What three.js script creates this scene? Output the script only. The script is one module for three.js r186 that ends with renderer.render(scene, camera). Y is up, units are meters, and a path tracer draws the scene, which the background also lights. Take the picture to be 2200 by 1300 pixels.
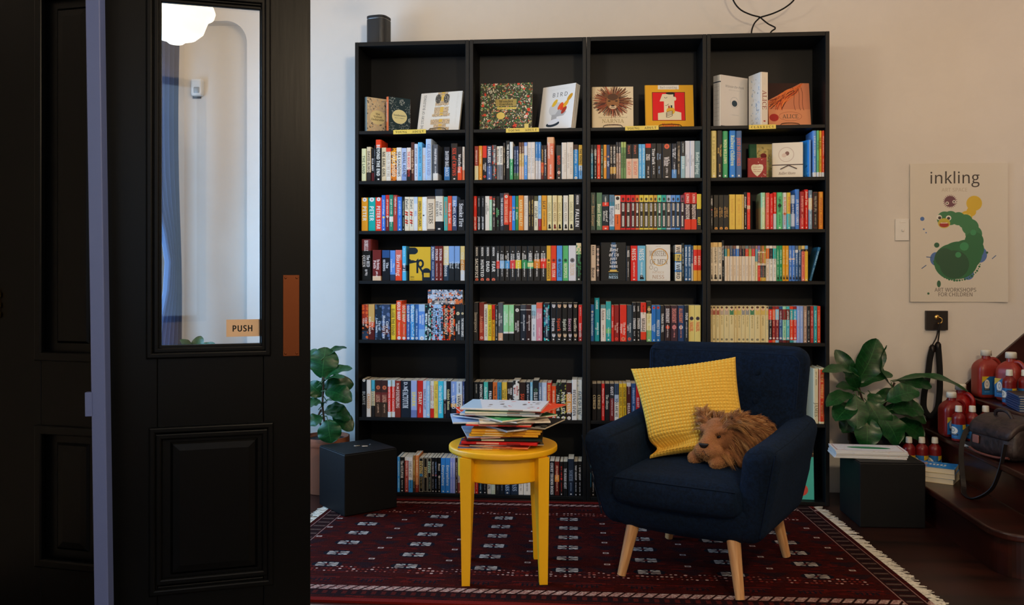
import * as THREE from 'three';
import { RoundedBoxGeometry } from 'three/addons/geometries/RoundedBoxGeometry.js';
import { mergeGeometries, mergeVertices } from 'three/addons/utils/BufferGeometryUtils.js';
import { MarchingCubes } from 'three/addons/objects/MarchingCubes.js';
import { RectAreaLightUniformsLib } from 'three/addons/lights/RectAreaLightUniformsLib.js';

// ---------------------------------------------------------------- camera, sky, daylight, exposure
const scene = new THREE.Scene();
const renderer = new THREE.WebGLRenderer({ antialias: true });
renderer.toneMapping = THREE.LinearToneMapping;
renderer.toneMappingExposure = 1.0;
renderer.shadowMap.enabled = true;
RectAreaLightUniformsLib.init();

const CAM = { x: 0, y: 1.2, z: 4.905, f: 1900, horizon: 580, yaw: THREE.MathUtils.degToRad(5.2) };
const camera = new THREE.PerspectiveCamera(THREE.MathUtils.radToDeg(2 * Math.atan(650 / CAM.f)), 2200 / 1300, 0.05, 60);
camera.position.set(CAM.x, CAM.y, CAM.z);
camera.rotation.y = CAM.yaw;
camera.setViewOffset(2200, 1300, 0, 650 - CAM.horizon, 2200, 1300);   // a shifted lens: upright lines stay upright
scene.add(camera);

scene.background = new THREE.Color().setRGB(0.62, 0.80, 1.0);          // overcast daylight outside the windows

function daylight(name, w, h, x, y, z, tx, ty, tz, intensity, color) {
  const l = new THREE.RectAreaLight(color, intensity, w, h);
  l.name = name; l.position.set(x, y, z); l.lookAt(tx, ty, tz); scene.add(l);
  return l;
}
const DAY = new THREE.Color().setRGB(0.27, 0.58, 1.0);
daylight('side_window_daylight', 1.62, 1.86, -2.60, 1.40, 0.98, 0, 1.40, 0.98, 8.2, DAY);
daylight('shop_window_daylight', 2.4, 1.9, -0.9, 1.75, 6.72, -0.9, 1.75, 0, 0.5, DAY);

// ---------------------------------------------------------------- measuring: a point of the photograph at a known depth or on a known plane
const SIN = Math.sin(CAM.yaw), COS = Math.cos(CAM.yaw);
const V = (x, y, z) => new THREE.Vector3(x, y, z);
function ray(px, py) { const a = (px - 1100) / CAM.f; return V(-SIN + COS * a, (CAM.horizon - py) / CAM.f, -COS - SIN * a); }
function at(px, py, depth) { return ray(px, py).multiplyScalar(depth).add(V(CAM.x, CAM.y, CAM.z)); }
function onZ(px, py, z) { const r = ray(px, py); return r.multiplyScalar((z - CAM.z) / r.z).add(V(CAM.x, CAM.y, CAM.z)); }
function onY(px, py, y) { const r = ray(px, py); return r.multiplyScalar((y - CAM.y) / r.y).add(V(CAM.x, CAM.y, CAM.z)); }

// ---------------------------------------------------------------- helpers
let seed = 12345;
const rnd = () => { seed = (seed * 1664525 + 1013904223) >>> 0; return seed / 4294967296; };
const rr = (a, b) => a + (b - a) * rnd();
const taken = new Map();
function numbered(name) { const n = taken.get(name) ?? 0; taken.set(name, n + 1); return n ? `${name}_${String(n).padStart(3, '0')}` : name; }
function tag(o, label, category, group) { o.userData.label = label; o.userData.category = category; if (group) o.userData.group = group; return o; }
function thing(name, label, category, pos = [0, 0, 0], turn = 0, group) {
  const o = new THREE.Group(); o.name = numbered(name); o.position.set(...(pos.isVector3 ? pos.toArray() : pos)); o.rotation.y = turn; scene.add(o);
  return tag(o, label, category, group);
}
function part(name, geo, mat, parent) { const m = new THREE.Mesh(geo, mat); m.name = name; parent.add(m); return m; }
function whole(name, geo, mat, label, category, group) { const m = new THREE.Mesh(geo, mat); m.name = numbered(name); scene.add(m); return tag(m, label, category, group); }
function struct(name, geo, mat, parent) {
  const m = new THREE.Mesh(geo, mat); m.name = name;
  if (parent) parent.add(m); else { scene.add(m); m.userData.kind = 'structure'; }
  return m;
}
function box(w, h, d, x = 0, y = 0, z = 0, r = 0.002) {
  const g = r > 0 ? new RoundedBoxGeometry(w, h, d, 1, Math.min(r, w / 2.01, h / 2.01, d / 2.01)) : new THREE.BoxGeometry(w, h, d);
  return g.translate(x, y, z);
}
// uv in metres, from the side a face points to
function metreUV(g, s = 1) {
  g = g.index ? g.toNonIndexed() : g;
  const p = g.attributes.position, n = g.attributes.normal, uv = new Float32Array(p.count * 2);
  for (let i = 0; i < p.count; i++) {
    const ax = Math.abs(n.getX(i)), ay = Math.abs(n.getY(i)), az = Math.abs(n.getZ(i));
    const [a, b] = ax > ay && ax > az ? [p.getZ(i), p.getY(i)] : ay > az ? [p.getX(i), p.getZ(i)] : [p.getX(i), p.getY(i)];
    uv[2 * i] = a * s; uv[2 * i + 1] = b * s;
  }
  g.setAttribute('uv', new THREE.BufferAttribute(uv, 2));
  return g;
}
// a soft block: a box of n x n faces a side pulled to rounded edges, then bent by fn(v)
function soft(w, h, d, r, n, fn) {
  let g = new THREE.BoxGeometry(w, h, d, n, n, n);
  g.deleteAttribute('normal'); g.deleteAttribute('uv'); g = mergeVertices(g, 1e-5);
  const p = g.attributes.position, v = V(0, 0, 0), c = V(0, 0, 0);
  for (let i = 0; i < p.count; i++) {
    v.fromBufferAttribute(p, i);
    c.set(THREE.MathUtils.clamp(v.x, -w / 2 + r, w / 2 - r), THREE.MathUtils.clamp(v.y, -h / 2 + r, h / 2 - r), THREE.MathUtils.clamp(v.z, -d / 2 + r, d / 2 - r));
    const e = v.clone().sub(c);
    if (e.lengthSq() > 1e-10) v.copy(c).addScaledVector(e.normalize(), r);
    if (fn) fn(v);
    p.setXYZ(i, v.x, v.y, v.z);
  }
  g.computeVertexNormals();
  return g;
}
function softUV(g, s = 1) { return metreUV(g, s); }
function tube(points, r, seg = 24, rad = 8, closed = false) { return new THREE.TubeGeometry(new THREE.CatmullRomCurve3(points.map((p) => (p.isVector3 ? p : V(...p))), closed), seg, r, rad, closed); }
function lathe(profile, seg = 24) { return new THREE.LatheGeometry(profile.map(([a, b]) => new THREE.Vector2(a, b)), seg); }
function canvas(w, h) { const c = document.createElement('canvas'); c.width = w; c.height = h; return [c, c.getContext('2d')]; }
function canvasTexture(c, repeat) {
  const t = new THREE.CanvasTexture(c); t.colorSpace = THREE.SRGBColorSpace; t.magFilter = THREE.LinearFilter;
  if (repeat) { t.wrapS = t.wrapT = THREE.RepeatWrapping; t.repeat.set(...repeat); }
  return t;
}
// tileable value noise, several octaves
function noiseField(n, cells, octaves, seed0) {
  const out = new Float32Array(n * n); let amp = 1, tot = 0;
  const hash = (x, y, s) => { let h = (x * 374761393 + y * 668265263 + s * 2147483647) | 0; h = Math.imul(h ^ (h >>> 13), 1274126177); return ((h ^ (h >>> 16)) >>> 0) / 4294967296; };
  for (let o = 0; o < octaves; o++, amp *= 0.55) {
    const [cx, cy] = [cells[0] << o, cells[1] << o]; tot += amp;
    for (let y = 0; y < n; y++) for (let x = 0; x < n; x++) {
      const fx = (x / n) * cx, fy = (y / n) * cy, ix = Math.floor(fx), iy = Math.floor(fy), u = fx - ix, v = fy - iy, s = u * u * (3 - 2 * u), t = v * v * (3 - 2 * v);
      const a = hash(ix % cx, iy % cy, o + seed0), b = hash((ix + 1) % cx, iy % cy, o + seed0), c = hash(ix % cx, (iy + 1) % cy, o + seed0), d = hash((ix + 1) % cx, (iy + 1) % cy, o + seed0);
      out[y * n + x] += amp * ((a * (1 - s) + b * s) * (1 - t) + (c * (1 - s) + d * s) * t);
    }
  }
  return out.map((v) => v / tot);
}
function noiseTexture(n, cells, octaves, s0, c0, c1, repeat, srgb = true) {
  const f = noiseField(n, cells, octaves, s0), d = new Uint8Array(n * n * 4), a = new THREE.Color(c0), b = new THREE.Color(c1);
  const A = [a.r, a.g, a.b], B = [b.r, b.g, b.b], toS = (x) => (srgb ? (x <= 0.0031308 ? 12.92 * x : 1.055 * Math.pow(x, 1 / 2.4) - 0.055) : x);
  for (let i = 0; i < n * n; i++) { const t = THREE.MathUtils.clamp((f[i] - 0.25) * 2, 0, 1); for (let k = 0; k < 3; k++) d[4 * i + k] = 255 * toS(A[k] * (1 - t) + B[k] * t); d[4 * i + 3] = 255; }
  const t = new THREE.DataTexture(d, n, n); t.magFilter = THREE.LinearFilter; t.wrapS = t.wrapT = THREE.RepeatWrapping; t.repeat.set(...(repeat ?? [1, 1]));
  if (srgb) t.colorSpace = THREE.SRGBColorSpace; t.needsUpdate = true;
  return t;
}
const std = (color, roughness = 0.6, extra = {}) => new THREE.MeshPhysicalMaterial({ color, roughness, ...extra });

// ---------------------------------------------------------------- materials
const grain = noiseTexture(256, [16, 16], 4, 3, '#000000', '#ffffff', [1, 1], false);
const M = {
  wall: std('#ffffff', 0.85, { map: noiseTexture(256, [3, 3], 5, 11, '#d9d3ca', '#e2dcd3', [0.5, 0.5]), bumpMap: grain, bumpScale: 0.0006 }),
  ceiling: std('#d8d4cc', 0.9),
  floor: std('#ffffff', 0.35, { map: noiseTexture(256, [2, 24], 4, 5, '#1c0c08', '#35170f', [0.6, 0.6]) }),
  caseBlack: std('#060809', 0.5, { specularIntensity: 0.6, bumpMap: grain, bumpScale: 0.0001 }),
  doorBlack: std('#030405', 0.34, { specularIntensity: 0.3, bumpMap: grain, bumpScale: 0.00008 }),
  darkWood: std('#ffffff', 0.3, { map: noiseTexture(256, [2, 20], 4, 8, '#1e0a07', '#3a150d', [0.8, 0.8]) }),
  glass: std('#ffffff', 0.02, { transmission: 1, thickness: 0, ior: 1.45 }),
  page: std('#e4dcc8', 0.85),
  blackMetal: std('#08090a', 0.45, { metalness: 0.3 }),
  cube: std('#05070a', 0.55, { specularIntensity: 0.6, bumpMap: grain, bumpScale: 0.0002 }),
  copper: std('#6e3a1c', 0.45, { metalness: 0.8 }),
  brass: std('#d0a860', 0.25, { metalness: 1 }),
  white: std('#e6e4de', 0.5),
};
// ---------------------------------------------------------------- the room
const XL = -2.42, XR = 3.7, ZF = 6.6, CEIL = 3.4;
{
  // back wall with a round-cornered alcove beside the side window
  const s = new THREE.Shape(); s.moveTo(XL - 0.2, 0); s.lineTo(XR + 0.2, 0); s.lineTo(XR + 0.2, CEIL); s.lineTo(XL - 0.2, CEIL); s.closePath();
  const ax0 = XL + 0.03, ax1 = -1.97, ay = 2.63, r = 0.13, hole = new THREE.Path();
  hole.moveTo(ax0, 0.02); hole.lineTo(ax1, 0.02); hole.lineTo(ax1, ay - r); hole.absarc(ax1 - r, ay - r, r, 0, Math.PI / 2, false); hole.lineTo(ax0, ay); hole.closePath();
  s.holes.push(hole);
  const back = struct('wall_back', metreUV(new THREE.ExtrudeGeometry(s, { depth: 0.1, bevelEnabled: false, curveSegments: 10 }).translate(0, 0, -0.1)), M.wall);
  struct('alcove_panel', metreUV(box(0.6, CEIL, 0.1, -2.2, CEIL / 2, -0.15, 0)), M.wall, back);
  struct('wall_right', metreUV(box(0.2, CEIL, ZF + 0.4, XR + 0.1, CEIL / 2, ZF / 2, 0)), M.wall);
  struct('ceiling', metreUV(box(XR - XL + 0.4, 0.1, ZF + 0.4, (XL + XR) / 2, CEIL + 0.05, ZF / 2, 0)), M.ceiling);
  struct('floor', metreUV(box(XR - XL + 0.4, 0.1, ZF + 0.4, (XL + XR) / 2, -0.05, ZF / 2, 0)), M.floor);
  // side wall with a tall window
  const wall = new THREE.Shape(); wall.moveTo(-0.2, 0); wall.lineTo(ZF + 0.2, 0); wall.lineTo(ZF + 0.2, CEIL); wall.lineTo(-0.2, CEIL); wall.closePath();
  const h = new THREE.Path(); h.moveTo(0.14, 0.44); h.lineTo(1.82, 0.44); h.lineTo(1.82, 2.36); h.lineTo(0.14, 2.36); h.closePath(); wall.holes.push(h);
  struct('wall_left', metreUV(new THREE.ExtrudeGeometry(wall, { depth: 0.16, bevelEnabled: false }).rotateY(-Math.PI / 2).translate(XL, 0, 0)), M.wall);
  const win = new THREE.Group(); win.name = 'window_1'; win.userData.kind = 'structure'; scene.add(win);
  for (const z of [0.165, 0.98, 1.795]) struct('window_frame', box(0.06, 1.92, 0.05, XL - 0.06, 1.4, z), M.doorBlack, win);
  for (const y of [0.465, 1.4, 2.335]) struct('window_rail', box(0.05, 0.05, 1.6, XL - 0.06, y, 0.98), M.doorBlack, win);
  for (const [y0, y1] of [[0.49, 1.375], [1.425, 2.31]]) for (const [z0, z1] of [[0.19, 0.955], [1.005, 1.77]]) struct('pane', new THREE.BoxGeometry(0.004, y1 - y0, z1 - z0).translate(XL - 0.06, (y0 + y1) / 2, (z0 + z1) / 2), M.glass, win);
  struct('window_sill', box(0.2, 0.03, 1.76, XL + 0.02, 0.425, 0.98), M.white, win);
  // the shop window behind the camera
  const fw = new THREE.Shape(); fw.moveTo(XL - 0.2, 0); fw.lineTo(XR + 0.2, 0); fw.lineTo(XR + 0.2, CEIL); fw.lineTo(XL - 0.2, CEIL); fw.closePath();
  const fh = new THREE.Path(); fh.moveTo(-2.14, 0.78); fh.lineTo(0.34, 0.78); fh.lineTo(0.34, 2.74); fh.lineTo(-2.14, 2.74); fh.closePath(); fw.holes.push(fh);
  struct('wall_front', metreUV(new THREE.ExtrudeGeometry(fw, { depth: 0.12, bevelEnabled: false }).translate(0, 0, ZF)), M.wall);
  const win2 = new THREE.Group(); win2.name = 'window_2'; win2.userData.kind = 'structure'; scene.add(win2);
  for (const x of [-2.115, -0.9, 0.315]) struct('window_frame', box(0.05, 1.96, 0.06, x, 1.76, ZF + 0.05), M.doorBlack, win2);
  for (const y of [0.805, 2.715]) struct('window_rail', box(2.38, 0.05, 0.05, -0.9, y, ZF + 0.05), M.doorBlack, win2);
  for (const [x0, x1] of [[-2.09, -0.925], [-0.875, 0.29]]) struct('pane', new THREE.BoxGeometry(x1 - x0, 1.86, 0.004).translate((x0 + x1) / 2, 1.76, ZF + 0.05), M.glass, win2);
  const bb = struct('baseboard_back', box(0.52, 0.14, 0.018, -1.70, 0.07, 0.0105), M.doorBlack);
}

// ---------------------------------------------------------------- bookcases
const CASE = { x0: -1.261, w: 0.615, h: 2.412, d: 0.28, zf: 0.29, t: 0.02, y: [1.940, 1.674, 1.408, 1.143, 0.828, 0.416, 0.019] };
const caseWord = ['leftmost bookcase', 'second bookcase from left', 'third bookcase from left', 'rightmost bookcase'];
for (let k = 0; k < 4; k++) {
  const { w, h, d, t, zf } = CASE, y = CASE.y, cx = CASE.x0 + w * (k + 0.5), zc = zf - d / 2;
  const g = thing('bookcase', ['tall black bookcase at the left end, beside the potted fig and the door', 'tall black bookcase directly behind the yellow stool', 'tall black bookcase behind the cushioned side of the armchair, third from left', 'tall black bookcase at the right end, nearest the wall poster'][k], 'bookcase', [cx, 0, zc], 0, 'black bookcases standing side by side');
  for (const s of [-1, 1]) part('side_panel', box(t, h, d, s * (w / 2 - t / 2 - 0.0008), h / 2, 0), M.caseBlack, g);
  part('back_panel', box(w - 2 * t - 0.002, h - 0.03, 0.008, 0, h / 2, -d / 2 + 0.006, 0), M.caseBlack, g);
  part('top_panel', box(w - 2 * t - 0.002, 0.022, d - 0.001, 0, h - 0.011, 0), M.caseBlack, g);
  y.forEach((v) => part('shelf', box(w - 2 * t - 0.002, 0.018, d - 0.012, 0, v - 0.009, 0.004), M.caseBlack, g));
}
// ---------------------------------------------------------------- books on the shelves
// one line a book: left-right , top , colours from head to foot (colour:until:colour) , lettering , title , extras
// the figures are read off enlargements of the photograph: ox, oy is the corner of the enlargement and k its scale
const ROWS = [
{ c: 0, r: 1, ox: 760, oy: 170, k: 5.652, b: `
95-150,845,c5c9a0,4a5540,THE LAND,
158-208,825,b9a98a:.75:2a2622,33302a,DAVID ALMOND,
210-246,842,16181c:.75:4a1418,eeeeee,ELLA GREY,
248-262,805,1c2026,8899aa,,
263-333,735,e8431f:.2:1d1f22,e8e8e0,BEYOND THE END,L
335-391,832,b8a888,25221e,ME EARL GIRL,
393-448,835,c43a24:.12:d9d2c4,7a6a58,ANGEL IN THE FIRE,t
449-519,838,d8901c:.5:c06a18,fff4d8,STARCROSSED,sp:5a2a10
521-580,832,cfcdc6,333333,SEA SHADOWS,
582-642,838,9fb0cf:.8:6a7ea8,222c44,NAVAL AGENT,
644-693,833,e8dcd0:.67:1e1e22,b03028,THE MASKED TRUTH,
695-734,767,4a2a24,d8c0a0,Anna and the Boy,t
736-777,787,c3cbd8,3a4256,,
779-828,768,5aa4cc,1a3a66,,
829-872,832,b9c6d8,a88e78,RED QUEEN,t
874-948,728,a9c0dd,60709a,GLASS SWORD,t
960-1020,793,4a4e55:.8:c8c8c4,d8d8d8,,L
1098-1165,825,10151f:.6:2a5a88,eef2f8,DAVID BALDACCI,t
1180-1258,780,2b2622,e8452a,SIX of CROWS,t L
1261-1312,822,221a1a:.6:d8451f,f0e8e0,Wayfaring,t
1318-1345,822,cfc6b8:.7:d87850,8a6a58,,` },
{ c: 0, r: 2, ox: 760, oy: 390, k: 5.652, b: `
92-170,197,d38f1d,fff8e8,PETER,at:.25:.7 dot:e8e8e8:.06
172-260,195,0e8a83,f4fcfa,PETER,at:.25:.7 dot:e8e8e8:.06
262-336,193,e23a22,fff4ee,PETER STAR,at:.25:.95 dot:e8e8e8:.06
338-384,167,2a5aa8,e8eef8,,dot:e8c040:.62 L
386-430,165,a8241f:.6:5a1a1a,f5e0c0,,dot:d8c8b8:.6
432-478,163,1f6e58:.6:e0e0d8:.75:1f6e58,e8e0c0,,
480-528,165,8a2f26,f4f0e8,,at:.05:.55
530-584,187,2b63b4,cfe0ff,,L
588-614,187,16191a,c8c8a0,,L
616-673,187,e3dcc4,333333,Zelari,at:.03:.4 lf:c8341c
675-727,187,e3dcc4,333333,Zelari,at:.03:.4 lf:c8341c
728-774,187,b8cce0:.2:d4d8dc,6a86a8,HEL,
776-828,187,e8c24a,26241c,URBAN OUTLAWS,L
830-861,187,ecebe6,9a9890,,dot:333333:.55
862-890,187,ecebe6,a8a69c,,
892-983,180,5a5048:.08:cfc0a8:.9:cfc0a8:.95:5a5048,443c30,DIVINERS,at:.2:.8 t
985-1087,93,1a2430:.17:d5cfc0:.78:141c24,333333,LAIR of DREAMS,at:.2:.75 t L
1096-1140,187,3f8f88,d0562c,,
1142-1190,177,c8452a,fff0e4,Ready or Not,
1192-1252,177,5a78a8:.3:2c3a58,e8ecf4,RACHEL CAINE,
1262-1345,222,1b1f25,dde0e4,Smoke Fire,t` },
{ c: 0, r: 3, ox: 760, oy: 390, k: 5.652, b: `
88-212,700,5a201e:.28:15120f,e8e4e0,The RED QUEEN,at:.38:.68 t A:ISOBELLE
228-330,832,5a1a16:.85:c8a888,f0e4dc,The Burning Path,at:.3:.65 t
343-434,835,22406a:.25:15161c,e8ecf0,The SENDING,at:.3:.7 t
436-502,837,4a78b8:.8:22344e,e8f0ff,The Farseekers,t
505-582,832,b05a50:.33:e8431f,fff0e8,Burning,t
588-634,785,4fb4e0:.55:22384a:.72:4fb4e0,ffffff,MY 23,at:.5:.75
FACE bro,660-932
935-983,785,2b3c5c,eef2f8,FLYAWAY,at:.03:.4 L
985-1031,785,5a1c18,ffffff,STOLEN,at:.05:.45 L
1033-1080,785,5a1c18,ffffff,STOLEN,at:.05:.45 L
1084-1152,785,d8d0a8:.55:23364a,e8f0f4,City of Bones,t
1156-1220,785,6f94c4:.5:1a2026,e8f0f4,City of Ashes,at:.3:.8 t
1224-1288,785,6f94c4:.5:1a2026,e8f0f4,City of Ashes,at:.3:.8 t
1293-1345,785,f0d890:.4:b0783a:.7:d8dce0,fff4dc,City of Glass,t` },
{ c: 0, r: 4, ox: 760, oy: 600, k: 8.668, b: `
145-265,472,8a2a18:.55:2a1a14:.75:24364a,f0ece4,City of Glass,at:.25:.75 t sp:c85a28
272-386,470,a8854a:.5:b84a28:.65:4a1410,fff0dc,City of Fallen Angels,at:.25:.95 t
392-514,470,1c2836,dce4ec,City of Lost Souls,at:.3:.9 t sp:3a4e66
520-676,470,2a3850:.6:4a2a2a:.85:1a2030,f0f0f0,City of Heavenly Fire,at:.3:.98 t sp:48597a
686-777,472,e6c93a,3a3424,ELUDE THE FOUND,
790-887,402,e84a20,ffffff,GOLD WARP,at:.03:.5 dot:ffffff:.95
893-976,470,c43a1e,f4e6c8,GOLD WARP,at:.03:.5 dot:ffffff:.95 sp:8a5a20
980-1048,470,2f4f88,ffffff,GOLD WARP,at:.03:.5 dot:ffffff:.95
1056-1128,470,3a82b8,ffffff,GOLD WARP,at:.03:.5 dot:ffffff:.95 sp:a8d0e8
1130-1206,470,2a558a,e8f8ff,,dot:d8e4f0:.95
1210-1325,470,a8c8e8:.2:4a78b8:.7:78a8d8,eef4fa,ULYSSES MOON,at:.15:.7 dot:ffffff:.95
1327-1434,472,16242c,f0f4f4,THE HUNGER GAMES,at:.12:.6 sp:3a9a8a sp:d0e8f0
1437-1547,472,a8c8e8,30485e,CATCHING FIRE,at:.1:.85 sp:b02818 sp:1c3040
1550-1661,472,a8c8e8,30485e,CATCHING FIRE,at:.1:.85 sp:b02818 sp:1c3040
1664-1771,475,1e1a1c,f0dcc4,MOCKINGJAY,at:.1:.85 sp:e86a20 sp:d03018
1774-1886,475,1e1a1c,f0dcc4,MOCKINGJAY,at:.1:.85 sp:e86a20 sp:d03018
1889-1987,475,24282a,f4f4f0,THE HUNGER GAMES,at:.38:.9 dot:d8c8a0:.25
1990-2060,475,24282a,f4f4f0,THE HUNGER GAMES,at:.38:.9 dot:d8c8a0:.25` },
{ c: 0, r: 5, ox: 760, oy: 800, k: 4.484, b: `
76-119,68,14181c,8a949a,BLANTE,dot:c8c8c0:.03
122-163,75,cfccc6,a8702a,CROSSED,at:.3:.85
165-200,78,3a8aa0:.3:c8c0a0:.7:222222,2a3a3a,Crowlooking,t
202-262,78,3a2420:.33:5a2420:.6:3a2a20,c8a080,LANCING,at:.4:.6 dot:a85a38:.2 t
264-326,78,3a2420:.33:5a2420:.6:3a2a20,c8a080,LANCING,at:.4:.6 dot:a85a38:.2 t
328-359,78,a8c0c8:.17:d8281e:.85:dde4e4,fff0ea,CHANTERS CHANSERS,
360-396,78,a8c0c8:.17:d8281e:.85:dde4e4,fff0ea,CHANTERS CHANSERS,
397-451,82,6a241c,f4e8dc,FOUNDLING,at:.25:.75 A:D.M. t
453-546,82,1a2430,e8eef4,FACTOTUM,at:.25:.75 A:D.M. t
548-607,82,8a98c0:.8:5a6894,f0e070,SPARK,at:.3:.7
610-664,82,a8201a,f8ecd8,STRAY,at:.3:.65
666-698,85,a8b0c4,2c3448,SINGLE BULLET,
700-733,85,8ab8d8,f0f8fc,,dot:e8e8e8:.92
735-753,87,d8d4cc:.75:c82a20,8a3028,,
755-771,87,d8d4cc:.75:c82a20,8a3028,,
773-811,87,e8cc58,8a7230,THE LAW,at:.05:.5
813-862,87,35b0cc,f0fbfc,One Sarah Crossan,t
865-892,87,a8c8d8:.5:2a1a1c,e8f0f4,,
893-930,87,141a24,e8e0a0,Goblet Moon,t
932-986,90,7a98d0:.45:3a62a8:.6:e0a850:.7:1d2430,f4f4f4,VANGO,at:.38:.75 L
988-1045,90,b8c8d8:.35:e4dccc:.7:e0421f,1c1c1c,VANGO,at:.38:.75
1047-1066,90,2a3a66,c8d0e4,,` },
{ c: 0, r: 6, ox: 760, oy: 800, k: 4.484, b: `
420-443,815,3a8ac8,d8e8f4,,
445-486,818,17181b,dcdcdc,The SCULPTOR,at:.1:.6 t L
488-526,820,cccccc:.1:8a3a38,f0d8d4,,L
527-567,820,e4e4e4:.65:3a88c4,1c2430,JAMES of SKY,at:.12:.58 t
569-589,803,7a5a30:.7:3a2a24,e0c880,,
591-623,803,c87a48:.8:7a2a20,f4e0c4,,
628-670,825,1b1a18,c8b070,DEVINE,at:.05:.5 dot:3a7aa8:.5 fr:c8c0a8
672-707,825,1b1a18,c8b070,DEVINE,at:.05:.8 fr:c8c0a8
709-746,825,1b1a18,a8c8b0,DEVINE,at:.05:.5 fr:c8c0a8
748-776,825,121214,cccccc,,dot:a86a50:.5 L
778-804,825,121214,8ab0e8,,dot:c02820:.5 L
806-837,825,121214,dcdcdc,Beast,at:.1:.45 dot:d8d4cc:.55 L t
839-881,828,2a72b8,e4f0fa,Everywhere,L
883-926,828,2a72b8,e4f0fa,Everywhere,L
928-950,828,8a94cc,e8eaf8,,
951-977,828,8a94cc,e8eaf8,,
979-998,828,3a2a28,d8d0c8,,L
1000-1046,828,b8b0a8:.7:7a3a30,5a2a2a,Ghost in the Morning,L t` },
{ c: 1, r: 1, ox: 1005, oy: 160, k: 5.415, b: `
78-122,835,7a2a22:.58:e0d8a8,f4ece0,,dot:e8e0c0:.63 L
125-167,830,e0942a,fff4dc,,L
172-219,830,c83020:.35:1c1a1c,f4f0ec,FORESTERS FUNNY,at:.4:.85 dot:d03a28:.9
222-280,830,2a3248:.6:3a5078,f8fafc,FEARLESS,at:.03:.5 L
285-331,822,4a4c4e:.5:3a3a3c,e0dcd4,,sp:e04020
335-369,835,c8c4b8:.55:6a6c6e,34322e,More News,at:.05:.5 t
371-409,835,c8c4b8:.55:6a6c6e,34322e,More News,at:.05:.5 t
412-436,795,2a2826,c8b890,,
445-487,772,1f2220,f4f4f0,THE RECKONING,at:.05:.75
490-526,785,d8dcd8:.45:3a8a58,e8f4ec,,
535-562,835,1e3050:.8:3a5a38,d4dcf0,,
565-592,835,1e3050:.8:3a5a38,d4dcf0,,
595-625,790,5a3a28:.3:a88a50:.65:d0a888,f0e8c8,,
628-654,790,5a3a28:.3:a88a50:.65:d0a888,f0e8c8,,
656-692,790,7a9ad8:.1:d8e0f0:.35:4a8ad0,f0f6ff,,
694-736,787,cfc8c0,8e8a84,Every Other Day,t
738-781,787,cfc8c0,8e8a84,Every Other Day,t
783-816,785,3a78b8:.5:b0b4bc,f4f8fc,CITY OF ELLIS,at:.35:.9
818-850,785,3a78b8:.5:b0b4bc,f4f8fc,CITY OF ELLIS,at:.35:.9
852-884,825,2a1a1a:.5:b04020:.8:5a1a10,f0c060,,
886-919,825,2a282c,f4f4f4,,dot:e0a080:.55
922-1005,730,e8b48a:.15:d8785a,fff6ee,LADY MIDNIGHT,at:.04:.6 t L
1032-1088,825,2e2a26,d03a24,MUD,at:.25:.62 dot:c8c4b4:.8 L
1093-1150,793,d0c8bc,8e8478,A THOUSAND PIECES of YOU,t
1153-1226,790,d0c8bc,8e8478,TEN THOUSAND SKIES ABOVE YOU,t
1230-1284,815,3a2824:.15:1e78c0,e8f4ff,,dot:e8e8e8:.96
1290-1335,820,b89030:.6:b8c8d8:.75:5a90c0,2a2418,THE THING,at:.1:.58` },
{ c: 1, r: 2, ox: 1005, oy: 390, k: 5.654, b: `
68-107,178,d8301c,fff0ea,JIM CALEB,at:.6:.95 L
114-155,180,1a1e22,c8ccd0,JOHN GREEN,at:.6:.95 L
163-202,180,1a1e22,c8ccd0,JOHN GREEN,at:.6:.95 L
210-262,178,d8d4c8,24221e,A GIRL AT MIDNIGHT,at:.03:.7
264-294,180,d06050:.1:8ab89a,e8f4ec,,
298-337,180,2a2220,e0d8d0,,dot:b83a24:.08 dot:d8ccc0:.25 dot:b83a24:.5
341-387,180,1a1c1a,7ad890,BLACK MOUNTAIN,at:.3:.65
390-436,142,2a303a,d0d8e0,THE OBSIDIAN ALWAYS,
439-496,140,5a3a34:.05:c83a20:.85:2a1612,e8c0a0,THE CROWNS GAME,at:.18:.8 t dot:e8d8c8:.1
499-537,175,d8452a,fff6f0,Shahana,at:.4:.8 dot:a86a50:.35 t
539-577,175,2272b8,f0f8ff,Naveed,at:.4:.75 dot:d0a080:.35 t
579-613,175,2a7a48,f0fff4,Malini,at:.4:.75 dot:d0a080:.35 t
617-675,170,e08a30,f0e0a8,KAREN HEALEY,
679-731,172,d8d4cc,a4a29c,THE HERALD,at:.05:.6
734-766,172,2c2218,e0c060,,
769-800,172,2c2218,e0c060,,
803-853,175,4a4a30:.15:dcd8c0,26261e,CUT OUT,at:.3:.65
857-893,172,a8c8e0:.67:8a1a18,3a78b0,,
897-958,170,d8982a,3a3020,SCAT,at:.15:.4
964-1020,170,e4dca8,8a7e58,DANIEL KRAUS,at:.2:.75 fig:1c1810
1030-1084,170,e4d4a0,8a6e48,DANIEL KRAUS,at:.2:.75 fig:5a1410
1089-1143,170,e4dca8,8a7e58,DANIEL KRAUS,at:.2:.75 fig:1c1810
1161-1218,170,e0dccc,807c70,DANIEL KRAUS,at:.2:.75 fig:1c1810
1229-1286,160,e0dcb4,807a58,DANIEL KRAUS,at:.2:.75 fig:1c1810
1293-1367,155,1e1f20,f8f8f8,FALLEN,at:.38:.95 A:HIGSON lean:-0.6` },
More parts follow.
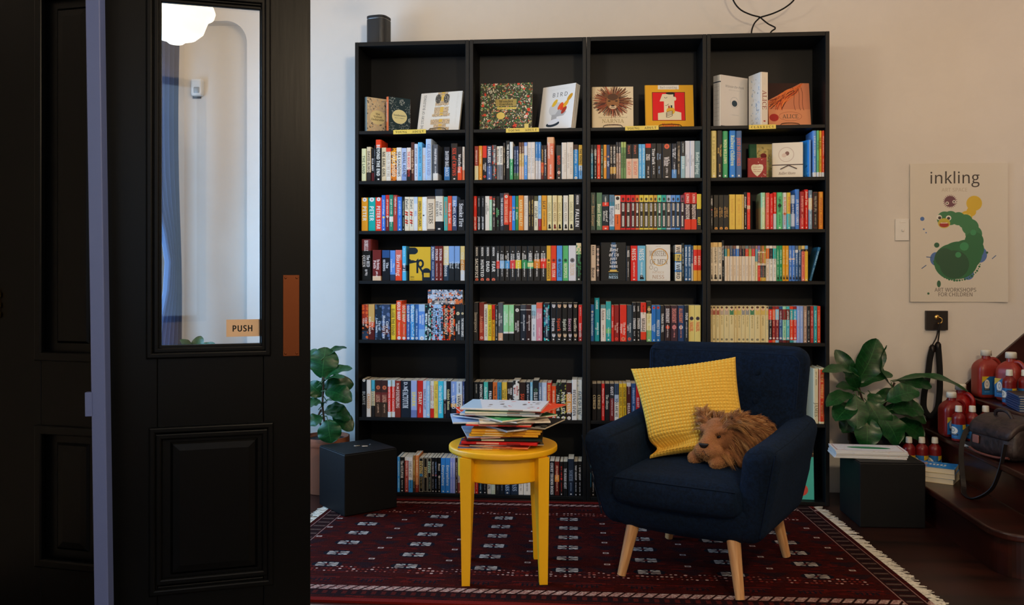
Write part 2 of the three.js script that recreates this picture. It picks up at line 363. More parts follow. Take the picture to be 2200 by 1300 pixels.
{ c: 1, r: 3, ox: 1005, oy: 390, k: 5.654, b: `
78-138,785,1f1f1e,f4f4f0,SACRIFICE,at:.36:.92 A:HIGSON dot:d86a50:.97
143-207,785,1f1f1e,f4f4f0,HUNTED,at:.36:.92 A:HIGSON dot:d86a50:.97
212-275,785,1f1f1e,f4f4f0,DEAD,at:.36:.82 A:HIGSON dot:d86a50:.97
279-345,785,1f1f1e,f4f4f0,FEAR,at:.36:.82 A:HIGSON dot:d86a50:.97
347-385,785,262422:.42:c83020:.65:262422,f4f4f0,STORMBREAKER,at:.2:.45 A:+
389-443,785,262422:.42:8ab0d0:.65:262422,f4f4f0,POINT BLANC,at:.2:.45 A:+
447-508,785,262422:.42:4a90c8:.65:262422,f4f4f0,SKELETON KEY,at:.2:.45 A:+
513-577,785,262422:.4:b83a3a:.65:262422,f4f4f0,EAGLE STRIKE,at:.2:.45 A:+
581-648,785,262422:.4:d8c040:.65:262422,f4f4f0,SCORPIA,at:.2:.42 A:+
653-720,785,262422:.4:2a7a4a:.65:262422,f4f4f0,ARK ANGEL,at:.2:.42 A:+
726-796,785,262422:.42:2a7a4a:.48:e0d890:.6:3a8a5a:.65:262422,f4f4f0,SNAKEHEAD,at:.2:.45 A:+
801-877,785,262422:.38:d08030:.64:262422,f4f4f0,CROCODILE TEARS,at:.2:.45 A:+
881-954,785,262422:.36:d83020:.64:262422,f4f4f0,SCORPIA RISING,at:.2:.45 A:+
958-1008,780,e0a830,2a2418,RAVENSGATE,at:.5:.95 dot:6a5018:.42
1013-1075,780,e0401f,fff0e4,EVIL STAR,at:.5:.9 dot:8a2010:.42
1083-1148,780,4a8ac8,142438,NIGHTRISE,at:.5:.9 dot:204a78:.42
1153-1220,780,4a9a60,e0e8c0,NECROPOLIS,at:.5:.92 dot:1f5a34:.42
1226-1314,778,c0c0c4,a8947a,OBLIVION,at:.5:.85 dot:5a5a5e:.42
1318-1378,748,c8b890:.3:1f2a20,3a8a5a,,sp:2f6a3a L` },
{ c: 1, r: 4, ox: 1005, oy: 600, k: 8.462, b: `
100-188,425,2a2826,a8a090,Insurgency,at:.2:.85 t
205-292,425,6a241a:.5:8a2c1c,c08060,Assassin,at:.35:.8 t dot:e0a090:.93
295-365,460,c8bfae,43352c,,L
367-434,468,e0c832,443c18,THIRTEEN TOM HOYLE,
437-491,470,d02a1c:.42:d8a028,2a2010,,
497-543,478,2a2e30,a8acac,,L
549-637,428,4a4c50:.8:c8a080,d0ccc4,by Any Other Name,at:.15:.75 t L
649-740,468,82bf8a:.75:e0e4e0:.8:1a1e1a,e8f0e8,THE LAST COUNTDOWN,at:.05:.7
742-838,468,82bf8a:.75:e0e4e0:.8:1a1e1a,e8f0e8,THE LAST COUNTDOWN,at:.05:.7
846-948,475,26201e,e0dcd8,DARK EVIL HUNTS,at:.3:.9 dot:d8d4cc:.14
952-1052,468,3a4048:.13:c0c8cc:.15:1c2430,f0f4f8,Afro Primitive 2,at:.2:.8 t L
1056-1150,468,3a2020:.13:c0b0a8:.15:2c1414,f4ece8,Afro Spectrum 3,at:.2:.8 t L
1152-1244,470,9ac0d0:.3:c8d0d8,24384a,JOSEPH KANON,at:.05:.5
1246-1352,430,d0604a:.15:b87888,fff4ee,Bite Little,at:.1:.6 t L
1382-1486,435,1a2836:.4:1f4a68:.6:1a2836,d8e8f0,,sp:2a9a98 L
1510-1604,432,1b1b1e,ececf0,Storm,at:.4:.75 t fc:b8b8bc L
1612-1708,432,1d1a19,e8502a,Spark,at:.4:.75 t fc:c09878 L
1716-1808,432,1b1b18,e8f0dc,Spirit,at:.4:.75 t fc:c8b090 L
1812-1900,432,1d1b1e,d8a8c0,Secret,at:.4:.75 t fc:a8a4ac L
1912-1994,432,1b1a18,e8dcc0,Sacrifice,at:.4:.75 t fc:b89878 L
2013-2080,470,c0251a:.7:7a1610,f8f0ec,Insecurable,at:.5:.9 t L` },
{ c: 1, r: 5, ox: 960, oy: 800, k: 4.482, b: `
258-308,95,141c22,c8ccd0,ILLUMINAE,at:.5:.95 t
310-350,95,15181c,e0e0dc,INSTINCT,at:.05:.5
354-396,95,3a9a90,f0fcf8,Albert's,at:.1:.55 t dot:d85030:.6
398-439,93,1a1e22,f0f0f0,FREAKLING,
441-485,97,b05a28,3a2010,,at:.1:.6
487-526,97,2a6a88,183848,,
528-578,97,d8b848,3a3018,LONGING WILDER,at:.1:.55
580-636,97,2a2422,f0f0ec,TIMES LIFE,at:.1:.4 dot:a82820:.6
638-697,80,c8c8c4:.5:8a8a88,9a3028,MASTER ROSA,at:.03:.5 sp:2a2a2a
700-758,97,2a1c1a,d84a28,SUE,at:.3:.55
760-799,97,1c2430,f0f4f8,,at:.05:.5
801-826,97,78b8d8:.5:e0b040,f0f8fc,,
828-884,80,1a2228,f0f4f4,ILLUM,at:.3:.6 dot:3a5a4a:.25
886-914,100,5a6a80,f0f4fa,,
916-962,100,b0c0d8,f8fcff,,
965-1005,103,b82a1c,e8c868,KATE LOGAN,at:.05:.5
1007-1050,135,e8501f,fff0e0,,dot:f0f0f0:.95
1052-1093,100,1d201f,f4f4ec,FALL FIVE,at:.25:.85 sp:4a6a4a dot:f0f0e8:.95
1096-1148,100,1c1f1c,f4f4e0,POWER SIX,at:.25:.85 sp:8a8a3a dot:f0f0e8:.95
1150-1203,103,3a1a16:.3:c88a40:.8:2a1a16,f8f4ec,RISE NINE,at:.25:.85 dot:f0f0e8:.95
1205-1253,72,d4d4d0,24242a,REVENGE SEVEN,at:.25:.9
1255-1301,75,b8c0c0,34404a,FATE OF TEN,at:.25:.9 sp:8a9aa4` },
{ c: 1, r: 6, ox: 960, oy: 800, k: 4.482, b: `
200-236,850,8a94a8,dddddd,,
240-268,850,e0e0e0,888888,,
270-301,850,c8281e,f8e8e0,,L
303-345,850,1a2a34,8ab0c0,,L
347-385,850,14181c,8a8a8a,,L
387-426,850,d8d4c8,2a2a2a,IN,at:.7:.9 
428-466,850,a8b098,f0f4e8,Old,at:.7:.9 t
468-510,850,222426,777777,,
512-550,850,1a2028,778899,,
552-612,850,1c3048,a8c0dc,GLASS,at:.5:.9 t L
618-688,850,1c2a3c,8a9ab0,GLASS,at:.5:.9 t
690-736,850,c8c4bc,6a6864,,L
740-806,850,d0ccc4,6a6864,,L
810-850,850,2a2c30,888888,,
855-890,850,3a2a28,aa8888,,
958-986,858,1a1c20,f0f0f0,COURT THORNS ROSES,at:.05:.98 t
990-1036,858,1a1c20,f0f0f0,COURT THORNS ROSES,at:.05:.98 t
1038-1082,862,5a1a14:.4:c87a38:.6:4a1412,e8c0a0,,dot:f0b060:.5
1089-1118,862,1c1416,c8302a,,dot:b82a20:.5 L
1120-1162,862,17191c,b0b4b8,THE HUMAN HEART,at:.2:.8
1167-1223,838,1a2636,6a7a90,NORTH,at:.3:.6 t L
1225-1260,860,141416,d0d0d0,,L
1262-1299,860,141416,d0d0d0,,L` },
{ c: 2, r: 1, ox: 1255, oy: 160, k: 5.415, b: `
72-105,820,2a3036:.25:2a6a88,d8e4ec,,L
114-147,820,2a2a2c:.15:6a6a68:.32:2a2a2c,dddddd,,L
150-189,820,c02a1c:.4:e8401c,f8d8b8,,L
192-223,820,1f3a2a,d8d8c0,,L
227-261,818,e0922a,fff8e8,Emilio,at:.4:.75 dot:a86a50:.35
263-299,820,2a3a58,f4f8fc,Zafir,at:.4:.72 dot:c89878:.35
301-332,820,2a2420:.65:b08a40:.85:3a2a20,f0ece0,BEN KELLY'S SECRET,at:.05:.55
335-370,820,2a2420:.65:b08a40:.85:3a2a20,f0ece0,BEN KELLY'S SECRET,at:.05:.55
373-398,787,3a3a3c:.3:8a7060,e4dcd0,,
401-428,787,3a3a3c:.3:8a7060,e4dcd0,,
430-458,785,8a9a58:.15:5a7848,20301c,THE DOOR BACK,
460-488,785,8a9a58:.15:5a7848,20301c,THE DOOR BACK,
490-558,812,1a1618:.42:c8a890,b05a48,McCARTHY,at:.5:.9 A:Heart
560-631,812,1a1618:.42:c8a890,b05a48,McCARTHY,at:.5:.9 A:Heart
633-671,812,5aa4d0,e8f4fc,,L
673-711,812,5aa4d0,e8f4fc,,L
714-779,805,c02a1a:.12:1d1a1c,f4f0ee,Night GAME,at:.18:.6 L
781-839,803,1a191c,f8f8f8,True Dark,at:.15:.6 t
841-906,803,1a1c22,9ac0f0,True Rover,at:.15:.6 t
910-1016,805,1c1a1c,e4e0e0,White,at:.38:.65 t dot:d85a3a:.08 L
1022-1077,805,1c2230:.75:4a78a8,f0f4fa,The edge of the West,at:.05:.5
1079-1126,780,1f1e20,c8b090,,t
1128-1174,780,2a2c30:.4:7a98a0,d8e8e8,STEELED,at:.4:.75
1177-1231,773,c4c8d0,70747c,The Thousandth,at:.3:.75 t
1234-1285,773,c4c8d0,70747c,The Thousandth,at:.3:.75 t
1288-1352,773,4a6870,c8dcdc,Rebel Spring,at:.3:.9 t` },
{ c: 2, r: 2, ox: 1255, oy: 390, k: 5.652, b: `
74-138,135,3a4a42,9a8060,Beast Keeper,at:.35:.9 t
150-218,135,4a6a50,d0d0b0,Beast Keeper,at:.3:.9 t
221-300,160,2a3a40:.22:c83020:.33:15202a:.88:d8402a,f0ece0,Angel of Ravens,at:.36:.85 t L
307-368,163,4a6a80:.2:2a6a80:.32:b0b8c0:.9:2a6a88,3a4a58,Mageflight,at:.36:.85 t
372-440,168,f08030:.02:e8e0d0:.55:f06a28,1c1c1c,ROCK WAR,at:.15:.52 dot:222222:.09
442-504,165,CH c01818,,MAXIMUM,
506-566,165,CH c01818,,MAXIMUM,
568-619,165,CH b81818,,CLASS A,
621-669,165,CH e87030,,THE KILLING,
671-721,165,CH d8c040,,DARK SUN,
723-786,165,CH c8b850,,DIVINE,
789-838,165,CH d0b040,,MAN VS BEAST,
840-889,165,CH b08a38,,THE FALL,
891-940,165,CH 6ab880,,MAD DOGS,
942-996,165,CH 1a8a80,,SLEEPWALKER,
998-1056,165,CH a8bcd8,,GENERAL,
1058-1111,165,CH 5a88c8,,BRIGANDS,
1113-1166,165,CH 3a80c0,,BLACK FRIDAY,
1171-1219,165,CH 6a3040,,RECRUIT,
1221-1296,135,a8201c:.3:2a1418:.72:d8381c,fff4ec,INQUISITOR,at:.32:.72 A:LINES
1298-1369,135,a8201c:.3:2a1418:.72:d8381c,fff4ec,INQUISITOR,at:.32:.72 A:LINES
1371-1424,153,d0b838:.42:1a1a18,e8d048,RIOT,at:.6:.92` },
{ c: 2, r: 3, ox: 1255, oy: 390, k: 5.652, b: `
70-142,770,c8b8a8,1c1816,Bone,at:.6:.95 t A:BAKER
147-188,780,2a2220,e0d8d0,,dot:d8c0b0:.1 dot:d0a898:.25 dot:d8c0b0:.4 dot:c8a898:.55 dot:d8b8a8:.7
FACE rest,195-512
514-557,782,2a2624,f8f4ec,NESS,at:.05:.4
565-648,780,d02018,fff4ec,NESS,at:.08:.42 L
650-746,780,5a98b0,f4fafc,NESS,at:.08:.42 fig:14181c
FACE monsters,748-1052
1108-1184,770,d8c8b0:.22:3a70a8:.25:d0b860:.45:3a70a8:.48:b8ccd8:.7:3a70a8:.75:d8d0b8,26303a,WE THE WEIRD,at:.05:.95
1186-1216,750,1c2422,b8c0b8,,
1221-1259,770,20466a,e8f0f4,WINTERS BULLET,at:.05:.6 dot:e8e8e8:.95
1262-1300,770,20466a,e8f0f4,WINTERS BULLET,at:.05:.6 dot:e8e8e8:.95
1303-1325,780,2a4a78:.5:d0d4d8,e8eef4,,
1328-1372,778,c89a30:.12:c8281c:.7:d8a030,fff4e0,REMIX,at:.1:.75
1375-1422,778,c89a30:.12:c8281c:.7:d8a030,fff4e0,REMIX,at:.1:.75` },
{ c: 2, r: 4, ox: 1255, oy: 600, k: 8.148, b: `
98-172,445,1f4f88,d8e8f4,The Sky is everywhere,at:.25:.85 t dot:e8e0d8:.2
181-268,330,17808a,f4fcfc,ASKING FOR IT,at:.5:.92 A:LOUISE
291-379,450,4a7878:.1:c8c0b4,5a4a40,Anna,at:.05:.5 t L
383-471,392,2a8a88:.68:5a9a60:.8:1a8080,f4fcfa,SHOULD BE COUPLED,at:.05:.6 L
479-520,457,b8281c,fff4ee,Amelia,at:.35:.7 t
524-609,455,7a1a18,ecd4c4,The Noble Book,at:.4:.85 t dot:d84030:.93
627-742,450,d8301c,fff0e4,The Ruby Slipper,at:.4:.9 t dot:e88060:.93
749-837,455,33424e,f4f8fa,Northern Lights,at:.4:.85 t dot:d85040:.93
844-916,410,1b1b1c,f4f4f4,STRANDED,at:.4:.68 A:Lewis L
918-988,410,1b1b1c,f4f4f4,STRANDED,at:.4:.68 A:Lewis L
990-1085,410,d02a18:.25:e8d8c8:.75:e0401f:.95:1c1816,241c18,MIRAGE,at:.4:.75
1092-1182,392,2a2a20:.3:d8d8b0:.72:6a9a68,a89848,,dot:d8a898:.2 L
1186-1256,457,1f5fa0,f0f6fc,INTERNAL FLIGHT,at:.4:.85 dot:c83828:.07 L
1259-1336,457,1f5fa0,f0f6fc,PREDICT GOLD,at:.4:.85 dot:c83828:.07 L
1340-1404,465,2a2624,f8f8f4,TEAGLE TRAIL,at:.18:.78
1412-1514,462,2c1c1e,f4f0f0,DIVERGENT,at:.08:.48 dot:d8401c:.6
1518-1638,462,3a2630,e08a80,INSURGENT,at:.08:.48 dot:b87078:.6
1643-1752,462,1c3358,f08a58,ALLEGIANT,at:.08:.48 dot:b8c0c8:.6 
1760-1828,462,22282e,f4f4f0,FOUR,at:.2:.4 dot:5a5054:.62
1830-1936,458,d8c878,b03a2c,FANGIRL,at:.45:.72 dot:3a3440:.36
1939-2042,458,d8c878,b03a2c,FANGIRL,at:.45:.72 dot:3a3440:.36` },
{ c: 2, r: 5, ox: 1255, oy: 780, k: 4.194, b: `
73-112,187,1c1816,c8b890,CURSED,at:.2:.8 t
116-154,187,1f1a17,b8a070,CURSED,at:.2:.8 t
157-184,187,a8201c,f8e4dc,,
189-229,187,14161a,b8bcb0,The Always,at:.3:.7 t
231-271,187,2a2a30:.4:5a1a1c,e0e0e4,GUST,at:.05:.35
274-313,187,2a3a50:.3:8a98a8:.5:c8c4b8,1f2a38,YOU ARE ME,at:.4:.9
315-346,187,d8b430,2a2418,EXTREME SLEEPS,at:.1:.6
348-381,187,d8b430,2a2418,EXTREME SLEEPS,at:.1:.6
384-422,180,c8c4bc:.1:4a1c1c:.9:c8c4bc,e8d8d0,DREAM,at:.5:.88
425-466,187,2a4a78,c8d8ec,,t
468-502,190,c02020,fff0ec,SILENT,at:.3:.7
505-545,187,2a3040,c8c8c8,,` },
{ c: 2, r: 6, ox: 1255, oy: 780, k: 4.194, b: `
37-59,880,c8c8c4:.04:2a88b8:.75:2a2a2c,d8ecf4,,at:.1:.6
64-98,885,101113,d8d8d8,,L` },
{ c: 3, r: 1, ox: 1515, oy: 140, k: 5.0, b: `
64-123,705,c8bc78,8a7c48,,t L h
126-188,703,2a2824,c8a050,The Jungle Book,at:.2:.65 t L h
190-247,708,3a8a58,e8e0b0,WIND WILLOWS,at:.18:.7 t L h
262-330,703,2a70b8,c8d0a8,Railway Children,at:.1:.75 t L h
333-396,705,3f5a80,e06a48,JUST SO STORIES,at:.15:.75 t L h
FACE green,485-735
FACE ballet,738-1030
1158-1199,703,5a88c8:.9:c8ccd0,dce8f4,,
1201-1225,703,5a9a60:.9:c8ccd0,24402a,THE SECRET,at:.05:.6
1227-1256,703,d8b038:.9:c8ccd0,3a3018,THE SECRET,at:.05:.5
1258-1286,703,d0452a:.9:c8ccd0,f0d8c0,,` },
{ c: 3, r: 2, ox: 1515, oy: 390, k: 5.651, b: `
66-97,170,1c1a1a,f0f0ee,HOBBIT,at:.03:.35 dot:b82a20:.42
106-164,165,26231d,b88a48,LORD of the RINGS,at:.25:.75 t dot:c88a38:.97
166-225,165,26231d,b88a48,LORD of the RINGS,at:.25:.75 t dot:c88a38:.97
227-289,165,26231d,b88a48,LORD of the RINGS,at:.25:.75 t dot:c88a38:.97
294-366,158,d8b44a,b0883a,,
373-450,158,d8b44a,b0883a,,
452-471,158,d0b060,9a7a38,,
474-509,130,1a1a1c,f0f0f0,Alexander,at:.05:.5 L
512-549,135,d8301c:.35:f0c8a0:.45:d8301c,e89078,,
682-735,135,8ab890:.4:a8b888,e8f0e0,,L h
738-785,137,d85a40,f0b8a8,,L h
787-826,150,c8201c,f0a898,,L h
828-868,133,c82a1c:.58:b8c4d0,f4e0d8,,L h
871-940,133,4aa068,183a24,,dot:1c2a20:.36 L h
942-995,135,c8ccc8:.58:9ab0c8,a85a48,,dot:b85a38:.58 L h
997-1038,135,e0b838:.58:4aa098,a85a38,,L h
1040-1094,165,98b0d0:.25:2a4a80:.55:b8c4dc:.92:2a4a70,e8eef8,,h
1096-1147,95,3a68a8,f0f4fa,AN AFRICAN FAMILY,at:.25:.9 t h
1151-1208,125,8a2420:.7:a8302a,d8a090,,L h
1210-1256,97,c02018,f8ece0,Peter Pan,at:.05:.4 t L h
1258-1303,107,5a7080:.2:d0c090:.5:6a8090,c8d4dc,,h
1306-1374,125,26201c,8a8070,,fr:6a2a20 h
1380-1437,125,c88a28:.5:c07a20,8a3a20,,fr:a83a20 h` },
{ c: 3, r: 3, ox: 1515, oy: 390, k: 5.651, b: `
67-95,742,d8b878:.12:d8ccb4,4a4438,,fig:2a2620
97-157,740,d8b878:.12:d8ccb4,4a4438,,fig:2a2620
160-203,740,d8b878:.12:d8ccb4,4a4438,,fig:2a2620
205-231,715,1a1c1c,e8ecec,Two Steps Behind,at:.02:.6
238-268,780,6a5a50:.09:2a7a80:.3:d4c4ac,8a7a68,,sm
270-301,780,6a5a50:.09:d8a030:.3:d4c4ac,8a7a68,,sm
303-335,780,5a5a58:.09:3a4a60:.3:d4c4ac,8a7a68,,sm
337-377,780,6a4a40:.09:2a4a80:.3:d4c4ac,8a7a68,,sm
379-413,780,c8c0b0:.09:3a70b0:.3:d4c4ac,8a7a68,,sm
415-448,780,5a4a40:.09:4a2a3a:.3:d4c4ac,8a7a68,,sm
450-488,780,6a5a48:.09:1c1c1c:.3:d4c4ac,8a7a68,,sm
490-528,780,5a6a68:.09:c83a20:.3:d4c4ac,8a7a68,,sm
530-566,780,6a5a50:.09:8a9a48:.3:d4c4ac,8a7a68,,sm
568-607,780,5a4a48:.09:c02820:.3:d4c4ac,8a7a68,,sm
610-638,780,8a6a5a:.1:4a90a8:.45:d8d0a0,8a8458,,
640-670,780,6a5a8a:.17:d8c8a0:.21:7a4a3a:.5:d8d0c0:.56:c03020,f0d8c0,,
672-693,780,7a6a3a:.17:d8c8a0:.21:8a7a30:.5:d8d0c0:.56:3a4a5a:.9:c8a848,d8c8a0,,
695-715,780,c07030:.17:d8c8a0:.21:b05a28:.5:d8d0c0:.56:5a3a30:.9:c8a848,d8c8a0,,
717-739,780,5a7a3a:.17:d8c8a0:.21:a89038:.5:d8d0c0:.56:22343a:.9:c8a848,d8c8a0,,
742-782,780,c8c0b0:.08:f07828:.37:e8dcc8,8a7058,,L
785-824,780,c8c0b0:.08:2a1f28:.37:e0dccc,6a6458,,L
827-866,780,a89888:.08:2aa090:.37:e0dccc,6a6458,,L
869-901,780,1f7a48,e0f0e4,,fig:142a1c
903-938,780,1f7a48,e0f0e4,,fig:142a1c
940-973,780,c89020:.06:e0a020:.36:b07818:.38:e0a020,f4e4c0,,fig:2a2010
975-1016,780,c89020:.06:e0a020:.36:b07818:.38:e0a020,f4e4c0,,fig:2a2010
1019-1056,780,3f6aa8:.36:c8b0a0:.4:3f6aa8,e8ecf4,,fig:182840
1058-1092,780,3f6aa8:.36:c8b0a0:.4:3f6aa8,e8ecf4,,fig:182840
1095-1131,780,4a5a70:.12:d8dce0:.2:2f5a90,dfe6f0,,fig:101820
1134-1169,780,8a7a40:.12:1f3a58,dfe6f0,,fig:101820
1172-1210,780,d8b868:.1:2a2a24:.16:e07860,8a2a20,,L
1212-1249,780,5a8ab8:.1:2a2a24:.16:e0b838,a87a20,,L
1268-1296,790,1f5a80:.1:1c4a68,a8d0e0,,lean:-15` },
{ c: 3, r: 4, ox: 1515, oy: 620, k: 8, b: `
92-121,300,PH a87868,8a7a4a,,
123-186,300,PH 8a4a3a,8a7a4a,,
188-249,300,PH 8a4a3a,8a7a4a,,
251-327,300,PH 9a8a7a,8a7a4a,,
329-411,300,PH 9a8a7a,8a7a4a,,
413-499,300,PH 3a6a4a,8a7a4a,,
501-547,300,PH b89848,8a7a4a,,
549-627,298,PH a89a50,8a7a4a,,
629-691,300,PH 7a7a78,8a7a4a,,
693-764,300,PH 7a7a78,8a7a4a,,
766-852,300,PH 3a6a4a,8a7a4a,,
854-947,298,PH b8a058,8a7a4a,,
949-1044,298,PH b8a058,8a7a4a,,
1046-1091,300,PH b8a058,8a7a4a,,
1095-1153,310,22262a:.08:e0301c:.37:1a1c1e:.93:c02018,c8c0b8,,dot:e8e8e8:.88
1155-1211,310,7a1c1a:.08:e87850:.37:7a1818:.93:e07848,e8c0b0,,dot:e8e8e8:.88
1213-1270,310,7a1c1a:.08:8ac8e0:.37:6a1818:.93:8ab8d0,e8c0b0,,dot:e8e8e8:.88
1272-1333,310,224a80:.08:5a1a1c:.37:224a80:.93:4a2028,b8d0e8,,dot:e8e8e8:.88
1335-1394,310,8ac0a0:.08:7a2222:.37:8ab898:.93:5a2020,3a5a48,,dot:e8e8e8:.88
1396-1456,310,3a9aa0:.08:5a2018:.37:3a90a0:.93:4a2018,c8e8ec,,dot:e8e8e8:.88
1458-1519,310,e0401f:.08:2a8a8a:.37:e8451f:.93:2a7a80,ffd8c8,,dot:e8e8e8:.88
1521-1578,310,7a1c1a:.08:3a98b8:.37:b03028:.93:98b8c8,f0c8c0,,dot:e8e8e8:.88
1580-1632,305,8aa4d8,c8d4f0,,
1634-1687,305,8aa4d8,c8d4f0,,
1694-1752,305,8a7060,c8b8a8,,L
1755-1808,305,201e1c,8a8884,,L
1812-1867,305,8a2a28,d8a8a0,,
1870-1926,305,1f7f80,a8d8d8,,L
1932-1988,305,b8381f,f0c0a0,,L` },
{ c: 3, r: 5, ox: 1700, oy: 770, k: 4.06, b: `
196-242,90,c8c0a0,6a6450,JAMES,at:.6:.9 t
245-297,85,d8cca8:.03:b83a20:.96:d8cca8,f0c878,,fr:d8cca8` },
];
// ---------------------------------------------------------------- how a book is printed and bound
const atlases = [];
let sheet = null;
function cell(w, h) {           // room for a print on a shared sheet; returns its drawing context corner and uv rectangle
  const S = 2048;
  if (sheet && sheet.x + w > S) { sheet.x = 0; sheet.y += sheet.rowH + 2; sheet.rowH = 0; }
  if (!sheet || sheet.y + h > S) {
    const [c, ctx] = canvas(S, S), tex = canvasTexture(c);
    ctx.fillStyle = '#888'; ctx.fillRect(0, 0, S, S);
    sheet = { ctx, x: 0, y: 0, rowH: 0, mat: new THREE.MeshPhysicalMaterial({ map: tex, roughness: 0.42, specularIntensity: 0.55 }) };
    atlases.push(sheet);
  }
  const { x, y, ctx, mat } = sheet; sheet.x += w + 2; sheet.rowH = Math.max(sheet.rowH, h);
  return { ctx, x, y, w, h, mat, uv: (u, v) => [(x + 0.5 + u * (w - 1)) / S, 1 - (y + 0.5 + (1 - v) * (h - 1)) / S] };
}
const hx = (s) => '#' + s;
function bandsOf(spec) { const p = spec.split(':'), out = []; let from = 0; for (let i = 0; i < p.length; i += 2) { const to = i + 1 < p.length ? +p[i + 1] : 1; out.push([p[i], from, to]); from = to; } return out; }
function fitText(ctx, text, font, color, cx, cy, len, thick) {   // a line of lettering along +x, centred, len long and at most thick high
  ctx.save(); ctx.translate(cx, cy); ctx.fillStyle = color; ctx.textAlign = 'center'; ctx.textBaseline = 'middle';
  ctx.font = font.replace('$', Math.round(thick));
  const m = ctx.measureText(text).width || 1, sx = Math.min(1.05, len / m);
  ctx.scale(sx, 1); ctx.fillText(text, 0, thick * 0.04); ctx.restore();
}
function scribble(ctx, color, x0, x1, y, t) {   // lettering too small to read
  ctx.fillStyle = color;
  for (let x = x0; x < x1;) { const w = rr(1.2, 2.6); if (rnd() > 0.14) ctx.fillRect(x, y - t / 2 + rr(0, t * 0.25), w, t * rr(0.6, 0.9)); x += w + rr(0.8, 1.8); }
}
function drawSpine(ctx, w, h, spec) {
  const { bands, fg, title, ex } = spec;
  ctx.save(); ctx.beginPath(); ctx.rect(0, 0, w, h); ctx.clip();
  if (spec.kind === 'CH') {
    const c = hx(spec.base);
    ctx.fillStyle = '#141214'; ctx.fillRect(0, 0, w, h); ctx.fillStyle = c; ctx.fillRect(0, 0, w, h * 0.2); ctx.fillRect(0, h * 0.945, w, h * 0.05);
    ctx.fillStyle = 'rgba(20,16,16,.75)'; ctx.beginPath(); ctx.ellipse(w / 2, h * 0.12, w * 0.22, h * 0.045, 0, 0, 7); ctx.fill();
    ctx.fillStyle = c; for (let y = h * 0.24; y < h * 0.93; y += h * 0.033) { ctx.fillRect(0, y, w * 0.16, h * 0.017); ctx.fillRect(w * 0.84, y + h * 0.012, w * 0.16, h * 0.017); }
    ctx.fillStyle = '#141214'; ctx.fillRect(w * 0.2, h * 0.5, w * 0.6, h * 0.1);
    ctx.rotate(Math.PI / 2); ctx.translate(0, -w);
    ctx.fillStyle = '#d8d4cc'; ctx.fillRect(h * 0.24, w * 0.3, h * rr(0.2, 0.28), w * 0.4); ctx.fillRect(h * 0.6, w * 0.32, h * 0.3, w * 0.36);
    fitText(ctx, title, 'bold $px sans-serif', '#17120f', h * 0.35, w / 2, h * 0.19, w * 0.4);
    fitText(ctx, 'MUCHAMORE', 'bold $px sans-serif', '#4a4440', h * 0.75, w / 2, h * 0.27, w * 0.3);
    ctx.restore(); return;
  }
  if (spec.kind === 'PH') {
    ctx.fillStyle = '#c9ba88'; ctx.fillRect(0, 0, w, h); ctx.fillStyle = '#c8b888'; ctx.fillRect(0, 0, w, h * 0.25);
    ctx.fillStyle = hx(spec.base); ctx.fillRect(w * 0.12, h * 0.11, w * 0.76, h * 0.135);
    ctx.fillStyle = '#d8b498'; ctx.beginPath(); ctx.ellipse(w / 2, h * 0.09, w * 0.22, h * 0.05, 0, 0, 7); ctx.fill();
    ctx.fillStyle = '#4a3426'; ctx.beginPath(); ctx.ellipse(w / 2, h * 0.045, w * 0.26, h * 0.03, 0, 0, 7); ctx.fill();
    ctx.fillStyle = '#8a7a50'; ctx.fillRect(0, h * 0.25, w, 1.5);
    if (w > 26) { ctx.fillStyle = '#2a261c'; ctx.fillRect(w * 0.32, h * 0.9, w * 0.36, h * 0.045); ctx.fillStyle = '#d8d0a8'; ctx.fillRect(w * 0.44, h * 0.912, w * 0.14, h * 0.02); }
    ctx.rotate(Math.PI / 2); ctx.translate(0, -w); scribble(ctx, '#7a6c44', h * 0.28, h * rr(0.5, 0.66), w * 0.5, w * 0.3); ctx.restore(); return;
  }
  for (const [c, a, b] of bands) { ctx.fillStyle = hx(c); ctx.fillRect(0, a * h, w, (b - a) * h + 1); }
  const one = (k) => ex.filter((e) => e.startsWith(k + ':')).map((e) => e.split(':').slice(1));
  for (const [c] of one('sp')) { ctx.fillStyle = hx(c); for (let i = 0; i < 26; i++) { const s = rr(0.06, 0.22) * w, side = rnd(); ctx.beginPath(); ctx.ellipse(side < 0.5 ? rr(0, 0.25) * w : rr(0.72, 1) * w, rnd() * h, s, s * rr(0.5, 1.6), rnd() * 3, 0, 7); ctx.fill(); } }
  for (const [c] of one('fc')) for (const y of [0.07, 0.84]) {
    ctx.fillStyle = hx(c); ctx.beginPath(); ctx.ellipse(w * 0.55, h * y, w * 0.3, h * 0.065, 0, 0, 7); ctx.fill();
    ctx.fillStyle = '#1a1614'; for (const [u, v] of [[0.45, -0.012], [0.66, -0.012], [0.55, 0.03]]) { ctx.beginPath(); ctx.ellipse(w * u, h * (y + v), w * 0.08, h * 0.007, 0, 0, 7); ctx.fill(); }
    ctx.beginPath(); ctx.ellipse(w * 0.5, h * (y - 0.05), w * 0.36, h * 0.022, 0.2, 0, 7); ctx.fill();
  }
  for (const [c, y] of one('dot')) { ctx.fillStyle = hx(c); const s = Math.min(w * 0.3, h * 0.07); ctx.beginPath(); ctx.ellipse(w / 2, +y * h, s, s * 1.05, 0, 0, 7); ctx.fill(); ctx.fillStyle = 'rgba(40,20,20,.45)'; ctx.beginPath(); ctx.ellipse(w / 2, +y * h, s * 0.45, s * 0.5, 0, 0, 7); ctx.fill(); }
  for (const [c] of one('fig')) { ctx.fillStyle = hx(c); ctx.beginPath(); ctx.ellipse(w * 0.5, h * 0.87, w * 0.2, h * 0.04, 0, 0, 7); ctx.fill(); ctx.fillRect(w * 0.28, h * 0.9, w * 0.5, h * 0.055); }
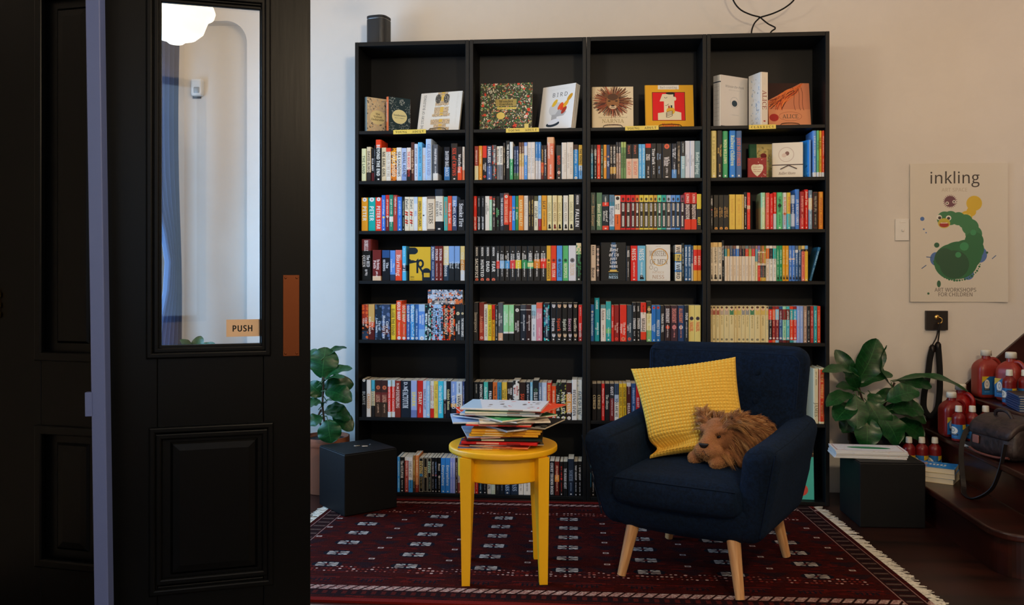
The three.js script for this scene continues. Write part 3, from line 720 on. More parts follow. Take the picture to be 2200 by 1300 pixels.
  for (const [c] of one('lf')) { ctx.fillStyle = hx(c); for (const y of [0.46, 0.53, 0.7, 0.77]) { ctx.beginPath(); ctx.ellipse(w * 0.42, h * y, w * 0.36, h * 0.024, 0.5, 0, 7); ctx.fill(); } }
  for (const [c] of one('fr')) { ctx.strokeStyle = hx(c); ctx.lineWidth = Math.max(1.5, w * 0.07); ctx.strokeRect(w * 0.12, h * 0.02, w * 0.76, h * 0.95); }
  if (ex.includes('L')) { ctx.fillStyle = 'rgba(240,236,228,.9)'; ctx.fillRect(w * 0.36, h * 0.94, w * 0.28, h * 0.035); }
  const rng = one('at')[0] ?? [0.12, 0.88], a = +rng[0] * h, b = +rng[1] * h, serif = ex.includes('t');
  ctx.save(); ctx.rotate(Math.PI / 2); ctx.translate(0, -w);
  const font = serif ? 'bold $px serif' : 'bold $px sans-serif';
  if (title) {
    const long = title.length * w * 0.45 > (b - a) * 1.5 && title.includes(' ');
    if (long) {   // two lines
      const ws = title.split(' '), cut = Math.ceil(ws.length / 2);
      fitText(ctx, ws.slice(0, cut).join(' '), font, hx(fg), (a + b) / 2, w * 0.33, (b - a) * 0.96, w * 0.4); fitText(ctx, ws.slice(cut).join(' '), font, hx(fg), (a + b) / 2, w * 0.72, (b - a) * 0.96, w * 0.4);
    } else fitText(ctx, title, font, hx(fg), (a + b) / 2, w / 2, b - a, w * 0.78);
    if (a > h * 0.3 && !one('A').length && !ex.some((e) => /^(dot|fc|sp)/.test(e))) scribble(ctx, hx(fg), h * 0.06, Math.min(a - 6, h * 0.3), w / 2, w * 0.26);
    if (b < h * 0.7) scribble(ctx, hx(fg), b + h * 0.05, h * 0.88, w / 2, w * 0.26);
  } else if (ex.includes('sm')) { scribble(ctx, hx(fg), h * 0.1, h * 0.27, w * 0.5, w * 0.4); scribble(ctx, hx(fg), h * 0.55, h * 0.86, w * 0.5, w * 0.3); }
  else { scribble(ctx, hx(fg), a, a + (b - a) * 0.55, w / 2, w * 0.5); scribble(ctx, hx(fg), a + (b - a) * 0.64, b, w / 2, w * 0.3); }
  for (const [t] of one('A')) fitText(ctx, t, font, hx(fg), h * 0.16, w / 2, h * 0.26, w * 0.5);
  ctx.restore(); ctx.restore();
}
// cover: spine and two boards bent round the pages. Spine at z = 0 facing +z, front board towards +x, base at y = 0
function coverGeometry(t, h, d, c, round, spineUV, frontUV, plainUV) {
  const e = Math.min(t * 0.25, round ? 0.005 : 0.0018), s = new THREE.Shape(), b = round ? 0.0026 : 0.0009, x = t / 2;
  s.moveTo(-x, d); s.lineTo(-x, e); s.lineTo(-x + e, round ? -0.0015 : 0); s.lineTo(x - e, round ? -0.0015 : 0); s.lineTo(x, e); s.lineTo(x, d); s.lineTo(x - b, d); s.lineTo(x - b, b + 0.001); s.lineTo(-x + b, b + 0.001); s.lineTo(-x + b, d); s.closePath();
  const g = new THREE.ExtrudeGeometry(s, { depth: h, bevelEnabled: false }).rotateX(-Math.PI / 2);   // (x, z', y): shape's y becomes -z
  const p = g.attributes.position, n = g.attributes.normal, uv = g.attributes.uv;
  for (let i = 0; i < p.count; i++) {
    const X = p.getX(i), Y = p.getY(i), Z = p.getZ(i), nx = n.getX(i), nz = n.getZ(i);
    let q;
    if (nz > 0.3 && Z > -e - 1e-4) q = spineUV((X + x) / t, Y / h);
    else if (nx > 0.9 && X > x - 1e-5 && frontUV) q = frontUV((-Z) / d, Y / h);
    else q = plainUV(0.5, Y / h);
    uv.setXY(i, q[0], q[1]);
  }
  g.clearGroups();
  return g;
}
const pageLines = (() => { const [c, x] = canvas(64, 64); x.fillStyle = '#ddd4be'; x.fillRect(0, 0, 64, 64); for (let i = 0; i < 64; i += 2) { x.fillStyle = ['#cfc5ac', '#e4dcc8', '#d6ccb6'][i % 3]; x.fillRect(i, 0, 1, 64); } return canvasTexture(c, [1, 1]); })();
M.page = std('#ffffff', 0.9, { map: pageLines });
function pageBlock(t, h, d, round) { const b = round ? 0.0027 : 0.001, ov = round ? 0.004 : 0.0006; return new THREE.BoxGeometry(t - 2 * b, h - 2 * ov, d - 0.004).translate(0, h / 2, -(d - 0.004) / 2 - b - 0.0012); }

const ORD = ['first', 'second', 'third', 'fourth', 'fifth', 'sixth', 'seventh', 'eighth', 'ninth', 'tenth', 'eleventh', 'twelfth', 'thirteenth', 'fourteenth', 'fifteenth', 'sixteenth', 'seventeenth', 'eighteenth', 'nineteenth', 'twentieth', 'twenty-first', 'twenty-second', 'twenty-third', 'twenty-fourth', 'twenty-fifth', 'twenty-sixth', 'twenty-seventh', 'twenty-eighth', 'twenty-ninth', 'thirtieth', 'thirty-first', 'thirty-second', 'thirty-third', 'thirty-fourth', 'thirty-fifth'];
const shelfWord = ['top', 'second', 'third', 'fourth', 'fifth', 'sixth', 'bottom'];
function colourName(hex) {
  const c = new THREE.Color(hx(hex)), q = { h: 0, s: 0, l: 0 }; c.getHSL(q, THREE.SRGBColorSpace);
  const { h, s, l } = q, d = h * 360;
  if (l < 0.17) return 'black';
  if (s < 0.12 || (l > 0.84 && s < 0.4)) return l > 0.72 ? 'white' : l > 0.5 ? 'pale grey' : l > 0.3 ? 'grey' : 'charcoal';
  const tone = l > 0.66 ? 'pale ' : l < 0.32 ? 'dark ' : '';
  if (d < 14 || d > 345) return l > 0.6 ? 'pink' : tone + 'red';
  if (d < 32) return s > 0.55 ? (l < 0.4 ? 'brown' : 'orange') : l > 0.6 ? 'beige' : 'brown';
  if (d < 62) return s > 0.5 ? (l < 0.35 ? 'dark gold' : 'yellow') : l > 0.6 ? 'cream' : 'olive';
  if (d < 160) return tone + 'green';
  if (d < 196) return tone + 'teal';
  if (d < 255) return tone + 'blue';
  return tone + (l < 0.5 ? 'purple' : 'mauve');
}
// ---------------------------------------------------------------- fill the shelves
const FACE = {};                  // where the books stand that show their fronts: filled while reading the rows
const stackTop = {};
for (const row of ROWS) {
  const zs = CASE.zf - 0.012, y0 = CASE.y[row.r], cx0 = CASE.x0 + CASE.w * row.c + CASE.t + 0.002, cx1 = CASE.x0 + CASE.w * (row.c + 1) - CASE.t - 0.002;
  const list = row.b.trim().split('\n').map((line) => {
    if (line.startsWith('FACE')) { const [, name, span] = line.match(/^FACE (\w+),(.*)$/), [a, b] = span.split('-').map(Number); return { face: name, a: onZ(row.ox + a / row.k, 600, zs).x, b: onZ(row.ox + b / row.k, 600, zs).x }; }
    const [span, top, col, fg, title, extra = ''] = line.split(','), [a, b] = span.split('-').map(Number), ex = extra.split(' ').filter(Boolean);
    const P = onZ(row.ox + a / row.k, row.oy + +top / row.k, zs), Q = onZ(row.ox + b / row.k, row.oy + +top / row.k, zs);
    const kind = /^(CH|PH) /.test(col) ? col.slice(0, 2) : null, base = kind ? col.slice(3) : null;
    return { a: P.x, b: Q.x, h: P.y - y0, kind, base, bands: kind ? null : bandsOf(col), fg: fg || 'dddddd', title, ex };
  });
  list.forEach((q, i) => {
    q.a = Math.max(q.a, cx0); q.b = Math.min(q.b, cx1);
    if (i && q.a < list[i - 1].b + 0.0004) { const m = (q.a + list[i - 1].b) / 2; list[i - 1].b = m - 0.0002; q.a = m + 0.0002; }
  });
  list.forEach((q, i) => {
    if (q.face) { FACE[q.face] = q; return; }
    const t = Math.max(q.b - q.a, 0.004), h = q.h, hard = q.ex.includes('h') || h > 0.215, d = hard ? 0.15 : 0.128;
    const dom = q.kind === 'CH' ? q.base : q.kind === 'PH' ? 'c9ba88' : [...q.bands].sort((A, B) => B[2] - B[1] - A[2] + A[1])[0][0];
    const ch = 300, cw = Math.max(14, Math.round((t / h) * ch)), k = cell(cw + 6, ch);
    k.ctx.save(); k.ctx.translate(k.x + 6, k.y); drawSpine(k.ctx, cw, ch, q); k.ctx.restore();
    const stripe = q.kind ? [[q.kind === 'CH' ? '141214' : 'c9ba88', 0, 1]] : q.bands;
    for (const [c, u0, u1] of stripe) { k.ctx.fillStyle = hx(c); k.ctx.fillRect(k.x, k.y + u0 * ch, 5, (u1 - u0) * ch + 1); }
    const spine = (u, v) => k.uv((6.5 + u * (cw - 1)) / (cw + 6), v), plain = (u, v) => k.uv(2.5 / (cw + 6), v);
    const name = hard ? 'hardback_book' : t > 0.021 ? 'paperback_book' : 'slim_paperback';
    const label = `${t > 0.03 ? 'thick ' : ''}${colourName(dom)} ${hard ? 'hardback' : t > 0.021 ? 'paperback' : 'slim paperback'}, ${ORD[i]} from left on ${shelfWord[row.r]} shelf, ${caseWord[row.c]}`;
    const g = thing(name, label, 'book', [(q.a + q.b) / 2, y0 + 0.0004, zs - rr(0, 0.007)], 0, `books on the ${shelfWord[row.r]} shelf, ${caseWord[row.c]}`);
    const lean = q.ex.find((e) => e.startsWith('lean:')); if (lean) { const a = THREE.MathUtils.degToRad(+lean.slice(5)); g.rotation.z = a; g.position.y += Math.abs(Math.sin(a)) * t / 2; }
    part('cover', coverGeometry(t, h, d, k, hard, spine, null, plain), k.mat, g);
    part('page_block', pageBlock(t, h, d, hard), M.page, g);
  });
  stackTop[`${row.c}${row.r}`] = list;
}
// ---------------------------------------------------------------- books that show their fronts
const R = THREE.MathUtils.degToRad;
function printed(w, h, px, draw) {  // a cover print w x h metres, px pixels high
  const ch = px, cw = Math.round((w / h) * px), k = cell(cw, ch);
  k.ctx.save(); k.ctx.translate(k.x, k.y); k.ctx.beginPath(); k.ctx.rect(0, 0, cw, ch); k.ctx.clip(); draw(k.ctx, cw, ch); k.ctx.restore();
  return k;
}
const flat = (c) => (x, w, h) => { x.fillStyle = c; x.fillRect(0, 0, w, h); };
const txt = (x, s, font, color, cx, cy, len, size) => fitText(x, s, font, color, cx, cy, len, size);
function displayBook(name, label, o) {   // o: w h t pos yaw lean draw spine(draw) back group spineOut
  const { w, h, t, pos, yaw = 0, lean = 0, draw, spine = '#888', hard = true } = o;
  const kc = printed(w, h, o.px ?? 340, draw), ks = printed(t, h, 300, typeof spine === 'string' ? flat(spine) : spine), kp = printed(0.02, h, 60, flat(o.back ?? (typeof spine === 'string' ? spine : '#ccc')));
  // one material sheet per book: cover and spine may lie on different sheets, so the cover board print is a part of its own
  const g = thing(name, label, 'book', pos, 0, o.group);
  g.rotation.order = 'YXZ'; g.rotation.y = R(yaw); g.rotation.x = -R(lean); g.position.y += (t / 2) * Math.sin(R(lean)) + 0.0004;
  const turn = (q) => (o.spineOut ? q : q.rotateY(-Math.PI / 2).translate(-w / 2, 0, 0));
  const body = part('cover', turn(coverGeometry(t, h, w, ks, hard, (u, v) => ks.uv(u, v), null, (u, v) => ks.uv(0.02, v))), ks.mat, g);
  part('page_block', turn(pageBlock(t, h, w, hard)), M.page, g);
  const pr = new THREE.BoxGeometry(w - 0.003, h, 0.0006); // the printed board
  const p = pr.attributes.position, uv = pr.attributes.uv;
  for (let i = 0; i < p.count; i++) { const q = kc.uv(p.getX(i) / (w - 0.003) + 0.5, p.getY(i) / h + 0.5); uv.setXY(i, q[0], q[1]); }
  if (o.spineOut) pr.rotateY(-Math.PI / 2).translate(-t / 2 - 0.0003, h / 2, -w / 2 - 0.001); else pr.translate(0.001, h / 2, t / 2 + 0.0003);
  part('cover_print', pr, kc.mat, body);
  return g;
}
function easel(pos, yaw, lean, t, w, label) {
  const g = thing('book_easel', label, 'easel', [pos[0], pos[1] + 0.0025, pos[2]], R(yaw), 'wire easels on the top shelf');
  const f = (t / 2) * Math.cos(R(lean)) + 0.0045, b = -(t / 2) - 0.006, a = Math.tan(R(lean));
  part('lip', tube([[-w / 2, 0.004, f], [-w / 2 + 0.004, 0.014, f + 0.001], [w / 2 - 0.004, 0.014, f + 0.001], [w / 2, 0.004, f]], 0.0016, 20, 6), M.blackMetal, g);
  part('prop', tube([[0, 0, b - 0.075], [0, 0.05, b - 0.045 - 0.05 * a], [0, 0.11, b - 0.006 - 0.11 * a]], 0.002, 12, 6), M.blackMetal, g);
}
const topY = CASE.y[0];
const place = (px, z) => [onZ(px, 270, z).x, topY, z];
// --- top shelf, leftmost bookcase
displayBook('hardback_book', 'small hardback with beige shell pattern and oval title, top shelf, pale blue spine', { w: 0.135, h: 0.19, t: 0.022, pos: place(809, 0.19), yaw: 44, spine: (x, w, h) => { flat('#7fa8cc')(x, w, h); x.rotate(Math.PI / 2); x.translate(0, -w); scribble(x, '#e0ecf4', h * 0.2, h * 0.8, w / 2, w * 0.4); }, draw: (x, w, h) => {
  flat('#a89c84')(x, w, h); for (let i = 0; i < 160; i++) { x.fillStyle = ['#c4b898', '#8a8478', '#5a5650', '#b8a078'][i % 4]; x.beginPath(); x.ellipse(rnd() * w, rnd() * h, rr(4, 13), rr(3, 9), rnd() * 3, 0, 7); x.fill(); }
  x.fillStyle = '#ccc494'; x.beginPath(); x.ellipse(w / 2, h * 0.55, w * 0.36, h * 0.2, 0, 0, 7); x.fill(); txt(x, 'The', 'bold $px serif', '#3a3424', w / 2, h * 0.45, w * 0.3, 26); txt(x, 'Velvet', 'bold $px serif', '#3a3424', w / 2, h * 0.53, w * 0.5, 28); txt(x, 'Endurable', 'bold $px serif', '#3a3424', w / 2, h * 0.61, w * 0.6, 28); } });
displayBook('hardback_book', 'small dark teal hardback with lacy white circles and orange spine, top shelf', { w: 0.135, h: 0.19, t: 0.022, pos: place(856, 0.19), yaw: 40, spine: (x, w, h) => { flat('#e87848')(x, w, h); x.rotate(Math.PI / 2); x.translate(0, -w); scribble(x, '#fff0e0', h * 0.15, h * 0.7, w / 2, w * 0.5); }, draw: (x, w, h) => {
  flat('#12303a')(x, w, h); for (const [u, v, s] of [[0.15, 0.08, 0.2], [0.6, 0.12, 0.12], [0.95, 0.3, 0.22], [0.1, 0.9, 0.28], [0.7, 0.85, 0.24], [0.3, 0.35, 0.2], [0.98, 0.62, 0.1]]) for (let k = 0; k < 60; k++) { const a = rnd() * 6.3, q = Math.sqrt(rnd()) * s * w; x.fillStyle = '#b8c0c0'; x.fillRect(u * w + q * Math.cos(a), v * h + q * Math.sin(a), 5, 3); }
  x.fillStyle = '#d0cc9c'; x.beginPath(); x.ellipse(w / 2, h * 0.54, w * 0.34, h * 0.2, 0, 0, 7); x.fill(); txt(x, 'Tenderness', 'bold $px serif', '#3a4440', w / 2, h * 0.5, w * 0.56, 24); scribble(x, '#5a6058', w * 0.28, w * 0.72, h * 0.58, 8); } });
{
  const pos = place(941, 0.21);
  displayBook('picture_book', 'large white picture book about buildings with a tower drawing, leaning on top shelf', { w: 0.245, h: 0.228, t: 0.014, pos, yaw: -14, lean: 15, spine: '#b8b4a8', px: 420, draw: (x, w, h) => {
    flat('#d6d2c8')(x, w, h); x.save(); x.translate(w * 0.1, h * 0.5); x.rotate(-Math.PI / 2); txt(x, 'THE STORY OF BUILDINGS', '$px sans-serif', '#2c2c2c', 0, 0, h * 0.9, h * 0.09); x.restore();
    x.save(); x.translate(w * 0.9, h * 0.45); x.rotate(Math.PI / 2); txt(x, 'PATRICK DILLON   STEPHEN BIESTY', '$px sans-serif', '#b0aca0', 0, 0, h * 0.8, h * 0.06); x.restore();
    const tiers = [[0.24, 0.0, 0.07], [0.32, 0.07, 0.34], [0.34, 0.38, 0.62], [0.42, 0.55, 0.62], [0.46, 0.69, 0.82], [0.3, 0.82, 0.9], [0.46, 0.9, 1]];
    for (const [tw, a, b] of tiers) { x.fillStyle = '#b09878'; x.fillRect(w * (0.53 - tw / 2), h * a, w * tw, h * (b - a)); x.fillStyle = '#5a4c3a'; for (let i = 0; i < tw * 60; i++) for (let j = 0; j < (b - a) * 26; j++) if (rnd() > 0.35) x.fillRect(w * (0.53 - tw / 2) + i * w / 60 + 2, h * a + j * h / 26 + 2, w / 110, h / 55); x.fillStyle = '#e0d4bc'; x.fillRect(w * (0.53 - tw / 2), h * a, w * tw, 3); x.fillStyle = '#c8a24a'; x.fillRect(w * 0.5, h * a, w * 0.08, h * (b - a) * 0.6); }
    x.fillStyle = '#4a4640'; for (const u of [0.43, 0.63]) { x.beginPath(); x.ellipse(w * u, h * 0.17, w * 0.07, h * 0.12, 0, 0, 7); x.fill(); } x.fillStyle = '#c0b49c'; for (let i = 0; i < 40; i++) x.fillRect(w * rr(0.37, 0.69), h * rr(0.08, 0.3), 4, 8); } });
  easel(pos, -14, 15, 0.014, 0.1, 'black wire easel holding the white buildings book');
}
// --- top shelf, second bookcase
{
  const pos = place(1086, 0.215);
  displayBook('picture_book', 'square picture book covered in dense jungle flowers, leaning on top shelf', { w: 0.282, h: 0.264, t: 0.014, pos, yaw: -2, lean: 10, spine: '#2a3020', px: 420, draw: (x, w, h) => {
    flat('#3a3a2a')(x, w, h); const cs = ['#1f5a2c', '#2f7a3c', '#d8d2bc', '#4a5a34', '#d0402a', '#e8e4d8', '#14281c', '#b8a860', '#3a7a3a', '#e4e0d0'];
    for (let i = 0; i < 1500; i++) { x.fillStyle = cs[Math.floor(rnd() * cs.length)]; x.beginPath(); x.ellipse(rnd() * w, rnd() * h, rr(2, 12), rr(1, 4), rnd() * 3.1, 0, 7); x.fill(); }
    for (let i = 0; i < 26; i++) { const a = rnd() * 6.3, u = 0.5 + 0.45 * Math.cos(a), v = 0.45 + 0.5 * Math.sin(a); x.fillStyle = ['#d0402a', '#e0583a', '#e8d8c8'][i % 3]; x.beginPath(); x.ellipse(u * w, v * h, rr(8, 18), rr(7, 15), rnd() * 3, 0, 7); x.fill(); x.fillStyle = '#8a1a14'; x.beginPath(); x.arc(u * w, v * h, 4, 0, 7); x.fill(); }
    x.fillStyle = '#8a7a42'; x.fillRect(w * 0.3, h * 0.34, w * 0.4, h * 0.15); txt(x, 'Wonder', 'bold $px serif', '#1c1a10', w / 2, h * 0.385, w * 0.34, h * 0.07); txt(x, 'Garden', 'bold $px serif', '#1c1a10', w / 2, h * 0.445, w * 0.34, h * 0.07);
    x.fillStyle = '#c8b45a'; x.fillRect(w * 0.33, h * 0.51, w * 0.37, h * 0.045); scribble(x, '#5a4a1c', w * 0.35, w * 0.68, h * 0.532, 7); x.fillStyle = '#c0ac58'; x.beginPath(); x.ellipse(w * 0.4, h * 0.69, w * 0.08, h * 0.075, 0, 0, 7); x.fill(); x.fillStyle = '#c8b86a'; x.fillRect(w * 0.86, h * 0.87, w * 0.08, h * 0.1); } });
  easel(pos, -2, 10, 0.014, 0.12, 'black wire easel holding the jungle flower picture book');
  const bird = (x, w, h) => {
    flat('#dad8d2')(x, w, h); scribble(x, '#b8b6b0', w * 0.25, w * 0.8, h * 0.09, 8); txt(x, 'B I R D', '$px sans-serif', '#3a3a3a', w * 0.55, h * 0.21, w * 0.7, h * 0.13);
    x.fillStyle = '#a8a6a2'; x.beginPath(); x.ellipse(w * 0.5, h * 0.55, w * 0.24, h * 0.16, 0, 0, 7); x.fill(); x.fillStyle = '#8e8c8a'; x.beginPath(); x.moveTo(w * 0.6, h * 0.5); x.lineTo(w * 0.8, h * 0.62); x.lineTo(w * 0.72, h * 0.7); x.lineTo(w * 0.42, h * 0.72); x.closePath(); x.fill(); x.fillRect(w * 0.36, h * 0.66, w * 0.16, h * 0.14);
    x.fillStyle = '#1c2a34'; x.beginPath(); x.ellipse(w * 0.42, h * 0.87, w * 0.2, h * 0.06, -0.1, 0, 7); x.fill(); x.fillStyle = '#e8e8ec'; x.beginPath(); x.ellipse(w * 0.44, h * 0.82, w * 0.18, h * 0.055, -0.2, 0, 7); x.fill();
    for (const [u, v, c] of [[0.6, 0.48, '#d8501c'], [0.68, 0.5, '#c83a1c'], [0.76, 0.44, '#e0a02a'], [0.42, 0.4, '#e0b030'], [0.86, 0.3, '#a8781c'], [0.72, 0.58, '#8a2a18']]) { x.fillStyle = c; x.beginPath(); x.ellipse(u * w, v * h, w * 0.11, h * 0.045, -0.9, 0, 7); x.fill(); } };
  const bp = place(1192, 0.225);
  displayBook('picture_book', 'white picture book with grey head and orange birds, front one of its leaning set', { w: 0.215, h: 0.246, t: 0.009, pos: bp, yaw: -33, lean: 11, spine: '#cfcdc8', draw: bird });
  for (let k = 1; k < 3; k++) displayBook('picture_book', k === 1 ? 'white picture book leaning directly behind the grey head and birds one' : 'rearmost white picture book behind the grey head and birds ones', { w: 0.215, h: 0.246 - k * 0.003, t: 0.009, pos: [bp[0] + k * 0.0085, topY, bp[2] - k * 0.0125], yaw: -33, lean: 11, spine: '#cfcdc8', draw: bird });
  
}
// --- top shelf, third bookcase
{
  let pos = place(1316, 0.215);
  displayBook('hardback_book', 'cream hardback with a large lion head on its cover, standing on top shelf', { w: 0.216, h: 0.222, t: 0.04, pos, yaw: 2, lean: 5, spine: '#b8a888', draw: (x, w, h) => {
    flat('#cfc0a0')(x, w, h);
    for (let i = 0; i < 520; i++) { const a = rnd() * 6.283, q = rr(0.1, 0.4 + 0.06 * rnd()); x.strokeStyle = ['#3a1a12', '#5a2a18', '#8a3a20', '#2a1612', '#6a4426'][i % 5]; x.lineWidth = rr(2, 5); x.beginPath(); x.moveTo(w * (0.5 + q * 0.55 * Math.cos(a)), h * (0.35 + q * 0.45 * Math.sin(a))); x.lineTo(w * (0.5 + (q + 0.1) * Math.cos(a)), h * (0.36 + (q + 0.08) * 0.78 * Math.sin(a))); x.stroke(); }
    x.fillStyle = '#7a5230'; x.beginPath(); x.ellipse(w * 0.5, h * 0.36, w * 0.16, h * 0.18, 0, 0, 7); x.fill(); x.fillStyle = '#4a3020'; x.beginPath(); x.ellipse(w * 0.5, h * 0.25, w * 0.13, h * 0.08, 0, 0, 7); x.fill();
    for (const u of [-0.16, 0.16]) { x.fillStyle = '#5a3a24'; x.beginPath(); x.arc(w * (0.5 + u), h * 0.21, w * 0.045, 0, 7); x.fill(); x.fillStyle = '#1a120c'; x.beginPath(); x.ellipse(w * (0.5 + u * 0.55), h * 0.345, w * 0.035, h * 0.014, 0, 0, 7); x.fill(); }
    x.fillStyle = '#b8a488'; x.beginPath(); x.ellipse(w * 0.5, h * 0.49, w * 0.09, h * 0.05, 0, 0, 7); x.fill(); x.fillStyle = '#241812'; x.beginPath(); x.ellipse(w * 0.5, h * 0.455, w * 0.045, h * 0.02, 0, 0, 7); x.fill(); x.fillRect(w * 0.45, h * 0.495, w * 0.1, 3);
    txt(x, 'The Complete Chronicles of', '$px serif', '#7a6c50', w / 2, h * 0.735, w * 0.84, h * 0.05); txt(x, 'NARNIA', 'bold $px serif', '#8a7a54', w / 2, h * 0.825, w * 0.74, h * 0.12); txt(x, '• C.S. LEWIS •', 'bold $px serif', '#8a5040', w / 2, h * 0.915, w * 0.44, h * 0.05); } });
  easel(pos, 2, 5, 0.04, 0.1, 'black wire easel in front of the lion head book');
  pos = place(1439, 0.215);
  displayBook('picture_book', 'orange yellow picture book with red square and man profile, top shelf', { w: 0.252, h: 0.234, t: 0.012, pos, yaw: 4, lean: 8, spine: '#a87a18', draw: (x, w, h) => {
    flat('#d29a1e')(x, w, h); x.fillStyle = '#e6e2d4'; x.fillRect(w * 0.26, h * 0.0, w * 0.44, h * 0.1); txt(x, 'Bad counting', '$px serif', '#5a4a38', w * 0.48, h * 0.052, w * 0.36, h * 0.075);
    x.fillStyle = '#1a1412'; x.fillRect(w * 0.135, h * 0.165, w * 0.69, h * 0.66); x.fillStyle = '#c8141a'; x.fillRect(w * 0.145, h * 0.173, w * 0.67, h * 0.644);
    x.fillStyle = '#ddd2b0'; x.beginPath(); x.moveTo(w * 0.35, h * 0.21); x.lineTo(w * 0.6, h * 0.2); x.lineTo(w * 0.6, h * 0.6); x.lineTo(w * 0.74, h * 0.64); x.lineTo(w * 0.74, h * 0.81); x.lineTo(w * 0.25, h * 0.81); x.lineTo(w * 0.25, h * 0.65); x.lineTo(w * 0.38, h * 0.63); x.lineTo(w * 0.38, h * 0.38); x.lineTo(w * 0.29, h * 0.38); x.closePath(); x.fill(); x.beginPath(); x.ellipse(w * 0.615, h * 0.32, w * 0.025, h * 0.045, 0, 0, 7); x.fill();
    x.fillStyle = '#1c1614'; x.beginPath(); x.ellipse(w * 0.52, h * 0.195, w * 0.1, h * 0.025, 0, 0, 7); x.fill(); x.fillRect(w * 0.58, h * 0.19, w * 0.03, h * 0.08);
    x.strokeStyle = '#2a201a'; x.lineWidth = 3; x.beginPath(); x.arc(w * 0.42, h * 0.27, w * 0.03, 0.2, 2.9); x.stroke(); x.beginPath(); x.arc(w * 0.42, h * 0.41, w * 0.06, 0.4, 1.8); x.stroke();
    x.fillStyle = '#c89c2c'; x.beginPath(); x.ellipse(w * 0.52, h * 0.6, w * 0.09, h * 0.085, 0, 0, 7); x.fill(); x.fillStyle = '#26303a'; x.fillRect(w * 0.52, h * 0.47, w * 0.035, h * 0.06); x.fillStyle = '#8a2018'; x.fillRect(w * 0.47, h * 0.48, w * 0.03, h * 0.055); x.fillStyle = '#ddd2b0'; for (let i = 0; i < 4; i++) { x.beginPath(); x.ellipse(w * 0.49, h * (0.63 + i * 0.03), w * 0.07, h * 0.02, -0.3, 0, 7); x.fill(); x.stroke(); }
    txt(x, 'Numbers', 'italic bold $px serif', '#b01c1c', w * 0.5, h * 0.925, w * 0.36, h * 0.11); } });
  easel(pos, 4, 8, 0.012, 0.12, 'black wire easel holding the orange yellow picture book');
}
// --- top shelf, rightmost bookcase
displayBook('hardback_book', 'thick pale grey boxed hardback turned aside, leftmost on the top shelf of rightmost bookcase', { w: 0.195, h: 0.272, t: 0.056, pos: [onZ(1569, 270, 0.16).x, topY, 0.165], yaw: 36, spine: (x, w, h) => { flat('#c9c9c6')(x, w, h); x.fillStyle = '#20303c'; x.fillRect(0, h * 0.12, w, h * 0.02); for (let i = 0; i < 9; i++) scribble(x, '#8a8c90', w * 0.2, w * 0.8, h * (0.22 + i * 0.08), 4); }, draw: (x, w, h) => {
  flat('#cdcbc6')(x, w, h); txt(x, 'Winnie-the-Pooh', 'italic $px serif', '#6a6a6c', w * 0.5, h * 0.2, w * 0.7, h * 0.06); scribble(x, '#9a9a9a', w * 0.28, w * 0.72, h * 0.27, 6); x.strokeStyle = '#8a8c90'; x.lineWidth = 2; x.beginPath(); x.ellipse(w * 0.5, h * 0.5, w * 0.15, h * 0.1, 0, 0, 7); x.stroke(); x.fillStyle = '#2c3c48'; x.beginPath(); x.ellipse(w * 0.5, h * 0.52, w * 0.1, h * 0.06, 0, 0, 7); x.fill(); scribble(x, '#9a9a9a', w * 0.35, w * 0.65, h * 0.74, 6); x.fillStyle = '#24343f'; x.fillRect(0, h * 0.965, w, h * 0.012); } });
displayBook('hardback_book', 'tall cream hardback with dark red capital lettering down its spine, top shelf', { w: 0.115, h: 0.275, t: 0.045, spineOut: true, pos: [onZ(1642, 270, 0.26).x, topY, 0.266], yaw: 21, back: '#c4c2bc', spine: (x, w, h) => { flat('#dcd6c8')(x, w, h); x.rotate(Math.PI / 2); x.translate(0, -w); txt(x, 'ALICE', '$px serif', '#6a2420', h * 0.52, w / 2, h * 0.38, w * 0.72); x.fillStyle = '#8a2a24'; x.fillRect(h * 0.9, w * 0.4, 7, 12); scribble(x, '#c0bab0', h * 0.1, h * 0.24, w / 2, w * 0.4); }, draw: (x, w, h) => { flat('#c6c6c2')(x, w, h); for (let i = 0; i < 40; i++) { x.fillStyle = ['#8a98a8', '#a8a498', '#7a8490'][i % 3]; x.beginPath(); x.ellipse(rr(0.2, 0.9) * w, rr(0.1, 0.95) * h, rr(2, 9), rr(3, 12), rnd() * 3, 0, 7); x.fill(); } } });
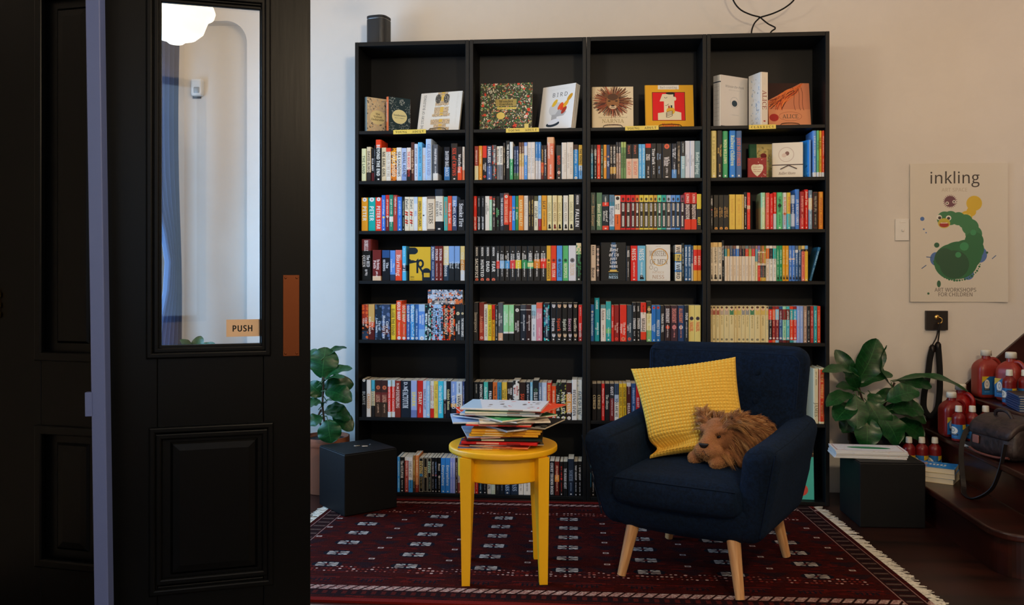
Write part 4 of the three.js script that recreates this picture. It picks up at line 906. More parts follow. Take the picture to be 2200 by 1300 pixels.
{
  const pos = place(1696, 0.2);
  displayBook('picture_book', 'reddish brown picture book with flowing hair picture and oval title, top shelf', { w: 0.222, h: 0.235, t: 0.014, pos, yaw: 6, lean: 8, spine: '#6a3a28', draw: (x, w, h) => {
    flat('#a8684a')(x, w, h); x.fillStyle = '#b87a56'; x.fillRect(0, h * 0.6, w, h * 0.4); x.fillStyle = '#2a100a'; x.beginPath(); x.moveTo(0, 0); x.lineTo(w * 0.8, 0); x.lineTo(0, h * 0.4); x.closePath(); x.fill();
    for (let i = 0; i < 90; i++) { x.strokeStyle = ['#c8602a', '#8a3418', '#3a140c', '#d87a38'][i % 4]; x.lineWidth = rr(2, 6); x.beginPath(); const a = rnd(); x.moveTo(w * (0.85 - a * 0.2), h * a * 0.2); x.bezierCurveTo(w * rr(0.4, 0.7), h * rr(0.1, 0.4), w * rr(0.2, 0.5), h * rr(0.2, 0.4), w * rr(0, 0.35), h * rr(0.4, 0.62)); x.stroke(); }
    x.strokeStyle = '#4a2014'; x.lineWidth = 3; for (const u of [0.6, 0.72, 0.8]) { x.beginPath(); x.moveTo(w * u, h * 0.1); x.bezierCurveTo(w * (u + 0.08), h * 0.3, w * (u - 0.03), h * 0.45, w * (u + 0.05), h * 0.62); x.stroke(); }
    x.strokeStyle = '#7a3a24'; x.lineWidth = 2; x.beginPath(); x.ellipse(w * 0.52, h * 0.76, w * 0.27, h * 0.1, 0, 0, 7); x.stroke(); txt(x, 'ALICE', '$px serif', '#3a3430', w * 0.52, h * 0.76, w * 0.38, h * 0.12); x.fillStyle = '#8a1c18'; x.beginPath(); x.ellipse(w * 0.13, h * 0.79, w * 0.11, h * 0.085, 0, 0, 7); x.fill(); } });
  easel(pos, 6, 8, 0.014, 0.1, 'black wire easel holding the reddish brown picture book');
}
// --- lower shelves
const inRow = (name, y, z) => [(FACE[name].a + FACE[name].b) / 2, y, z];
displayBook('paperback_book', 'mustard yellow paperback showing its front with dark blue fist shapes, fourth shelf', { w: FACE.bro.b - FACE.bro.a - 0.004, h: 0.179, t: 0.018, hard: false, pos: inRow('bro', CASE.y[3], 0.255), yaw: 2, spine: '#1c2434', draw: (x, w, h) => {
  flat('#c9a52c')(x, w, h); x.fillStyle = '#10202e'; x.beginPath(); x.ellipse(w * 0.2, h * 0.12, w * 0.2, h * 0.1, 0, 0, 7); x.fill(); x.fillRect(0, h * 0.02, w * 0.28, h * 0.2); x.beginPath(); x.moveTo(0, h * 0.36); x.lineTo(w * 0.3, h * 0.42); x.lineTo(w * 0.42, h * 0.34); x.lineTo(w * 0.42, h * 0.78); x.lineTo(w * 0.33, h * 0.78); x.lineTo(w * 0.33, h * 0.46); x.lineTo(0, h * 0.5); x.closePath(); x.fill();
  x.lineWidth = w * 0.09; x.strokeStyle = '#10202e'; x.beginPath(); x.ellipse(w * 0.52, h * 0.5, w * 0.12, h * 0.1, 0, 0, 7); x.stroke(); x.beginPath(); x.moveTo(w * 0.48, h * 0.6); x.lineTo(w * 0.64, h * 0.76); x.stroke(); x.beginPath(); x.ellipse(w * 0.8, h * 0.78, w * 0.22, h * 0.15, 0, 0, 7); x.fill(); x.fillRect(w * 0.6, h * 0.78, w * 0.4, h * 0.22); x.fillStyle = '#c9a52c'; for (let i = 0; i < 4; i++) x.fillRect(w * (0.68 + i * 0.07), h * 0.77, w * 0.06, h * 0.13); for (let i = 0; i < 3; i++) x.fillRect(w * 0.06, h * (0.24 + i * 0.06), w * 0.24, h * 0.035); txt(x, 'BRO', 'bold $px sans-serif', '#181818', w * 0.14, h * 0.89, w * 0.18, h * 0.06); scribble(x, '#3a3418', w * 0.05, w * 0.26, h * 0.955, 10); } });
displayBook('paperback_book', 'black book showing its front with white title and blue light beam, fourth shelf', { w: FACE.rest.b - FACE.rest.a - 0.004, h: 0.2, t: 0.022, pos: inRow('rest', CASE.y[3], 0.255), spine: '#101214', px: 420, draw: (x, w, h) => {
  flat('#131516')(x, w, h); x.fillStyle = '#2c4a6a'; x.fillRect(w * 0.42, 0, w * 0.17, h * 0.72); x.fillStyle = '#c8a850'; x.fillRect(w * 0.36, h * 0.71, w * 0.28, h * 0.04); x.fillRect(w * 0.3, h * 0.75, w * 0.4, h * 0.015);
  const L = [['THE', 0.09, 0.26], ['Rest', 0.185, 0.34], ['of Us', 0.315, 0.4], ['JUST', 0.425, 0.38], ['LIVE', 0.525, 0.36], ['HERE', 0.625, 0.42]]; L.forEach(([s, y, l], i) => txt(x, s, (i === 1 || i === 2 ? 'italic bold $px serif' : 'bold $px sans-serif'), '#e8e8e8', w * 0.51, h * y, w * l, h * (i === 1 || i === 2 ? 0.13 : 0.085))); txt(x, 'PATRICK', '$px sans-serif', '#7fb0c8', w * 0.5, h * 0.83, w * 0.52, h * 0.06); txt(x, 'NESS', 'bold $px sans-serif', '#a8c8dc', w * 0.5, h * 0.905, w * 0.56, h * 0.1); } });
displayBook('paperback_book', 'cream book showing its front with scrawled title and golden ring, fourth shelf', { w: FACE.monsters.b - FACE.monsters.a - 0.004, h: 0.188, t: 0.022, hard: false, pos: inRow('monsters', CASE.y[3], 0.255), spine: '#c8c0b0', px: 420, draw: (x, w, h) => {
  flat('#d2cfc6')(x, w, h); scribble(x, '#7a7468', w * 0.38, w * 0.62, h * 0.05, 7); x.strokeStyle = '#b88a2c'; x.lineWidth = w * 0.03; x.beginPath(); x.ellipse(w * 0.56, h * 0.35, w * 0.33, h * 0.23, 0, 0, 7); x.stroke(); x.strokeStyle = '#8a3a1c'; x.lineWidth = 3; x.beginPath(); x.ellipse(w * 0.56, h * 0.35, w * 0.35, h * 0.24, 0, 3, 6.5); x.stroke();
  txt(x, 'MONSTERS', '$px serif', '#5a4a34', w * 0.48, h * 0.24, w * 0.72, h * 0.2); txt(x, 'OF MEN', '$px serif', '#5a4a34', w * 0.52, h * 0.47, w * 0.76, h * 0.2); x.strokeStyle = '#5a4a34'; for (const [u, v] of [[0.2, 0.63], [0.4, 0.68]]) { x.beginPath(); x.ellipse(u * w, v * h, w * 0.07, h * 0.05, 0, 0, 7); x.stroke(); } txt(x, 'PATRICK', '$px sans-serif', '#a08a70', w * 0.5, h * 0.765, w * 0.78, h * 0.08); txt(x, 'NESS', '$px sans-serif', '#8a6a4c', w * 0.5, h * 0.885, w * 0.8, h * 0.14); scribble(x, '#8a8070', w * 0.15, w * 0.88, h * 0.975, 6); } });
const y2 = CASE.y[1];
displayBook('hardback_book', 'cream hardback with green spine edge standing behind the red heart book', { w: 0.2, h: 0.192, t: 0.022, pos: [onZ(1652, 380, 0.12).x, y2, 0.115], yaw: 2, lean: 6, spine: '#1c5a3a', draw: (x, w, h) => { flat('#b8a868')(x, w, h); x.fillStyle = '#1a5236'; x.fillRect(0, 0, w * 0.18, h); for (let i = 0; i < 130; i++) { x.fillStyle = ['#a89858', '#8a7a48', '#c8bc88', '#9a9a78'][i % 4]; x.beginPath(); x.ellipse(w * rr(0.2, 1), h * rr(0.1, 0.9), rr(4, 16), rr(3, 10), rnd() * 3, 0, 7); x.fill(); } x.fillStyle = '#6a1418'; x.beginPath(); x.ellipse(w * 0.36, h * 0.33, w * 0.08, h * 0.075, 0, 0, 7); x.fill(); } });
displayBook('hardback_book', 'small dark red gift book with a cream heart on its cover', { w: 0.094, h: 0.104, t: 0.012, pos: [onZ(1626, 380, 0.235).x, y2, 0.24], yaw: -10, spine: '#5a1412', draw: (x, w, h) => { flat('#7a1a16')(x, w, h); for (let i = 0; i < 18; i++) { x.fillStyle = ['#d8c8b0', '#a83a28'][i % 2]; x.beginPath(); x.ellipse(rnd() * w, rnd() * h, rr(5, 14), rr(4, 9), rnd() * 3, 0, 7); x.fill(); } x.fillStyle = '#d8ccac'; x.beginPath(); x.moveTo(w * 0.5, h * 0.92); x.bezierCurveTo(w * 0.02, h * 0.6, w * 0.1, h * 0.2, w * 0.5, h * 0.36); x.bezierCurveTo(w * 0.9, h * 0.2, w * 0.98, h * 0.6, w * 0.5, h * 0.92); x.fill(); for (const v of [0.46, 0.58, 0.68]) scribble(x, '#8a4a38', w * 0.28, w * 0.72, h * v, 16); } });
{
  const g = displayBook('hardback_book', 'cream gift book tied with a dark brown ribbon bow, second shelf', { w: 0.15, h: 0.18, t: 0.03, pos: [onZ(1692, 380, 0.235).x, y2, 0.235], yaw: -12, spine: '#c8bca8', draw: (x, w, h) => { flat('#d6ccb8')(x, w, h); x.strokeStyle = '#a89888'; x.lineWidth = 8; x.beginPath(); x.ellipse(w * 0.45, h * 0.34, w * 0.25, h * 0.2, 0, 0, 7); x.stroke(); x.fillStyle = '#6a4a40'; x.beginPath(); x.ellipse(w * 0.48, h * 0.31, w * 0.07, h * 0.06, 0.4, 0, 7); x.fill(); x.fillStyle = '#b8a490'; x.beginPath(); x.ellipse(w * 0.38, h * 0.36, w * 0.08, h * 0.06, 0, 0, 7); x.fill(); scribble(x, '#a89888', w * 0.35, w * 0.55, h * 0.47, 6); txt(x, 'Ballet Shoes', 'italic bold $px serif', '#6a5648', w * 0.47, h * 0.87, w * 0.56, h * 0.1); } });
  const rib = std('#3a1a14', 0.4);
  part('ribbon', box(0.1535, 0.005, 0.034, 0, 0.066, 0, 0.001), rib, g);
  for (const s of [-1, 1]) part('ribbon_tail', new THREE.BoxGeometry(0.046, 0.005, 0.0012).rotateZ(s * -0.45).translate(s * 0.02 + 0.005, 0.054, 0.0182), rib, g);
}
displayBook('slim_paperback', 'slim bright blue book turned to show its back cover, second shelf', { w: 0.14, h: 0.19, t: 0.011, hard: false, spineOut: true, pos: [onZ(1741, 380, 0.275).x, y2, 0.272], yaw: 22, spine: '#6a98d0', draw: (x, w, h) => { flat('#1f78c8')(x, w, h); for (let i = 0; i < 30; i++) { x.fillStyle = ['#12508e', '#3a90d8'][i % 2]; x.beginPath(); x.ellipse(rnd() * w, rr(0.6, 1) * h, rr(5, 20), rr(4, 10), rnd() * 3, 0, 7); x.fill(); } } });
displayBook('picture_book', 'tall teal book with round red seal on bottom shelf beside the armchair', { w: 0.2, h: 0.27, t: 0.014, pos: [onZ(1706, 1076, 0.24).x, CASE.y[6], 0.235], yaw: -3, lean: 5, spine: '#1c5a54', draw: (x, w, h) => { flat('#3f9c8c')(x, w, h); x.fillStyle = '#3a2a20'; x.fillRect(0, 0, w, h * 0.2); for (let i = 0; i < 40; i++) { x.fillStyle = ['#8a6a48', '#a8895a', '#5a1c18'][i % 3]; x.fillRect(rnd() * w, rnd() * h * 0.18, 10, 7); } x.fillStyle = '#2a4a48'; x.fillRect(w * 0.1, h * 0.35, w * 0.3, h * 0.5); x.fillStyle = '#c0483a'; x.beginPath(); x.ellipse(w * 0.7, h * 0.82, w * 0.15, h * 0.11, 0, 0, 7); x.fill(); } });
// --- three paperbacks lying across the tops of the fifth row
{
  const tops = stackTop['04'].filter((q) => q.a > -0.87).map((q) => q.h), xr = onZ(994, 640, 0.27).x; let y = CASE.y[4] + Math.max(...tops) + 0.001;
  const specs = [['a85a3a:.12:4a4a4e:.5:8a7a70:.8:c86a38', 'f0e8e0', 0.028, 'grey and orange paperback lying flat, lowest of three across the fifth row tops'], ['b8c8de:.2:c8d4e6', '50607a', 0.024, 'pale blue paperback lying flat, middle of three across the fifth row tops'], ['3a5068:.12:a8b4c4:.85:48586a', '50607a', 0.024, 'grey blue paperback lying flat, uppermost of three across the fifth row tops']];
  for (const [col, fg, t, label] of specs) {
    const h = 0.186, q = { bands: bandsOf(col), fg, title: '', ex: ['at:.2:.8', 'sp:d87040', 'sp:e8eef4', 'sp:2c3848'] }, cw = Math.round((t / h) * 300), k = cell(cw, 300);
    k.ctx.save(); k.ctx.translate(k.x, k.y); drawSpine(k.ctx, cw, 300, q); k.ctx.restore();
    const g = thing('paperback_book', label, 'book', [xr, y + t / 2, 0.275], 0, 'paperbacks lying across the fifth row'); g.rotation.z = Math.PI / 2;
    part('cover', coverGeometry(t, h, 0.128, k, false, (u, v) => k.uv(u, v), null, (u, v) => k.uv(0.5, v)), k.mat, g); part('page_block', pageBlock(t, h, 0.128, false), M.page, g);
    y += t + 0.0006;
  }
}
// ---------------------------------------------------------------- shelf tags
for (const [a, b, y, s, label] of [[845, 915, 283.5, 'YOUNG  ADULT', 'yellow stamped paper shelf tag on the leftmost bookcase'], [1087, 1158, 280, 'YOUNG  ADULT', 'yellow stamped paper shelf tag on the second bookcase from left'], [1343, 1415, 275.5, 'YOUNG  ADULT', 'yellow stamped paper shelf tag on the third bookcase from left'], [1609, 1667, 273, 'CLASSICS', 'yellow stamped paper shelf tag on the rightmost bookcase']]) {
  const A = onZ(a, y, 0.2895), B = onZ(b, y, 0.2895), w = B.x - A.x, h = 0.0225, k = printed(w, h, 56, (x, cw, ch) => { flat('#d9bf58')(x, cw, ch); [...s].forEach((c, i) => { x.save(); x.translate(cw * (0.06 + (0.88 * (i + 0.5)) / s.length), ch * rr(0.47, 0.55)); x.rotate(rr(-0.06, 0.06)); txt(x, c, 'bold $px serif', '#1c1810', 0, 0, 60, ch * 0.66); x.restore(); }); });
  const g = new THREE.BoxGeometry(w, h, 0.0008), p = g.attributes.position, uv = g.attributes.uv; for (let i = 0; i < p.count; i++) { const q = k.uv(p.getX(i) / w + 0.5, p.getY(i) / h + 0.5); uv.setXY(i, q[0], q[1]); }
  const m = whole('shelf_tag', g, k.mat, label, 'sign', 'paper tags on the shelf edges'); m.position.set((A.x + B.x) / 2, A.y, 0.2892); m.rotation.z = R(0.8);
}
// ---------------------------------------------------------------- on top of the bookcases
{
  const p = onZ(814, 92, 0.16), top = onZ(814, 38, 0.16).y, h = top - CASE.h, g = thing('speaker', 'small charcoal loudspeaker on top of the leftmost bookcase', 'speaker', [p.x, CASE.h, 0.16], R(-14));
  const capsule = (w, d, r, y0, y1) => { const s = new THREE.Shape(), X = w / 2, Y = d / 2; s.moveTo(-X + r, -Y); s.lineTo(X - r, -Y); s.quadraticCurveTo(X, -Y, X, -Y + r); s.lineTo(X, Y - r); s.quadraticCurveTo(X, Y, X - r, Y); s.lineTo(-X + r, Y); s.quadraticCurveTo(-X, Y, -X, Y - r); s.lineTo(-X, -Y + r); s.quadraticCurveTo(-X, -Y, -X + r, -Y); return new THREE.ExtrudeGeometry(s, { depth: y1 - y0 - 0.004, bevelEnabled: true, bevelSize: 0.002, bevelThickness: 0.002, bevelSegments: 2, curveSegments: 8 }).rotateX(-Math.PI / 2).translate(0, y0 + 0.002, 0); };
  part('grille', capsule(0.112, 0.112, 0.042, 0, h - 0.018), std('#3a3c3e', 0.4, { metalness: 0.6, bumpMap: grain, bumpScale: 0.0008 }), g);
  part('trim_ring', capsule(0.108, 0.108, 0.04, h - 0.018, h - 0.0125), std('#8a8a88', 0.3, { metalness: 0.8 }), g);
  part('top_cap', capsule(0.112, 0.112, 0.042, h - 0.0125, h), std('#17181a', 0.5), g);
}
{
  const z = 0.16, q = (x, y, dz = 0) => { const v = onZ(x, y, z); v.z += dz; return v; }, o = q(1632, 60), g = thing('wire_sculpture', 'black bent wire loop figure standing on top of the rightmost bookcase', 'sculpture', [o.x, CASE.h, z]);
  const rel = (v) => v.sub(V(o.x, CASE.h, z)), m = std('#0c0c0d', 0.4, { metalness: 0.6 });
  part('loop', tube([[1632, 37, 0.004], [1612, 32, 0.006], [1590, 20], [1576, 2], [1568, -30], [1580, -70], [1612, -98], [1650, -100], [1690, -80], [1712, -40], [1708, -4], [1690, 14], [1663, 28], [1633, 37, -0.004]].map((p) => rel(q(...p))), 0.0042, 80, 8), m, g);
  const foot = V(0, 0.004, 0);
  part('strand', tube([rel(q(1633, 37, -0.004)), rel(q(1621, 50)), rel(q(1615, 66)), V(rel(q(1614, 66)).x, 0.004, 0.01)], 0.004, 24, 8), m, g);
  part('strand', tube([rel(q(1632, 37, 0.004)), rel(q(1650, 51)), rel(q(1665, 59)), rel(q(1666, 61)), rel(q(1657, 68)), V(rel(q(1652, 66)).x, 0.004, -0.01)], 0.004, 32, 8), m, g);
  part('base_bar', tube([V(rel(q(1614, 66)).x, 0.004, 0.01), V(0, 0.004, 0.03), V(rel(q(1652, 66)).x, 0.004, -0.01)], 0.004, 16, 8), m, g);
}
// ---------------------------------------------------------------- pendant lamps of opal glass
const opal = std('#fff6e0', 0.35, { emissive: new THREE.Color().setRGB(1.0, 0.86, 0.62), emissiveIntensity: 1.15 });
function pendant(label, x, y, z, power, tint) {
  const g = thing('pendant_lamp', label, 'lamp', [x, y, z], 0, 'opal glass pendant lamps');
  part('shade', lathe([[0.001, -0.1], [0.03, -0.1], [0.045, -0.088], [0.085, -0.076], [0.115, -0.05], [0.13, -0.01], [0.14, 0.012], [0.16, 0.022], [0.166, 0.042], [0.158, 0.066], [0.12, 0.1], [0.07, 0.125], [0.052, 0.14]], 40), opal, g);
  part('fitter', lathe([[0.001, 0.2], [0.03, 0.2], [0.05, 0.185], [0.062, 0.15], [0.064, 0.132], [0.054, 0.13]], 32), M.brass, g);
  part('rod', new THREE.CylinderGeometry(0.007, 0.007, CEIL - y - 0.2, 10).translate(0, 0.2 + (CEIL - y - 0.2) / 2, 0), M.brass, g);
  part('ceiling_rose', lathe([[0.001, CEIL - y - 0.035], [0.03, CEIL - y - 0.035], [0.06, CEIL - y - 0.012], [0.062, CEIL - y - 0.001]], 28), M.brass, g);
  const l = new THREE.PointLight(new THREE.Color().setRGB(...tint), power); l.name = 'pendant_bulb'; l.position.set(0, 0.02, 0); l.shadow.radius = 5.5; g.add(l);
}
pendant('glowing opal pendant lamp seen through the glass of the black door', -1.829, 2.298, 1.155, 0.5, [1, 0.8, 0.6]);
pendant('opal pendant lamp hanging above the picture before the bookcases', -0.54, 2.46, 1.8, 1.5, [1, 0.86, 0.70]);
pendant('opal pendant lamp hanging out of view on the stair side', 2.2, 2.6, 1.9, 1.5, [1, 0.56, 0.30]);
pendant('opal pendant lamp hanging behind the camera by the shop window', 0.85, 2.5, 4.9, 11.6, [1, 0.77, 0.51]);

// ---------------------------------------------------------------- the glazed door and the panelled leaf beside it
function ringGeo(x0, x1, y0, y1, w, depth, bevel) {   // a picture-frame moulding, standing proud of z = 0
  const s = new THREE.Shape(); s.moveTo(x0, y0); s.lineTo(x1, y0); s.lineTo(x1, y1); s.lineTo(x0, y1); s.closePath();
  const h = new THREE.Path(); h.moveTo(x0 + w, y0 + w); h.lineTo(x0 + w, y1 - w); h.lineTo(x1 - w, y1 - w); h.lineTo(x1 - w, y0 + w); h.closePath(); s.holes.push(h);
  return new THREE.ExtrudeGeometry(s, { depth: Math.max(0.0005, depth - bevel), bevelEnabled: true, bevelSize: bevel * 0.8, bevelThickness: bevel, bevelOffset: -bevel * 0.8, bevelSegments: 3 });
}
function fieldGeo(x0, x1, y0, y1, bevel, depth) {      // a raised field with broad sloping edges
  const s = new THREE.Shape(); s.moveTo(x0, y0); s.lineTo(x1, y0); s.lineTo(x1, y1); s.lineTo(x0, y1); s.closePath();
  return new THREE.ExtrudeGeometry(s, { depth: 0.0005, bevelEnabled: true, bevelSize: bevel, bevelThickness: depth, bevelOffset: -bevel, bevelSegments: 2 });
}
function leafFrame(o, dir) {  // photo point -> (along the leaf, up) on the leaf's front face; o a point of it, dir its run in plan
  const n = V(-dir.z, 0, dir.x); if (n.z < 0) n.negate();
  return (px, py) => { const r = ray(px, py), c = V(CAM.x, CAM.y, CAM.z), t = o.clone().sub(c).dot(n) / r.dot(n), p = c.addScaledVector(r, t); return [p.clone().sub(o).dot(dir), p.y]; };
}
{
  const A = at(230, 600, 2.71), B = at(667, 600, 2.885); A.y = B.y = 0;
  const dir = B.clone().sub(A).normalize(), T = 0.042, g = new THREE.Group(); g.name = 'door_1'; g.userData.kind = 'structure'; tag(g, 'open black door with a tall glass pane and copper push plate', 'door'); scene.add(g);
  g.position.copy(A); g.rotation.y = Math.atan2(-dir.z, dir.x);
  const f = leafFrame(A, dir), X = (x, y) => f(x, y)[0], Y = (x, y) => f(x, y)[1];
  const x0 = -0.03, x1 = A.distanceTo(B), gl = X(338, 400), gr = X(566, 400), gt = Y(450, 4), gb = Y(450, 748), pl = X(332, 1090), pr = X(578, 1090), pt = Y(455, 926), pb = Y(455, 1250), H = 2.24;
  const slab = (n, a, b, c, d) => part(n, box(b - a, d - c, T, (a + b) / 2, (c + d) / 2, -T / 2, 0.003), M.doorBlack, g);
  slab('stile', x0, gl, 0.012, H); slab('stile', gr, x1, 0.012, H);
  slab('top_rail', gl, gr, gt, H); slab('lock_rail', gl, gr, pt, gb); slab('bottom_rail', gl, gr, 0.012, pb);
  part('pane', new THREE.BoxGeometry(gr - gl - 0.002, gt - gb - 0.002, 0.004).translate((gl + gr) / 2, (gt + gb) / 2, -T / 2), M.glass, g);
  part('moulding', ringGeo(X(314, 400), X(582, 400), Y(450, 768), gt + 0.045, 0.02, 0.014, 0.007), M.doorBlack, g);
  part('moulding', ringGeo(X(330, 400), X(572, 400), Y(450, 756), gt + 0.022, 0.016, 0.008, 0.005), M.doorBlack, g);
  part('glazing_bead', ringGeo(gl, gr, gb, gt, 0.012, 0.012, 0.004).translate(0, 0, -0.014), M.doorBlack, g);
  part('panel', box(gr - gl, pt - pb, 0.014, (gl + gr) / 2, (pt + pb) / 2, -T / 2, 0), M.doorBlack, g);
  part('raised_field', fieldGeo(pl + 0.045, pr - 0.035, pb + 0.03, pt - 0.03, 0.028, 0.009).translate(0, 0, -0.0145), M.doorBlack, g);
  part('moulding', ringGeo(X(320, 1090), X(588, 1090), Y(455, 1268), Y(455, 912), 0.02, 0.013, 0.007), M.doorBlack, g);
  part('moulding', ringGeo(pl, pr, pb, pt, 0.022, 0.014, 0.008).translate(0, 0, -0.013), M.doorBlack, g);
  const cx0 = X(608, 680), cx1 = X(643, 680), cy0 = Y(625, 765), cy1 = Y(625, 591);
  const plate = part('push_plate', box(cx1 - cx0, cy1 - cy0, 0.003, (cx0 + cx1) / 2, (cy0 + cy1) / 2, 0.0018, 0.001), M.copper, g); plate.userData.label = 'copper push plate';
  for (const sx of [cx0 + 0.008, cx1 - 0.008]) for (const sy of [cy0 + 0.009, cy1 - 0.009]) part('screw', new THREE.SphereGeometry(0.004, 8, 6).scale(1, 1, 0.4).translate(sx, sy, 0.0036), M.copper, plate);
  // PUSH sign stuck on the pane
  const sx0 = X(486, 705), sx1 = X(560, 705), sy0 = Y(520, 724), sy1 = Y(520, 687), w = sx1 - sx0, h = sy1 - sy0;
  const k = printed(w, h, 150, (x, cw, ch) => { flat('#b2977a')(x, cw, ch); txt(x, 'PUSH', 'bold $px sans-serif', '#14100e', cw * 0.47, ch * 0.5, cw * 0.62, ch * 0.5); });
  const sg = new THREE.BoxGeometry(w, h, 0.0015), p = sg.attributes.position, uv = sg.attributes.uv; for (let i = 0; i < p.count; i++) { const q = k.uv(p.getX(i) / w + 0.5, p.getY(i) / h + 0.5); uv.setXY(i, q[0], q[1]); }
  part('push_sign', sg.translate((sx0 + sx1) / 2, (sy0 + sy1) / 2, -T / 2 + 0.0035), k.mat, g).userData.label = 'tan PUSH sign';
}
{
  // jamb post
  const P = at(205, 600, 2.56), Q = at(235, 600, 2.56), w = Q.distanceTo(P), j = new THREE.Group(); j.name = 'trim_1'; j.userData.kind = 'structure'; tag(j, 'door post beside the black door, its reflected daylight coloured in as slate blue', 'door post'); scene.add(j);
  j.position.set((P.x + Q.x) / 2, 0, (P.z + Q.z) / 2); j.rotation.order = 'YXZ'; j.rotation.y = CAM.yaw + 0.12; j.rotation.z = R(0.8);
  const slate = std('#586799', 0.4);  // black gloss post: the blue of reflected daylight is put into its colour
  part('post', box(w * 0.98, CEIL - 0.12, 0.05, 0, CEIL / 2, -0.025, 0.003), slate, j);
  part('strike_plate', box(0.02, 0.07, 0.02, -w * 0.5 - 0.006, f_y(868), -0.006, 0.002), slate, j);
  // panelled leaf behind it
  const A = at(244, 600, 2.84), away = V(0.9855, 0, 0.1704), O = A.clone().addScaledVector(away, -0.95); O.y = 0; A.y = 0;
  const g = new THREE.Group(); g.name = 'door_2'; g.userData.kind = 'structure'; tag(g, 'dark panelled black door leaf at the far left edge', 'door'); scene.add(g);
  g.position.copy(O); g.rotation.y = Math.atan2(-away.z, away.x);
  const f = leafFrame(O, away), X = (x, y) => f(x, y)[0], Y = (x, y) => f(x, y)[1], W = 0.95, T = 0.042, H = 2.24;
  const xa = X(88, 600), xb = W - 0.055, t1 = 2.1, b1 = Y(150, 765), t2 = Y(150, 928), b2 = Y(150, 1212);
  const slab = (n, a, b, c, d) => part(n, box(b - a, d - c, T, (a + b) / 2, (c + d) / 2, -T / 2, 0.003), M.doorBlack, g);
  slab('stile', 0, xa, 0.012, H); slab('stile', xb, W, 0.012, H); slab('top_rail', xa, xb, t1, H); slab('lock_rail', xa, xb, t2, b1); slab('bottom_rail', xa, xb, 0.012, b2);
  for (const [c, d] of [[b1, t1], [b2, t2]]) { part('panel', box(xb - xa, d - c, 0.014, (xa + xb) / 2, (c + d) / 2, -0.024, 0), M.doorBlack, g); part('moulding', ringGeo(xa - 0.018, xb + 0.018, c - 0.018, d + 0.018, 0.03, 0.014, 0.008), M.doorBlack, g); part('raised_field', fieldGeo(xa + 0.05, xb - 0.05, c + 0.04, d - 0.04, 0.028, 0.009).translate(0, 0, -0.0165), M.doorBlack, g); }
  const lock = part('lock_plate', box(0.03, 0.1, 0.004, X(-6, 652), Y(0, 652), 0.003, 0.001), M.brass, g);
  for (const y of [634, 656, 676]) part('lock_stud', box(0.02, 0.018, 0.012, X(-1, y), Y(0, y), 0.009, 0.002), M.brass, lock);
}
function f_y(py) { return at(205, py, 2.56).y; }

// ---------------------------------------------------------------- beyond the door's glass
{
  const p = onZ(428, 190, -0.1), g = thing('motion_sensor', 'white motion sensor on the alcove wall seen through the door glass', 'sensor', [p.x, p.y, -0.1]);
  part('housing', soft(0.066, 0.1, 0.045, 0.012, 8).translate(0, 0, 0.0225), M.white, g);
  part('lens', soft(0.042, 0.042, 0.02, 0.008, 6).translate(0.004, -0.018, 0.037), std('#a8a8a4', 0.25), g);
  part('bracket', box(0.05, 0.112, 0.01, -0.012, -0.004, 0.005, 0.002), std('#4a4a4a', 0.6), g);
}
{
  // gathered blue-grey curtain beside the window, hung in folds
  const n = 60, m = 14, pos = [], idx = [];
  for (let j = 0; j <= m; j++) for (let i = 0; i <= n; i++) { const u = i / n, v = j / m, waist = 1 - 0.55 * Math.exp(-((v - 0.42) ** 2) / 0.02), z = 0.1 + u * 0.3 * waist, x = XL + 0.085 + 0.022 * Math.sin(u * 34) + 0.01 * Math.sin(v * 6); pos.push(x, 0.3 + v * 2.2, z); }
  for (let j = 0; j < m; j++) for (let i = 0; i < n; i++) { const a = j * (n + 1) + i; idx.push(a, a + 1, a + n + 2, a, a + n + 2, a + n + 1); }
  const g = new THREE.BufferGeometry(); g.setAttribute('position', new THREE.Float32BufferAttribute(pos, 3)); g.setIndex(idx); g.computeVertexNormals();
  const c = thing('curtain', 'blue grey curtain gathered beside the side window', 'curtain', [0, 0, 0]);
  part('cloth', g, std('#3f5274', 0.9, { transmission: 0.3, thickness: 0 }), c);
  part('curtain_rail', new THREE.CylinderGeometry(0.01, 0.01, 1.9, 12).rotateX(Math.PI / 2).translate(XL + 0.085, 2.51, 1.03), M.blackMetal, c);
}
